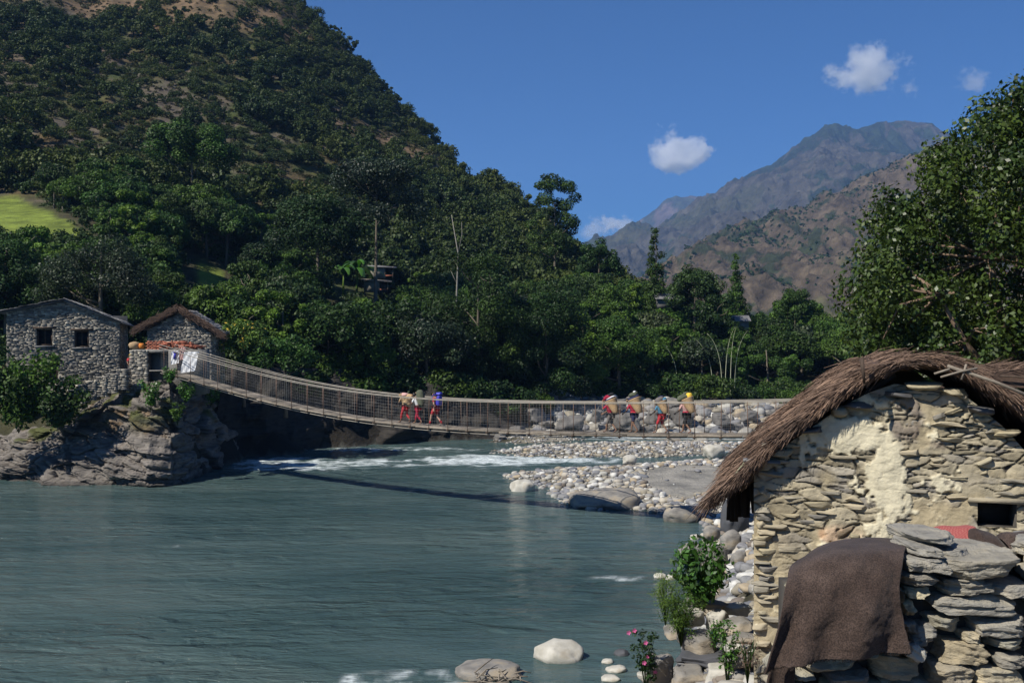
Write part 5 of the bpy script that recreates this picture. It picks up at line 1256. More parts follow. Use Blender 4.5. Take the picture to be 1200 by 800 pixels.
def person(label, loc, yaw, H=1.6,  lean=.3, stride=.32, phase=1, skinm='skin', top='red', bottom='red', legs='trousers', head_fwd=.05, arms=('swing', 'swing'), hat=None, group=None, bare_calf=True, belt=None):
    k = H * 1.06 / 1.65; t = thing('person', label, 'person', loc, rz=yaw, group=group)
    hip = np.array([0, 0, .86]); up = np.array([math.sin(lean), 0, math.cos(lean)])
    J = {'pel': hip, 'waist': hip + up * .14, 'chest': hip + up * .36, 'neck': hip + up * .50}
    hd = J['neck'] + np.array([head_fwd + math.sin(lean) * .12, 0, .13]); J['head0'] = J['neck'] * .5 + hd * .5
    for sd, nm in ((1, 'L'), (-1, 'R')):
        f = phase * sd; st = stride * f
        J['hip' + nm] = hip + np.array([0, sd * .09, -.03]); 
        if f > 0: J['kn' + nm] = np.array([st * .62 + .02, sd * .09, .46]); J['an' + nm] = np.array([st * .95, sd * .085, .08]); J['to' + nm] = np.array([st * .95 + .16, sd * .10, .035])
        else: J['kn' + nm] = np.array([st * .15 + .05, sd * .09, .45]); J['an' + nm] = np.array([st * 1.0, sd * .085, .12]); J['to' + nm] = np.array([st + .15, sd * .10, .035])
        if stride < .05: J['kn' + nm] = np.array([.01, sd * .09, .46]); J['an' + nm] = np.array([-.02, sd * .09, .08]); J['to' + nm] = np.array([.14, sd * .10, .035])
        sh = J['chest'] + up * .08 + np.array([0, sd * .17, 0]); J['sh' + nm] = sh
        a = arms[0 if sd > 0 else 1]
        if a == 'swing': J['el' + nm] = sh + np.array([-f * .08, sd * .05, -.26]); J['wr' + nm] = sh + np.array([-f * .14 + .08, sd * .04, -.49])
        elif a == 'strap': J['el' + nm] = sh + np.array([.16, sd * .05, -.17]); J['wr' + nm] = np.array([hd[0] + .07, sd * .12, hd[2] - .02])
        elif a == 'rail': J['el' + nm] = sh + np.array([.10, sd * .08, -.22]); J['wr' + nm] = sh + np.array([.28, sd * .14, -.33])
        elif a == 'forward': J['el' + nm] = sh + np.array([.10, sd * .04, -.24]); J['wr' + nm] = sh + np.array([.28, sd * -.02, -.36])
    for q in J: J[q] = J[q] * k
    hd = hd * k
    names = ['pel', 'waist', 'chest', 'neck', 'head0'] + [a + b for b in 'LR' for a in ('hip', 'kn', 'an', 'to')] + [a + b for b in 'LR' for a in ('sh', 'el', 'wr')]
    ix = {n: i for i, n in enumerate(names)}
    rad = {'pel': (.125, .10), 'waist': (.11, .09), 'chest': (.13, .10), 'neck': .055, 'head0': .05, 'hip': .085, 'kn': .052, 'an': .036, 'to': .034, 'sh': .052, 'el': .038, 'wr': .025}
    def rr(n, g=1.0):
        r = rad.get(n, rad.get(n[:-1])); return tuple(v * k * g for v in r) if isinstance(r, tuple) else r * k * g
    ed = [('pel', 'waist'), ('waist', 'chest'), ('chest', 'neck'), ('neck', 'head0')] + [(a + b, c + b) for b in 'LR' for a, c in (('hip', 'kn'), ('kn', 'an'), ('an', 'to'), ('sh', 'el'), ('el', 'wr'))] + [('pel', 'hipL'), ('pel', 'hipR'), ('chest', 'shL'), ('chest', 'shR')]
    V, Fs = skin([J[n] for n in names], [(ix[a], ix[b]) for a, b in ed], [rr(n) for n in names], 0, 1)
    m = MB(); m.add(V, Fs)
    # head with face
    P, Fq = stone_tpl(6, 2.1, 0, 1, 'none') if False else (CG[6][0] / np.linalg.norm(CG[6][0], axis=1, keepdims=True), CG[6][1])
    Hh = P * np.array([.092, .075, .115]) * k; Hh[:, 0] += np.where(Hh[:, 2] < 0, .018 * k * (-Hh[:, 2] / (.115 * k)), 0); Hh[:, 1] *= 1 - .22 * np.clip(-Hh[:, 2] / (.115 * k), 0, 1)
    nd = rotm(0, min(lean * .6, .35), 0)
    def hp(v): return np.asarray(v) @ nd.T + hd
    m.add(hp(Hh), Fq)
    nose = np.array([(.088, -.012, -.005), (.088, .012, -.005), (.108, 0, -.03), (.088, 0, .03), (.088, 0, -.038)]) * k; m.add(hp(nose), np.array([[0, 2, 3], [2, 1, 3], [0, 4, 2], [4, 1, 2]]))
    for sd in (1, -1): P1, F1 = sphere((0, 0, 0), .026 * k, sc=(.6, .3, 1)); m.add(hp(P1 + np.array([-.005, sd * .076, -.005]) * k), F1)
    # hands
    for b, sd in (('L', 1), ('R', -1)):
        w = J['wr' + b]; dr = w - J['el' + b]; dr /= np.linalg.norm(dr); ax = np.array([0, 1., 0]); sx = np.cross(dr, ax); sx /= np.linalg.norm(sx)
        pc = w + dr * .045 * k; Pp, Fp = sphere((0, 0, 0), 1); m.add(Pp @ np.array([sx * .036 * k, ax * .017 * k, dr * .052 * k]) + pc, Fp)
        for i, L in enumerate((.065, .075, .07, .055)):
            b0 = pc + dr * .035 * k + sx * (.027 - .018 * i) * k; m.tube([b0, b0 + dr * L * .5 * k, b0 + (dr * L * .85 - ax * sd * .02) * k], [.009 * k, .0085 * k, .006 * k], 6)
        b0 = pc - dr * .01 * k + sx * .03 * k; m.tube([b0, b0 + (sx * .03 + dr * .02) * k, b0 + (sx * .035 + dr * .05) * k], [.011 * k, .010 * k, .007 * k], 6)
    m.obj('body', M[skinm], t, True)
    e = MB()
    for sd in (1, -1): P1, F1 = sphere((0, 0, 0), .011 * k); e.add(hp(P1 + np.array([.083, sd * .03, .012]) * k), F1)
    e.obj('eyes', M['black'], t, True); e2 = MB().add(hp(np.array([(.093, -.022, -.058), (.093, .022, -.058), (.096, .018, -.066), (.096, -.018, -.066)]) * k), np.array([[0, 1, 2, 3]])); e2.obj('mouth', M['crimson'], t)
    P = CG[6][0] / np.linalg.norm(CG[6][0], axis=1, keepdims=True)
    hr = P * np.array([.102, .088, .122]) * k; hr[:, 0] -= .012 * k; cut = (hr[:, 0] > .03 * k) & (hr[:, 2] < .045 * k); hr[cut] *= .72; low = hr[:, 2] < -.05 * k; hr[low] *= np.array([.7, .7, .8])
    MB().add(hp(hr), CG[6][1]).obj('hair', M['hair'], t, True)
    if hat:
        MB().lathe([(.10 * k, .02 * k), (.105 * k, .07 * k), (.09 * k, .12 * k), (.03 * k, .145 * k)], 14).xf(Matrix.Translation(tuple(hd)) @ Matrix(nd.tolist()).to_4x4()).obj('cap', M[hat], t, True)
    # clothes
    def garment(nm, ns, es, g, mat, ends={}):
        pos = [J[n] if n in J else ends[n][0] for n in ns]; r = [rr(n, g) if n in J else ends[n][1] * k for n in ns]
        V, Fs = skin(pos, [(ns.index(a), ns.index(b)) for a, b in es], r, 0, 1); MB().add(V, Fs).obj(nm, M[mat], t, True)
    mix = lambda a, b, f: J[a] * (1 - f) + J[b] * f
    ends = {'slL': (mix('shL', 'elL', .8), .052), 'slR': (mix('shR', 'elR', .8), .052), 'nk': (mix('chest', 'neck', .75), .085)}
    garment('shirt', ['pel', 'waist', 'chest', 'nk', 'shL', 'shR', 'slL', 'slR'], [('pel', 'waist'), ('waist', 'chest'), ('chest', 'nk'), ('chest', 'shL'), ('chest', 'shR'), ('shL', 'slL'), ('shR', 'slR')], 1.16, top, ends)
    f = {'trousers': (1, .75), 'shorts': (.88, 0), 'skirt': (1, .35), 'knee': (1, .12)}[legs]
    ends = {}
    for b in 'LR':
        if f[1] == 0: ends['e' + b] = (mix('hip' + b, 'kn' + b, f[0]), .075)
        else: ends['e' + b] = (mix('kn' + b, 'an' + b, f[1]), .055 if legs == 'trousers' else .085)
    ns = ['pel', 'hipL', 'hipR'] + (['knL', 'knR'] if f[1] else []) + ['eL', 'eR']; es = [('pel', 'hipL'), ('pel', 'hipR')]
    for b in 'LR': es += [('hip' + b, 'kn' + b), ('kn' + b, 'e' + b)] if f[1] else [('hip' + b, 'e' + b)]
    garment({'trousers': 'trousers', 'shorts': 'shorts', 'skirt': 'skirt', 'knee': 'trousers'}[legs], ns, es, 1.28, bottom, ends)
    if belt: MB().lathe([(.150 * k, -.05 * k), (.158 * k, 0), (.150 * k, .05 * k)], 14).xf(Matrix.Translation(tuple(J['waist'] * .6 + J['pel'] * .4))).obj('sash', M[belt], t, True)
    return t, J, hd, k

def basket(label, t, J, hd, k, scale=1.0, contents=(), wick='wicker', group=None):
    """doko carried on a head strap; stays a thing of its own"""
    back = J['chest'] * .55 + J['waist'] * .45; c = back + np.array([-.34 * scale, 0, -.14 * scale]) * k
    th = t.rotation_euler[2]; Rm = rotm(0, 0, th); base = Rm @ c + np.array(t.location)
    b = thing('carrying_basket', label, 'basket', base, rz=th, group=group); s = scale * k; tl = rotm(0, .42, 0)
    prof = [(.10, 0), (.13, .03), (.17, .2), (.22, .4), (.265, .58), (.275, .60), (.25, .585), (.2, .40), (.12, .06)]
    MB().lathe([(r * s, z * s) for r, z in prof], 20).xf(Matrix(tl.tolist()).to_4x4()).obj('basket_body', M[wick], b, True)
    for i, (mt, px, pz, r, sc) in enumerate(contents):
        P, Fq = stone_tpl(6, 2.4, .22, 200 + i + len(label), 'round'); MB().add((P * r * s * np.array(sc) + np.array([px * s, 0, (.58 + pz) * s])) @ tl.T, Fq).obj('load_bundle', M[mt], b, True)
    # head strap
    hl = (hd - c) + np.array([.085, 0, .05]) * k; st = MB()
    for sd in (1, -1):
        pts = [np.array([.05, sd * .2, .40]) * s, (hl + np.array([-.10, sd * .085, .0]) * k), hl + np.array([-.02, sd * .05, .012]) * k, hl]; st.tube(pts, .017 * k, 6)
    st.obj('head_strap', M['tan'], b, True); return b

def build_people():
    yaw = math.atan2(-BD[1], -BD[0])
    G1 = 'porters carrying loads across the footbridge'
    def pl(px, off=0): s = s_of(px); return bpt(s, off, .02)
    # leading three
    t, J, hd, k = person('first walker from the left, bent porter in red trousers under a tan bundle', pl(476), yaw, 1.62, .42, .26, 1, top='tan', bottom='red', legs='trousers', arms=('forward', 'strap'), belt='tan')
    base = rotm(0, 0, yaw) @ (J['chest'] + np.array([-.20, 0, -.25])) + np.array(t.location)
    b = thing('sack_bundle', 'large lumpy tan bundle on the back of the first walker', 'bundle', base, rz=yaw)
    for i, (c, r, sc, mt) in enumerate([((-.05, 0, .25), .30, (1, .9, .95), 'tan'), ((.22, 0, .46), .20, (1.3, 1, .7), 'tan'), ((-.22, 0, .38), .20, (1, 1, 1), 'wicker'), ((-.12, 0, .02), .20, (1, 1, .9), 'tan'), ((.05, .05, .52), .18, (1.4, 1, .6), 'pinkc')]):
        P, Fq = stone_tpl(6, 2.3, .3, 300 + i, 'round'); MB().add(P * r * np.array(sc) + np.array(c), Fq).obj('bundle_lobe', M[mt], b, True)
    MB().tube([(.35, .12, .35), (.1, .3, .3), (-.3, .2, .4), (-.35, -.1, .3), (0, -.3, .2), (.3, -.1, .4)], .014, 6).obj('rope', M['wood_grey'], b, True)
    t, J, hd, k = person('second walker, porter in white shirt and crimson trousers under a dark green bag', pl(491), yaw, 1.64, .38, .28, -1, top='white', bottom='crimson', legs='trousers', arms=('forward', 'strap'))
    base = rotm(0, 0, yaw) @ (J['waist'] + np.array([-.30, 0, .0])) + np.array(t.location)
    b = thing('kit_bag', 'tall dark olive bag on the back of the second walker', 'bag', base, rz=yaw)
    P, Fq = stone_tpl(10, 3.0, .10, 311, 'round'); MB().add((P * np.array([.22, .24, .50]) + np.array([-.02, 0, .30])) @ rotm(0, .22, 0).T, Fq).obj('bag_body', M['olive'], b, True)
    MB().tube([(.02, .22, .5), (.35, .1, .62), (.42, 0, .64), (.35, -.1, .62), (.02, -.22, .5)], .016, 6).obj('head_strap', M['tan'], b, True)
    t, J, hd, k = person('trekker in red shirt and red shorts, last of the three leading walkers', pl(511), yaw, 1.72, .06, .30, 1, skinm='skin_fair', top='red', bottom='red', legs='shorts', arms=('swing', 'swing'))
    for b_ in 'LR':
        sock = MB().tube([J['kn' + b_] * .35 + J['an' + b_] * .65, J['an' + b_]], [.056, .046], 10).obj('sock', M['red'], t, True)
        P, Fq = stone_tpl(4, 3, 0.02, 5, 'round'); c = (J['an' + b_] + J['to' + b_]) / 2; MB().add(P * np.array([.14, .052, .045]) + np.array([c[0] + .01, c[1], .05]), Fq).obj('boot', M['grey_cloth'], t, True)
    base = rotm(0, 0, yaw) @ (J['waist'] + np.array([-.22, 0, -.02])) + np.array(t.location)
    b = thing('backpack', 'bright blue backpack worn by the trekker in red', 'backpack', base, rz=yaw)
    P, Fq = stone_tpl(10, 3.6, .05, 320, 'round'); MB().add(P * np.array([.13, .17, .31]) + np.array([0, 0, .26]), Fq).obj('pack_body', M['blue'], b, True)
    P, Fq = stone_tpl(6, 3, .08, 321, 'round'); MB().add(P * np.array([.15, .17, .08]) + np.array([-.01, 0, .60]), Fq).obj('pack_lid', M['blue'], b, True)
    sm = MB()
    for sd in (1, -1): sm.tube([(.10, sd * .10, .5), (.22, sd * .12, .56), (.36, sd * .12, .46), (.36, sd * .13, .28), (.12, sd * .15, .08)], .018, 6)
    sm.obj('shoulder_strap', M['blue'], b, True)
    # four basket porters
    t, J, hd, k = person('basket porter nearest the walkers in red, dark skirt and maroon top', pl(717), yaw, 1.55, .45, .24, 1, top='crimson', bottom='grey_cloth', legs='knee', arms=('strap', 'forward'), group=G1)
    basket('wicker basket heaped with red and dark rolled cloth, leftmost of the four', t, J, hd, k, 1.12, [('navy', .02, .02, .24, (1, 1, .5)), ('crimson', .10, .16, .22, (1.1, 1, .5)), ('white', -.02, .10, .20, (1.3, 1.1, .25)), ('black', -.05, .22, .16, (1, 1, .5))], group='doko baskets carried by porters')
    t, J, hd, k = person('second basket porter from the left, bare-legged with red and navy wrap', pl(744), yaw, 1.58, .45, .20, -1, top='crimson', bottom='navy', legs='shorts', arms=('forward', 'strap'), belt='red', group=G1)
    basket('wicker basket topped with dark roll and white rope, second of the four', t, J, hd, k, 1.15, [('navy', .03, .05, .24, (1.1, 1, .5)), ('olive', -.02, .17, .2, (1, 1, .6)), ('white', -.12, .22, .10, (.6, 1, 1.1)), ('grey_cloth', .16, .14, .15, (1.2, 1, .5))], group='doko baskets carried by porters')
    t, J, hd, k = person('basket porter in teal shirt and bright red trousers', pl(776), yaw, 1.50, .40, .26, 1, top='teal', bottom='red', legs='knee', arms=('forward', 'strap'), group=G1)
    basket('low wicker basket with grey sack and blue bundle, third of the four', t, J, hd, k, 1.0, [('grey_cloth', .06, .10, .26, (1, 1, .7)), ('teal', -.16, .06, .13, (1, 1, .8)), ('navy', -.02, .22, .16, (1, 1, .5))], group='doko baskets carried by porters')
    t, J, hd, k = person('last basket porter on the right in patterned pale top and black skirt', pl(806), yaw, 1.58, .40, .24, -1, top='pinkc', bottom='black', legs='knee', arms=('forward', 'strap'), belt='crimson', group=G1)
    basket('wicker basket with yellow cloth and olive sack on top, rightmost of the four', t, J, hd, k, 1.12, [('olive', .10, .10, .26, (1.1, 1, .6)), ('yellow', -.12, .08, .15, (1, 1, .9)), ('olive', -.02, .2, .14, (1, 1, .7)), ('crimson', .22, .02, .12, (1, 1, .6))], group='doko baskets carried by porters')
    # woman in the passage
    p = at(153, 412, 65.9); p[2] = 6.3
    person('person in red top and yellow headscarf standing in the dark gap between the two houses', p, -1.2, 1.5, .05, 0.0, 1, top='red', bottom='grey_cloth', legs='skirt', arms=('forward', 'forward'), hat='yellow')
# ------------------------------------------------------------------ near hut
HC = np.array([3.13, 12.8]); TH = R(15)
HR = np.array([math.cos(TH), -math.sin(TH)]); HD = np.array([math.sin(TH), math.cos(TH)]); HZ = 4.1
def on_gable(px, py, back=0.0):
    """(t, z) on the gable plane for a viewing direction"""
    k = (px - 600) / F; c = HC + HD * back
    # c + HR t = (k D, D)
    A = np.array([[HR[0], -k], [HR[1], -1]]); t, D = np.linalg.solve(A, -c)
    return t, EYE + (400 - py) / F * D - HZ

def build_near_hut():
    rng = rs(81)
    t = thing('thatched_stone_hut', 'near stone hut with pale daubed gable and ragged brown thatch in the right foreground', 'hut', (HC[0], HC[1], HZ), rz=-TH)
    pts = [on_gable(*q) for q in [(886, 545), (912, 528), (945, 505), (985, 477), (1018, 460), (1048, 450), (1122, 456), (1150, 478), (1178, 502), (1205, 532)]]
    tt = [0.0] + [p[0] for p in pts[1:]]; zt = [p[1] for p in pts]
    sl = (zt[-1] - zt[-3]) / (tt[-1] - tt[-3]); W = 4.35; tt.append(W); zt.append(max(zt[-1] + sl * (W - tt[-2]), zt[0] - .2))
    top = lambda x: float(np.interp(x, tt, zt))
    nt0, nz0 = on_gable(1145, 617); nt1, nz1 = on_gable(1191, 590)
    # mud and daub face with real relief
    GR = .0125; xs = np.arange(-.02, W + .02, GR); zs = np.arange(-.1, 4.2, GR); X, Z = np.meshgrid(xs, zs)
    tp = np.interp(X, tt, zt)
    pa = [on_gable(*q) for q in [(1040, 560), (985, 490), (1065, 480)]]
    def blob(px, py, rx, ry):
        a, b = on_gable(px, py); return np.exp(-(((X - a) / rx) ** 2 + ((Z - b) / ry) ** 2))
    Pn = P3(X, Z, 0)
    nz_ = fbm(Pn * 3.2, 5, 91); nf = fbm(Pn * 14, 4, 93)
    white = np.maximum.reduce([blob(1042, 570, .24, .62), blob(1000, 510, .40, .26) * .95, blob(1030, 470, .4, .12) * .6, blob(1030, 620, .22, .25) * .8, blob(1100, 545, .25, .35) * .3]); wm = sstep(.28, .50, white + .75 * nz_ + .45 * nf)
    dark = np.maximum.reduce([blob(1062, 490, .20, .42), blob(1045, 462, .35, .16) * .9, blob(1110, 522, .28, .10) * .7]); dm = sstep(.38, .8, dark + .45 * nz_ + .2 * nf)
    red = sstep(.4, .7, blob(985, 625, .35, .13) + .4 * nz_)
    relief = .030 * fbm(Pn * 2.2, 4, 95) + .016 * fbm(Pn * 8, 4, 97) + .022 * wm + .03 * sstep(.2, .7, white)
    col = np.array([.40, .335, .215]) * (1 + .35 * nz_[..., None] + .25 * nf[..., None])
    gy = sstep(0, .3, fbm(Pn * 1.7, 4, 98)); col = col * (1 - .45 * gy[..., None]) + .45 * gy[..., None] * np.array([.33, .30, .23])
    col = col * (1 - wm[..., None]) + wm[..., None] * np.array([.66, .60, .43]) * (1 + .12 * nf[..., None])
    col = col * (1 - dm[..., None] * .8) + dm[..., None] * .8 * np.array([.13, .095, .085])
    col = col * (1 - red[..., None] * .5) + red[..., None] * .5 * np.array([.45, .20, .10])
    # stones half sunk in the mud: irregular flat cells with open joints
    def vor(ax, az, sd, n):
        g_ = rs(sd); q = np.stack([(X + .05 * fbm(Pn * 5, 3, sd)).ravel() / ax, (Z + .035 * fbm(Pn * 6, 3, sd + 1)).ravel() / az], -1)
        S = g_.uniform([-.1 / ax, -.2 / az], [(W + .1) / ax, 4.3 / az], (n, 2)); h_ = g_.uniform(0, 1, n); o1 = np.empty(len(q), int); dd = np.empty(len(q))
        for a0 in range(0, len(q), 4000):
            d = ((q[a0:a0 + 4000, None] - S[None]) ** 2).sum(-1); o2 = np.argpartition(d, 1, axis=1)[:, :2]; e = np.sqrt(np.take_along_axis(d, o2, 1)); o1[a0:a0 + 4000] = np.where(e[:, 0] < e[:, 1], o2[:, 0], o2[:, 1]); dd[a0:a0 + 4000] = np.abs(e[:, 0] - e[:, 1])
        return h_[o1].reshape(X.shape), dd.reshape(X.shape), g_.rand(n, 3)[o1].reshape(X.shape + (3,))
    mudlow = blob(905, 700, .35, .85)
    ch, cd, cc = vor(.30, .085, 5, 760)
    open_ = (1 - .85 * np.clip(mudlow * 1.3, 0, 1)) * (1 - wm * .9) * sstep(-.25, .1, fbm(Pn * 2.4, 3, 66) + .12)
    relief = relief + open_ * (.034 * (ch - .5) - .040 * np.exp(-(cd / .075) ** 2) + .012 * nf)
    col = col * (1 - open_[..., None] * .75) + open_[..., None] * .75 * (np.array([.33, .29, .205]) * (.55 + .85 * cc[..., :1]) * np.array([1, 1, 1]) + (cc[..., 1:2] > .75) * np.array([-.05, -.03, .02]))
    col = col * (1 - .6 * open_ * np.exp(-(cd / .10) ** 2))[..., None]
    hole = (X > nt0) & (X < nt1) & (Z > nz0) & (Z < nz1)
    G = P3(X, .022 - relief, Z); G[..., 2] = np.minimum(G[..., 2], tp)
    ok = (Z[:-1, :-1] < tp[:-1, :-1]) & ~hole[:-1, :-1]
    MB().grid(G, mask=ok).obj('gable_daub', M['mud'], t, True, colors=np.clip(col, .01, .9).reshape(-1, 3))
    # slates of the gable; the daub covers them in the middle
    m = MB(); z = -.05
    while z < 4.0:
        h = rng.uniform(.05, .12); x = -rng.uniform(0, .15)
        while x < W:
            l = rng.uniform(.14, .52); x0, x1 = max(x, -.03), min(x + l, W); x += l + rng.uniform(0, .04); cx = (x0 + x1) / 2
            if x1 - x0 < .07 or z + h > top(cx) + .02 or rng.rand() < .72: continue
            if x1 > nt0 - .02 and x0 < nt1 + .02 and z + h > nz0 and z < nz1 + .0: continue
            i = min(max(int((cx + .02) / GR), 0), X.shape[1] - 1); j = min(max(int((z + .1) / GR), 0), X.shape[0] - 1)
            wv = wm[j, i]; pr = rng.uniform(-.012, .026) - .05 * (wv > .35); hb = (z > 2.9 and x0 > 1.8)
            P, Fq = stone_tpl(10, rng.choice([9, 14]), .06, rng.randint(40), 'slab')
            if rng.rand() < .5: P = P * np.array([-1, 1, 1]); Fq = Fq[:, ::-1]
            hh = h * rng.uniform(.7, 1.02); ti = rng.normal() * .05 + (-.45 if hb and rng.rand() < .5 else 0)
            m.add((P * np.array([(x1 - x0) * .49 * (.6 if abs(ti) > .3 else 1), .11, hh * .42])) @ rotm(rng.uniform(-.08, .08), ti, rng.uniform(-.05, .05)).T + np.array([cx, .11 - pr - .02, z + h / 2]), Fq)
        z += h * .98
    # quoins at the left corner and uneven projecting slates
    z = 0
    while z < zt[0]:
        h = rng.uniform(.04, .13)
        if rng.rand() < (.6 if z < 1.3 else .25): z += h; continue
        h = h; l = rng.uniform(.16, .45); P, Fq = stone_tpl(10, 14, .05, rng.randint(40), 'slab')
        m.add(P * np.array([l * .5, .2, h * .50]) + np.array([l * .5 - rng.uniform(-.01, .06), .14, z + h / 2]), Fq); z += h
    m.obj('gable_stone', M['gable_stone'], t)
    # cap slates along the rake
    for i, (px, py, w, h) in enumerate([(1083, 452, 44, 9), (1052, 462, 34, 6), (1118, 459, 30, 8), (1006, 474, 34, 8), (985, 482, 22, 12), (950, 503, 34, 8), (915, 530, 30, 9), (1150, 480, 30, 8), (1180, 508, 32, 7)]):
        a, b = on_gable(px, py); P, Fq = stone_tpl(6, 4.0, .10, 20 + i, 'slab'); s = 12.6 / F
        MB().add((P * np.array([w * s * .5, .22, h * s * .5])) @ rotm(.05, rng.uniform(-.12, .12), 0).T + np.array([a, .08, b]), Fq).obj('capping_slate', M['slate'] if i % 2 else M['gable_stone'], t)
    # wall body: side wall, back and niche box
    LB = 4.2
    c = MB()
    def slab(x0, x1, z0, z1, y0=.06, y1=.5): c.box(((x0 + x1) / 2, (y0 + y1) / 2, (z0 + z1) / 2), (x1 - x0, y1 - y0, z1 - z0))
    slab(0.02, nt0, -.1, zt[0] - .15); slab(nt1, W, -.1, min(zt[0], nz1 + .6)); slab(nt0, nt1, -.1, nz0); slab(nt0, nt1, nz0, nz1, .42, .52)
    slab(nt0, nt1, nz1, nz1 + .3)
    for a, b in zip(np.linspace(.3, W - .35, 14)[:-1], np.linspace(.3, W - .35, 14)[1:]): slab(a, b, nz1 + .25, max(min(top(a), top(b)) - .08, nz1 + .27), .062, .45)
    c.obj('wall_core', M['core'], t)
    m = masonry(MB(), rng, LB - .5, lambda y: zt[0] - .15, (.07, .14), (.2, .5), .25, .06, n=4, tilt=.04); m.box((LB / 2 - .25, .2, (zt[0] - .15) / 2), (LB - .5, .2, zt[0] - .2))
    o = m.obj('side_wall', M['gable_stone'], t); o.location = (0, LB, 0); o.rotation_euler = (0, 0, -math.pi / 2)
    MB().add([(0, LB, 0), (W, LB, 0), (W, LB, zt[-1])] + [(a_, LB, b_ + .14) for a_, b_ in zip(tt[::-1], zt[::-1])], np.arange(3 + len(tt))[None]).box((W / 2, LB, zt[0] / 2), (W, .3, zt[0] - .1)).box((W, LB / 2, zt[0] / 2), (.3, LB, zt[0] - .1)).obj('rear_wall', M['gable_stone'], t)
    lint = MB().box(((nt0 + nt1) / 2, .02, nz1 + .03), (nt1 - nt0 + .2, .12, .06), jit=.02, rng=rng).obj('niche_lintel', M['gable_stone'], t)
    # thatch: outer skin curve in (t, z), measured on the verge
    oc = [on_gable(*q, back=-.20) for q in [(832, 574), (848, 559), (871, 538), (904, 509), (941, 479), (980, 450), (1018, 427), (1055, 413), (1090, 409), (1125, 417), (1160, 437), (1200, 462), (1250, 498), (1310, 549)]]
    oc = np.array(oc); sarc = np.concatenate([[0], np.cumsum(np.hypot(*np.diff(oc, axis=0).T))]); sN = np.linspace(0, sarc[-1], 90)
    O = np.stack([np.interp(sN, sarc, oc[:, 0]), np.interp(sN, sarc, oc[:, 1])], 1)
    for _ in range(3): O[1:-1] = (O[:-2] + O[1:-1] * 2 + O[2:]) / 4
    tn = np.gradient(O, axis=0); _l = np.linalg.norm(tn, axis=1, keepdims=True); O = O - np.stack([-tn[:, 1], tn[:, 0]], 1) / _l * .085
    tn = np.gradient(O, axis=0); tn /= np.linalg.norm(tn, axis=1, keepdims=True); nn = np.stack([-tn[:, 1], tn[:, 0]], 1)
    y0, y1 = -.20, LB + .45
    thick = np.interp(np.linspace(0, 1, 90), [0, .08, .30, .45, .55, .92, 1], [.06, .10, .12, .10, .10, .12, .06])
    shell = MB(); ysr = np.concatenate([[y0], np.linspace(y0 + .03, y1, 40)])
    def surf(u, y):  # u index float along the arc
        i = np.clip(u, 0, 88.999); a = i.astype(int); f = (i - a)[..., None]
        p = O[a] * (1 - f) + O[a + 1] * f; n_ = nn[a] * (1 - f) + nn[a + 1] * f; return p, n_
    U, Y = np.meshgrid(np.arange(90.), ysr); p, n_ = surf(U, Y)
    lump = .05 * fbm(P3(p[..., 0] * 2, Y * 1.6, p[..., 1] * 2), 3, 101) + .02 * fbm(P3(p[..., 0] * 8, Y * 6, p[..., 1] * 8), 2, 103)
    sag = -.10 * np.sin((Y - y0) / (y1 - y0) * 3.14)
    Gt = P3(p[..., 0] + n_[..., 0] * lump, Y, p[..., 1] + n_[..., 1] * lump + sag); shell.grid(Gt)
    ins = O - nn * thick[:, None]; Gi = np.stack([P3(ins[:, 0], y, ins[:, 1] - .10 * math.sin((y - y0) / (y1 - y0) * 3.14)) for y in (y0, (y0 + y1) / 2, y1)]); shell.grid(Gi, flip=True)
    shell.grid(np.stack([Gt[0], Gi[0]]), flip=True); shell.grid(np.stack([Gt[-1], Gi[-1]])); shell.grid(np.stack([Gt[:, 0], np.stack([P3(ins[0, 0], y, ins[0, 1]) for y in ysr])], 0)); 
    shell.obj('thatch_body', M['thatch_base'], t, True)
    # straw
    def straws(n, ufn, yfn, out, length, wid, fwd, seed, name):
        g = rs(seed); u = ufn(g, n); y = yfn(g, n); p, n_ = surf(u, y); a = np.clip(u.astype(int), 0, 89); tg = tn[a] * np.where(u > 44, 1, -1)[:, None]
        sg = -.10 * np.sin(np.clip((y - y0) / (y1 - y0), 0, 1) * 3.14)
        lu = .05 * fbm(P3(p[:, 0] * 2, y * 1.6, p[:, 1] * 2), 3, 101)
        off = out(g, n) + lu
        Cc = P3(p[:, 0] + n_[:, 0] * off, y, p[:, 1] + n_[:, 1] * off + sg)
        d = P3(tg[:, 0], fwd(g, n), tg[:, 1]) + g.normal(size=(n, 3)) * np.array([.16, .18, .16]) + np.array([0, 0, -.06]); d /= np.linalg.norm(d, axis=1, keepdims=True)
        L = length[0] + (length[1] - length[0]) * g.rand(n); w = np.cross(d, g.normal(size=(n, 3))); w /= np.linalg.norm(w, axis=1, keepdims=True); w *= wid
        mid = Cc + d * (L * .5)[:, None] + np.array([0, 0, .01]); end = Cc + d * L[:, None] + np.array([0, 0, -1]) * (L * .10)[:, None]
        V = np.stack([Cc - w, Cc + w, mid + w * .8, mid - w * .8, end + w * .3, end - w * .3], 1).reshape(-1, 3); b = np.arange(n)[:, None] * 6
        f = np.concatenate([b + np.array([[0, 1, 2, 3]]), b + np.array([[3, 2, 4, 5]])]); return V, f
    sm = MB()
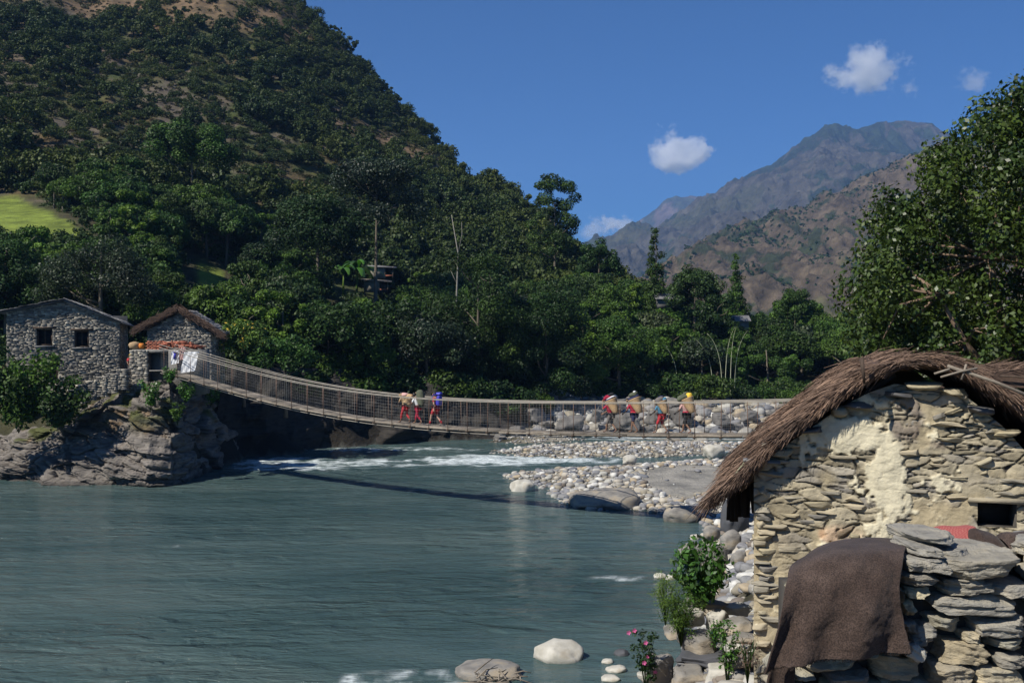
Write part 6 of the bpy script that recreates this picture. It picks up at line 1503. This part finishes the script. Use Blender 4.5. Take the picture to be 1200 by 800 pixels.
    # outer slope, verge face, eave ends
    for args in ((24000, lambda g, n: g.uniform(0, 89, n), lambda g, n: y0 + (y1 - y0) * g.rand(n) ** 1.6, lambda g, n: g.uniform(-.03, .03, n), (.15, .45), .0055, lambda g, n: g.normal(size=n) * .1, 1, ''),
                 (30000, lambda g, n: g.uniform(0, 89, n), lambda g, n: y0 + g.uniform(-.05, .06, n), lambda g, n: -g.rand(n) * .07, (.06, .20), .0055, lambda g, n: -.08 - .16 * g.rand(n), 2, ''),
                 (5000, lambda g, n: np.where(g.rand(n) < .6, g.uniform(0, 5, n), g.uniform(84, 89, n)), lambda g, n: g.uniform(y0, y1, n), lambda g, n: -g.rand(n) * .10, (.08, .28), .006, lambda g, n: -g.rand(n) * .2, 3, ''),
                 (5000, lambda g, n: g.uniform(4, 86, n), lambda g, n: g.uniform(y0, y0 + .5, n), lambda g, n: -.08 - g.rand(n) * .03, (.05, .15), .005, lambda g, n: -.2 * g.rand(n), 4, '')):
        V, f = straws(*args); Cv = V.reshape(-1, 6, 3)[:, 0]; sm.add(V, f, np.repeat(np.clip(.5 + .9 * fbm(Cv * np.array([5, 3, 5.]), 3, 8), 0, 1), 6))
    sm.obj('thatch_straw', M['thatch'], t)
    eb = MB()  # added near-black boards that stand in for the shade below the eave
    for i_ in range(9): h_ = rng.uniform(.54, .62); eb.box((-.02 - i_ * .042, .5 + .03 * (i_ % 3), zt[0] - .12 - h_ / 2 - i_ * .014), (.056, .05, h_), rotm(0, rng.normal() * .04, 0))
    eb.obj('eave_shade_boards', M['eave_shade'], t)
    # poles and ties
    pl = MB()
    a, b = on_gable(1115, 437, -.5); pl.tube([(a - .12, -.5, b - .05), (a + .10, -.52, b + .02), (a + .28, -.5, b + .06)], .014, 6)
    a, b = on_gable(1100, 436, -.48); pl.tube([(a - .05, -.48, b - .02), (a + .12, -.5, b + .04)], .016, 6)
    a, b = on_gable(1165, 447, -.5); pl.tube([(a - .5, -.46, b + .18), (a, -.5, b), (a + .5, -.48, b - .22)], .022, 6); pl.tube([(a - .35, -.5, b + .02), (a - .3, -.5, b + .2)], .014, 5)
    pl.obj('tie_pole', M['wood_grey'], t, True)
    q = MB()
    a, b = on_gable(1013, 425, -.46); q.tube([(a - .03, -.45, b + .06), (a - .02, -.50, b - .10), (a, -.46, b - .25)], [.03, .022, .015], 6); a2, b2 = on_gable(905, 512, -.46)
    q.obj('rope_tie', M['wood_dark'], t, True)
    a, b = on_gable(896, 540, -.1); p = MB().box((a, -.12, b + .08), (.07, .07, .30)); p.obj('eave_post', M['wood_grey'], t)
    a, b = on_gable(893, 541, -.12); MB().box((a, .0, b), (.46, .3, .03), rotm(0, .04, 0), jit=.02, rng=rng).obj('eave_slate', M['slate'], t)
    q = MB()
    for (p1, p2) in (((858, 560), (880, 540)), ((862, 566), (882, 548)), ((846, 574), (872, 543))):
        a = on_gable(*p1, back=-.05); b = on_gable(*p2, back=-.05); q.tube([(a[0], -.05, a[1]), (b[0], .05, b[1])], .011, 6)
    q.obj('bamboo_lath', M['bamboo'], t, True)
    for k_ in range(5):
        y = .3 + k_ * .9; i = 8; rf = MB().tube([(ins[3, 0] + .1, y, ins[3, 1] - .08), (ins[25, 0], y, ins[25, 1] - .09), (ins[44, 0], y, ins[44, 1] - .08)], .04, 6); rf.obj('rafter', M['wood_dark'], t, True)
    # second thatched roof behind
    b0 = at(1165, 470, 18.5); t2 = thing('thatched_roof_hut', 'second brown thatched roof hump behind the right slope of the near hut', 'hut', b0, rz=-.3)
    s = 18.5 / F; rr = MB(); prof = np.array([(-70, -35), (-45, -4), (-20, 20), (5, 36), (35, 38), (70, 26), (110, 6), (150, -25)]) * s
    xs2 = np.linspace(prof[0, 0], prof[-1, 0], 50); zs2 = np.interp(xs2, prof[:, 0], prof[:, 1])
    for _ in range(4): zs2[1:-1] = (zs2[:-2] + 2 * zs2[1:-1] + zs2[2:]) / 4
    Y2 = np.linspace(0, 3.5, 20); G2 = np.stack([P3(xs2, y, zs2 + .04 * fbm(P3(xs2 * 2, y * 2, 0), 3, 7)) for y in Y2]); rr.grid(G2); rr.grid(np.stack([G2[0], G2[0] * [1, 1, 1] - [0, 0, .35]]), flip=True)
    rr.obj('thatch_body', M['thatch_base'], t2, True); g = rs(5); n = 9000; xi = g.uniform(xs2[0], xs2[-1], n); yi = g.uniform(-.05, 3.4, n); zi = np.interp(xi, xs2, zs2) + g.uniform(-.02, .04, n)
    sl_ = np.interp(xi, xs2, np.gradient(zs2, xs2)); sgn = np.where(xi > 15 * s, 1, -1); d = P3(sgn * 1., -.1, sgn * sl_) + g.normal(size=(n, 3)) * .2; d /= np.linalg.norm(d, axis=1, keepdims=True)
    w = np.cross(d, g.normal(size=(n, 3))); w /= np.linalg.norm(w, axis=1, keepdims=True); Cc = P3(xi, yi, zi); L = g.uniform(.15, .4, n)[:, None]
    V = np.stack([Cc - w * .006, Cc + w * .006, Cc + d * L + w * .002, Cc + d * L - w * .002], 1).reshape(-1, 3); MB().add(V, np.arange(4 * n).reshape(n, 4)).obj('thatch_straw', M['thatch'], t2)
    MB().box(((prof[0, 0] + prof[-1, 0]) / 2, 1.8, -1.6), (prof[-1, 0] - prof[0, 0] - 1.2, 2.8, 2.6)).obj('wall', M['gable_stone'], t2)
    MB().tube([(5 * s, -.1, 30 * s), (45 * s, -.12, 28 * s), (95 * s, -.1, 2 * s)], .02, 6).obj('tie_pole', M['wood_dark'], t2, True)

# ------------------------------------------------------------------ foreground wall and blankets
def catmull(P, n):
    P = np.asarray(P, float); k = len(P); t = np.linspace(0, k - 1, n); i = np.clip(t.astype(int), 0, k - 2); f = (t - i)
    f = f.reshape((-1,) + (1,) * (P.ndim - 1)); g = lambda j: P[np.clip(j, 0, k - 1)]
    p0, p1, p2, p3 = g(i - 1), g(i), g(i + 1), g(i + 2)
    p0 = np.where((i == 0).reshape(f.shape), 2 * p1 - p2, p0); p3 = np.where((i + 2 > k - 1).reshape(f.shape), 2 * p2 - p1, p3)
    return .5 * (2 * p1 + (p2 - p0) * f + (2 * p0 - 5 * p1 + 4 * p2 - p3) * f ** 2 + (3 * p1 - p0 - 3 * p2 + p3) * f ** 3)

def build_foreground():
    rng = rs(121)
    Dw = 5.0; s = Dw / F
    x0 = at(928, 0, Dw)[0]; t = thing('drystone_wall', 'low dry-stone wall of rough grey slabs in the bottom right foreground', 'wall', (x0, Dw, 6.1)); zz = lambda y: EYE + (400 - y) * s - 6.1
    m = MB()
    def st(px0, px1, py0, py1, D=5.0, n=30, k=5.0, rough=.10, ti=0, seed=None, dep=.34, yaw=0, mm=m, rx=0):
        a = at(px0, py0, D); b = at(px1, py1, D); c = (a + b) / 2 - [x0, Dw, 6.1]; P, Fq = stone_tpl(n, k, rough, seed if seed is not None else rng.randint(40), 'slab')
        w, h = abs(b[0] - a[0]), abs(a[2] - b[2])
        V = P * np.array([w / 2, dep / 2, h / 2]); sd_ = int(px0 * 7 + py0 * 13)
        nl = max(3, int(h / .016)); lay = P[:, 2] * nl / 2 + .9 * fbm(P * np.array([1.3, 1.3, 0]) + sd_, 3, 3); li = np.floor(lay); fr_ = lay - li
        ins_ = _h(li + 50, li * 0 + sd_ % 97, li * 0, 5); ins2 = _h(li + 50, np.floor(P[:, 0] * 2.2 + sd_ % 7), li * 0 + 3, 6)
        rad_ = np.array([1, 1, 0]) * P; edge = np.clip(np.abs(P[:, :2]).max(1) * 2 - 1, 0, 1)
        V = V - rad_ * (edge * (ins_ * .020 + ins2 * .014))[:, None]
        nn_ = fbm(V * np.array([9, 9, 30]) + sd_, 4, 7) * .012 + fbm(V * np.array([34, 34, 90]) + sd_, 3, 9) * .0045
        V = V + (P / (np.linalg.norm(P, axis=1, keepdims=True) + 1e-6)) * nn_[:, None]
        mm.add(V @ rotm(rx, ti, yaw).T + c + [0, dep / 2 - .02, 0], Fq)
    # the stones one sees, course by course (picture spans at 5 m)
    S = [(1081, 1200, 698, 725, 0), (1087, 1138, 723, 747, .03), (1138, 1215, 723, 750, .04), (1128, 1162, 743, 756, 0), (1063, 1102, 731, 759, .05), (1062, 1076, 701, 729, 1.2), (1098, 1166, 751, 783, .05), (1160, 1215, 751, 768, .02),
         (1164, 1210, 768, 786, .08), (1060, 1092, 755, 778, .6), (1022, 1090, 771, 800, .05), (1088, 1150, 776, 812, -.15), (1140, 1215, 783, 812, .05), (1105, 1180, 678, 698, -.05), (1165, 1220, 686, 702, .02), (1052, 1110, 672, 690, .06), (1102, 1215, 655, 681, -.02), (1062, 1105, 656, 672, -.04),
         (1075, 1200, 700, 712, 0)][:-1]
    for a, b, c, d, ti in S:
        if False: pass
        elif ti == 1.2: st(1056, 1084, 708, 722, ti=1.25, seed=3, D=5.02)
        else: st(a + .5, b - .5, c + .6, d - .6, ti=ti, k=rng.choice([9, 14.]), rough=.06, D=5.0 + rng.uniform(-.015, .03))
    # lower courses left, half under the blanket
    for a, b, c, d in [(1062, 1100, 690, 703), (1064, 1098, 742, 758), (1060, 1078, 729, 743), (1100, 1160, 686, 699)]: st(a, b, c, d, ti=rng.uniform(-.06, .06), k=12, rough=.06, D=5.03)
    for a, b, c, d in [(931, 1021, 772, 789), (930, 965, 790, 804), (967, 1030, 789, 806), (1030, 1100, 800, 822), (1000, 1040, 762, 772), (905, 935, 782, 800)]: st(a, b, c, d, ti=rng.uniform(-.05, .05), D=5.0)
    for r in range(7):          # courses hidden by the blanket and below the frame
        yy = 800 + r * 26; x = 905 - r * 4
        while x < 1420: l = rng.uniform(38, 95); st(x, x + l, yy + 4, yy + 27, n=6, ti=rng.uniform(-.04, .04)); x += l + 2
    for yy, xa, xb in ((672, 935, 1058), (692, 930, 1058), (712, 928, 1056), (732, 926, 1058), (752, 924, 1062)):
        x = xa
        while x < xb: l = rng.uniform(28, 62); st(x, min(x + l, xb + 4), yy, yy + 19, n=4, dep=.3, D=5.03); x += l + 1
    for yy in np.arange(650, 800, 22):
        x = 1215
        while x < 1420: l = rng.uniform(45, 110); st(x, x + l, yy, yy + 21, n=6, ti=rng.uniform(-.04, .04)); x += l + 2
    m.obj('stone_courses', M['wall_near'], t)
    MB().box(((at(1200, 0, 5)[0] - x0) , .30, (zz(690)) / 2), (1.9 + .2, .26, zz(690))).box((.45, .34, zz(700) / 2), (.8, .2, zz(700))).obj('wall_core', M['core'], t)
    for i, (a, b, c, d, D, ti, dep) in enumerate([(1066, 1138, 630, 641, 5.12, .02, .45), (1062, 1112, 642, 653, 5.02, .10, .4), (1128, 1205, 644, 659, 5.18, .03, .5), (1098, 1150, 646, 662, 5.1, -.05, .4), (1200, 1330, 636, 656, 5.15, 0, .5), (1055, 1128, 655, 672, 4.98, .05, .35)]):
        mm = MB(); st(a, b, c, d, D=D, ti=ti, dep=dep, mm=mm, seed=50 + i, k=14.0, rough=.05); mm.obj('capping_slab', M['wall_near'], t)
    # small white stone
    mm = MB(); st(1064, 1091, 757, 776, D=4.96, ti=.55, dep=.16, mm=mm, seed=5, k=3.2); mm.obj('white_stone', M['pale_boulder'], t)
    # brown blanket
    rows = [[(936, 656, 5.5), (972, 637, 5.52), (1008, 632, 5.52), (1062, 633, 5.48)], [(924, 668, 5.12), (958, 655, 5.08), (1004, 650, 5.06), (1060, 646, 5.08)], [(916, 704, 4.93), (957, 706, 4.89), (1004, 703, 4.87), (1053, 690, 4.92)],
            [(907, 745, 4.89), (950, 742, 4.85), (1006, 740, 4.84), (1059, 727, 4.88)], [(896, 790, 4.86), (944, 777, 4.83), (1003, 770, 4.82), (1066, 764, 4.86)]]
    Pc = np.array([[at(*q) for q in r] for r in rows]); Gr = catmull(Pc, 110); Gr = catmull(Gr.transpose(1, 0, 2), 120).transpose(1, 0, 2)
    a, b = np.meshgrid(np.linspace(0, 1, 120), np.linspace(0, 1, 110))
    fold = .026 * np.sin(a * 17 + 2 * b + 1.0) * sstep(.3, 1, b) + .02 * np.sin(a * 7 + b * 4) * b + .030 * fbm(P3(a * 5, b * 4), 4, 5) + .012 * np.exp(-((b - .33 - .12 * np.sin(a * 5)) / .05) ** 2)
    Gr[..., 1] -= fold; ed = sstep(.9, 1, b) * .006 * fbm(P3(a * 60, 0 * b), 2, 3) + sstep(.98, 1, a) * 0; Gr[..., 2] += ed
    bm_ = MB().grid(Gr, flip=False)
    wool = pm('brown_wool', [(.3, (.028, .017, .013)), (.5, (.042, .028, .022)), (.7, (.068, .047, .038))], 5, .95, 0, detail=10)
    nt = wool.node_tree; bs = nt.nodes['Principled BSDF']; bs.inputs['Sheen Weight'].default_value = .08
    w1 = nt.nodes.new('ShaderNodeTexNoise'); w1.inputs['Scale'].default_value = 150; w1.inputs['Detail'].default_value = 3
    bp = nt.nodes.new('ShaderNodeBump'); bp.inputs['Strength'].default_value = .7; bp.inputs['Distance'].default_value = .004; tc = nt.nodes.new('ShaderNodeTexCoord'); nt.links.new(tc.outputs['Object'], w1.inputs['Vector']); nt.links.new(w1.outputs[0], bp.inputs['Height']); nt.links.new(bp.outputs[0], bs.inputs['Normal'])
    c0 = bs.inputs['Base Color'].links[0].from_socket; nt.links.new(mul(nt, c0, ramp(nt, [(.35, (.55,) * 3), (.65, (1.6,) * 3)], w1.outputs[0])), bs.inputs['Base Color'])
    t2 = thing('wool_blanket', 'coarse brown wool blanket draped over the left end of the stone wall', 'blanket', (0, 0, 0))
    o = bm_.obj('blanket_cloth', wool, t2, True); sol = o.modifiers.new('t', 'SOLIDIFY'); sol.thickness = .009
    fr = MB()
    for i in range(260):
        u = rng.uniform(0, 119); i0 = int(u); p = Gr[-1, i0] * (1 - (u - i0)) + Gr[-1, min(i0 + 1, 119)] * (u - i0); L = rng.uniform(.004, .016); fr.tube([p + [0, 0, .002], p + [rng.normal() * .004, rng.normal() * .003, -L]], .0009, 4)
    for i in range(90):
        v = rng.uniform(15, 109); j = int(v); p = Gr[j, -1]; fr.tube([p, p + [rng.uniform(.002, .009), 0, rng.normal() * .004]], .0009, 4)
    fr.obj('frayed_edge', wool, t2)
    # the corner that hangs lower behind, at the left
    rows = [[(908, 768, 4.99), (930, 776, 4.98)], [(900, 790, 4.96), (930, 792, 4.98)], [(893, 830, 4.98), (926, 830, 5.0)]]
    G2 = catmull(np.array([[at(*q) for q in r] for r in rows]), 20); G2 = catmull(G2.transpose(1, 0, 2), 14).transpose(1, 0, 2); G2[..., 1] += .012 * np.sin(np.linspace(0, 6, 14))[None]
    o = MB().grid(G2).obj('hanging_corner', wool, t2, True); sol = o.modifiers.new('t', 'SOLIDIFY'); sol.thickness = .009
    # red checked cloth and dark cloths lying on the wall behind
    def heap(name, label, outline, D, dep, mat, seed, cat='cloth'):
        o_ = np.array([at(px, py, D) for px, py in outline]); n = 60; q = catmull(o_, n); base = at(0, 662, D)[2]; v = np.linspace(0, 1, 26)
        X = np.broadcast_to(q[:, 0], (26, n)); prof = np.sin(np.pi * v) ** .6; Z = base + (q[:, 2] - base)[None] * prof[:, None]; Y = D - dep / 2 + dep * v[:, None] + 0 * X
        nn_ = fbm(P3(X * 6, Y * 6, Z * 6), 3, seed) * .022; G = P3(X, Y, Z + nn_ * prof[:, None]); o = MB().grid(G, flip=True).obj(name, mat, smooth=True); return tag(o, label, cat)
    rc, nt, bs = mat_new('red_checked_cloth'); tc = nt.nodes.new('ShaderNodeTexCoord'); vo = nt.nodes.new('ShaderNodeTexChecker'); vo.inputs['Scale'].default_value = 110; vo.inputs['Color1'].default_value = (.24, .035, .035, 1); vo.inputs['Color2'].default_value = (.38, .13, .11, 1)
    nt.links.new(tc.outputs['Object'], vo.inputs[0]); nt.links.new(vo.outputs[0], bs.inputs['Base Color']); bs.inputs['Roughness'].default_value = .95
    heap('checked_cloth', 'red cloth with a fine pale pattern bundled on the wall top', [(1074, 636), (1086, 624), (1105, 616), (1125, 614), (1141, 617), (1142, 630)], 5.62, .4, rc, 3)
    heap('dark_cloth', 'dark brown cloth crumpled on the wall right of the red patterned cloth', [(1136, 628), (1142, 618), (1152, 620), (1163, 624), (1172, 632), (1180, 630)], 5.5, .35, wool, 5)
    heap('dark_cloth', 'dark brown cloth running out of the picture at the right edge', [(1172, 632), (1180, 624), (1200, 624), (1240, 622), (1280, 630)], 5.45, .4, wool, 6)
    # stones behind wall top (part of thickness)
    heapm = MB(); g = rs(4)
    for i in range(26): P, Fq = stone_tpl(4, 4, .12, g.randint(14), 'slab'); heapm.add(P * [.16, .14, .03] + at(1085 + i * 14, 652 + g.uniform(-3, 4), 5.55) - [x0, Dw, 6.1], Fq)
    heapm.obj('rear_course', M['wall_near'], t)
    MB().box(((at(1200, 0, 5)[0] - x0) + .42, .62, zz(690) / 2 + .02), (2.2, .26, zz(676))).obj('rear_core', M['core'], t)

# ------------------------------------------------------------------ distance and sky
def build_mountains():
    br = (.20, .145, .11); gn = (.055, .062, .032); gl = (.12, .125, .055)
    X, D, Z, U, V, sc_ = ridge('brown_mountain_slope', [(560, 470, 1250), (690, 410, 1300), (752, 368, 1320), (800, 322, 1380), (838, 297, 1420), (880, 272, 1460), (925, 252, 1500), (960, 240, 1540), (1000, 222, 1600), (1045, 205, 1650), (1100, 178, 1720), (1180, 150, 1800), (1300, 120, 1900), (1500, 90, 2000), (1900, 60, 2200)], 620, 2, 2600, 34, 5, [(.145, .115, .08), (.04, .052, .024), gl], None, nu=640, nv=330, sc=190, greens=-.10, shape=1.25)
    rng = rs(44); L = []
    V0, F0 = CG[2]; P0 = V0 / np.linalg.norm(V0, axis=1, keepdims=True)
    m = MB(); idx = np.argwhere((V < .985) & (V > .25) & (U > 700) & (U < 1200)); pick = idx[rng.permutation(len(idx))]
    c = 0; cl = fbm(P3(X, D) / 120, 4, 8)
    for i, j in pick:
        if cl[i, j] < -.25 + rng.rand() * .55: continue
        s = rng.uniform(1.4, 4.0); Vv, Fq, A = leaves(rng, rng.normal(size=(4, 3)) * s * .35, np.full(4, s * .45), 40, 1.7, .8, .8, .4, .5); m.add(Vv + [X[i, j], D[i, j], Z[i, j] + s * .2], Fq, A); c += 1
        if c > 4200: break
    tag(m.obj('mountain_scrub', M['leaf_dark']), 'dark shrubs dotted over the brown mountain slope', 'scrub', kind='stuff')
    ridge('distant_mountain', [(640, 330, 3400), (700, 300, 3500), (740, 287, 3600), (775, 279, 3650), (805, 262, 3700), (838, 240, 3750), (862, 214, 3800), (885, 202, 3850), (905, 194, 3900), (930, 178, 3950), (950, 164, 4000), (966, 153, 4020), (980, 157, 4040), (1000, 158, 4060), (1012, 152, 4080), (1030, 146, 4100), (1060, 144, 4120), (1092, 147, 4150), (1120, 165, 4200), (1180, 190, 4300), (1400, 230, 4500)], 2000, 30, 5600, 95, 15, [(.10, .092, .072), (.028, .042, .022), (.07, .075, .035)], None, nu=700, nv=340, sc=560, greens=.10, shape=1.1)
    ridge('far_blue_mountain', [(560, 330, 6000), (660, 300, 6000), (722, 282, 6000), (738, 272, 6000), (760, 256, 6000), (778, 241, 6050), (792, 236, 6100), (812, 236, 6150), (830, 241, 6200), (880, 262, 6300), (1000, 300, 6400), (1200, 330, 6500)], 4300, 60, 7000, 70, 25, [(.2, .15, .13), gn, gl], None, nu=240, nv=100, sc=800, greens=.1)

def cloud(label, px, py, w, h, D, dens, seed, thr=.0, sc=1.0):
    c = at(px, py, D); s = D / F; sx, sz = w * s, h * s; sy = sx * .7
    me = MB().box((0, 0, 0), (2, 2, 2)); m = bpy.data.materials.new('cloud_vapour'); m.use_nodes = True; nt = m.node_tree; nt.nodes.remove(nt.nodes['Principled BSDF'])
    pv = nt.nodes.new('ShaderNodeVolumePrincipled'); pv.inputs['Color'].default_value = (1, 1, 1, 1); pv.inputs['Anisotropy'].default_value = .2
    tc = nt.nodes.new('ShaderNodeTexCoord'); ln = nt.nodes.new('ShaderNodeVectorMath'); ln.operation = 'LENGTH'
    sh = nt.nodes.new('ShaderNodeVectorMath'); sh.operation = 'MULTIPLY'; sh.inputs[1].default_value = (1, 1, 1.0); nt.links.new(tc.outputs['Object'], sh.inputs[0]); nt.links.new(sh.outputs[0], ln.inputs[0])
    mp = nt.nodes.new('ShaderNodeMapping'); mp.inputs['Location'].default_value = (seed * 3.1, seed * 1.7, seed * .9); mp.inputs['Scale'].default_value = (w / h * .8, w / h * .6, .9)
    nt.links.new(tc.outputs['Object'], mp.inputs[0]); n = nt.nodes.new('ShaderNodeTexNoise'); n.inputs['Scale'].default_value = 1.5 * sc; n.inputs['Detail'].default_value = 6; n.inputs['Roughness'].default_value = .62; nt.links.new(mp.outputs[0], n.inputs['Vector'])
    a = nt.nodes.new('ShaderNodeMath'); a.operation = 'MULTIPLY_ADD'; nt.links.new(n.outputs[0], a.inputs[0]); a.inputs[1].default_value = 2.6; a.inputs[2].default_value = -.75 + thr
    b = nt.nodes.new('ShaderNodeMath'); b.operation = 'SUBTRACT'; nt.links.new(a.outputs[0], b.inputs[0]); nt.links.new(ln.outputs['Value'], b.inputs[1])
    r = nt.nodes.new('ShaderNodeMapRange'); r.inputs[1].default_value = 0; r.inputs[2].default_value = .22; r.inputs[3].default_value = 0; r.inputs[4].default_value = dens; nt.links.new(b.outputs[0], r.inputs[0])
    nt.links.new(r.outputs[0], pv.inputs['Density']); nt.links.new(pv.outputs[0], nt.nodes['Material Output'].inputs['Volume'])
    o = me.obj('cloud', m, loc=tuple(c)); o.scale = (sx / 2, sy / 2, sz / 2); tag(o, label, 'cloud', kind='stuff'); return o

def build_sky():
    cloud('bright white puffy cloud alone in the blue sky left of the mountain', 800, 180, 104, 86, 9000, .020, 1, thr=.0, sc=.9)
    cloud('ragged thin white cloud above the mountain summit', 1020, 84, 150, 84, 9200, .008, 5, thr=-.05, sc=1.1)
    cloud('small faint cloud right of the ragged one', 1142, 94, 70, 46, 9300, .0035, 8, thr=-.08)
    cloud('low white cloud just above the wood beside the far blue mountain', 722, 264, 72, 34, 9400, .012, 11, thr=-.0)
    cloud('pale bank of low cloud behind the left ridge trees', 694, 266, 60, 44, 9500, .005, 14, thr=0)
    w = bpy.data.worlds.new('World'); SC.world = w; w.use_nodes = True; nt = w.node_tree; bg = nt.nodes['Background']
    sk = nt.nodes.new('ShaderNodeTexSky'); sk.sky_type = 'NISHITA'; sk.sun_disc = False; sk.sun_elevation = SUN_EL; sk.sun_rotation = SUN_ROT; sk.altitude = 1500; sk.air_density = 1.0; sk.dust_density = .0; sk.ozone_density = 7.0
    nt.links.new(mul(nt, sk.outputs[0], (.42, .76, 1.06)), bg.inputs[0]); bg.inputs[1].default_value = SKY
    l = bpy.data.lights.new('sun', 'SUN'); l.energy = SUN; l.angle = R(.53); l.color = (1, .945, .85); o = bpy.data.objects.new('sun', l); COL.objects.link(o)
    o.rotation_euler = Vector(SUNV).to_track_quat('Z', 'Y').to_euler()
    hz = MB().box((500, 3350, 590), (13000, 7500, 1300)); m = bpy.data.materials.new('valley_haze'); m.use_nodes = True; nt = m.node_tree; nt.nodes.remove(nt.nodes['Principled BSDF'])
    pv = nt.nodes.new('ShaderNodeVolumePrincipled'); pv.inputs['Color'].default_value = (.28, .53, 1.0, 1); pv.inputs['Density'].default_value = HAZE; pv.inputs['Anisotropy'].default_value = .1; nt.links.new(pv.outputs[0], nt.nodes['Material Output'].inputs['Volume'])
    if HAZE > 0: tag(hz.obj('haze', m), 'thin blue valley haze', 'haze', kind='stuff')

SUN_AZ = (-.79, -.61); SUN_EL = R(46); SUN = 5.0; SKY = .064; HAZE = .000105
_n = math.hypot(*SUN_AZ); SUNV = (SUN_AZ[0] / _n * math.cos(SUN_EL), SUN_AZ[1] / _n * math.cos(SUN_EL), math.sin(SUN_EL))
SUN_ROT = math.atan2(SUN_AZ[0], SUN_AZ[1])

def main():
    cam = bpy.data.cameras.new('camera'); o = bpy.data.objects.new('camera', cam); COL.objects.link(o); o.location = (0, 0, EYE); o.rotation_euler = (R(90), 0, 0)
    cam.lens = 35; cam.sensor_width = 36; cam.clip_start = .1; cam.clip_end = 40000; SC.camera = o
    import time; T = time.time()
    for f in (build_terrain, build_water, build_mountains, build_cliff, build_houses, build_bridge, build_people, build_rocks, build_bank, build_near_hut, build_foreground, build_special_trees, build_overhang, build_forest, build_near_tree, build_sky):
        f(); print(f.__name__, round(time.time() - T, 1), flush=True)
    vs = SC.view_settings; vs.view_transform = 'Standard'; vs.look = 'None'; vs.exposure = .3; vs.gamma = 1; vs.use_curve_mapping = False
    cy = SC.cycles; cy.max_bounces = 6; cy.diffuse_bounces = 2; cy.glossy_bounces = 2; cy.transmission_bounces = 2; cy.volume_bounces = 7; cy.transparent_max_bounces = 6; cy.use_denoising = True; cy.denoiser = 'OPENIMAGEDENOISE'
    cy.caustics_reflective = False; cy.caustics_refractive = False; cy.volume_step_rate = 1; cy.volume_max_steps = 128; cy.sample_clamp_indirect = 6
main()
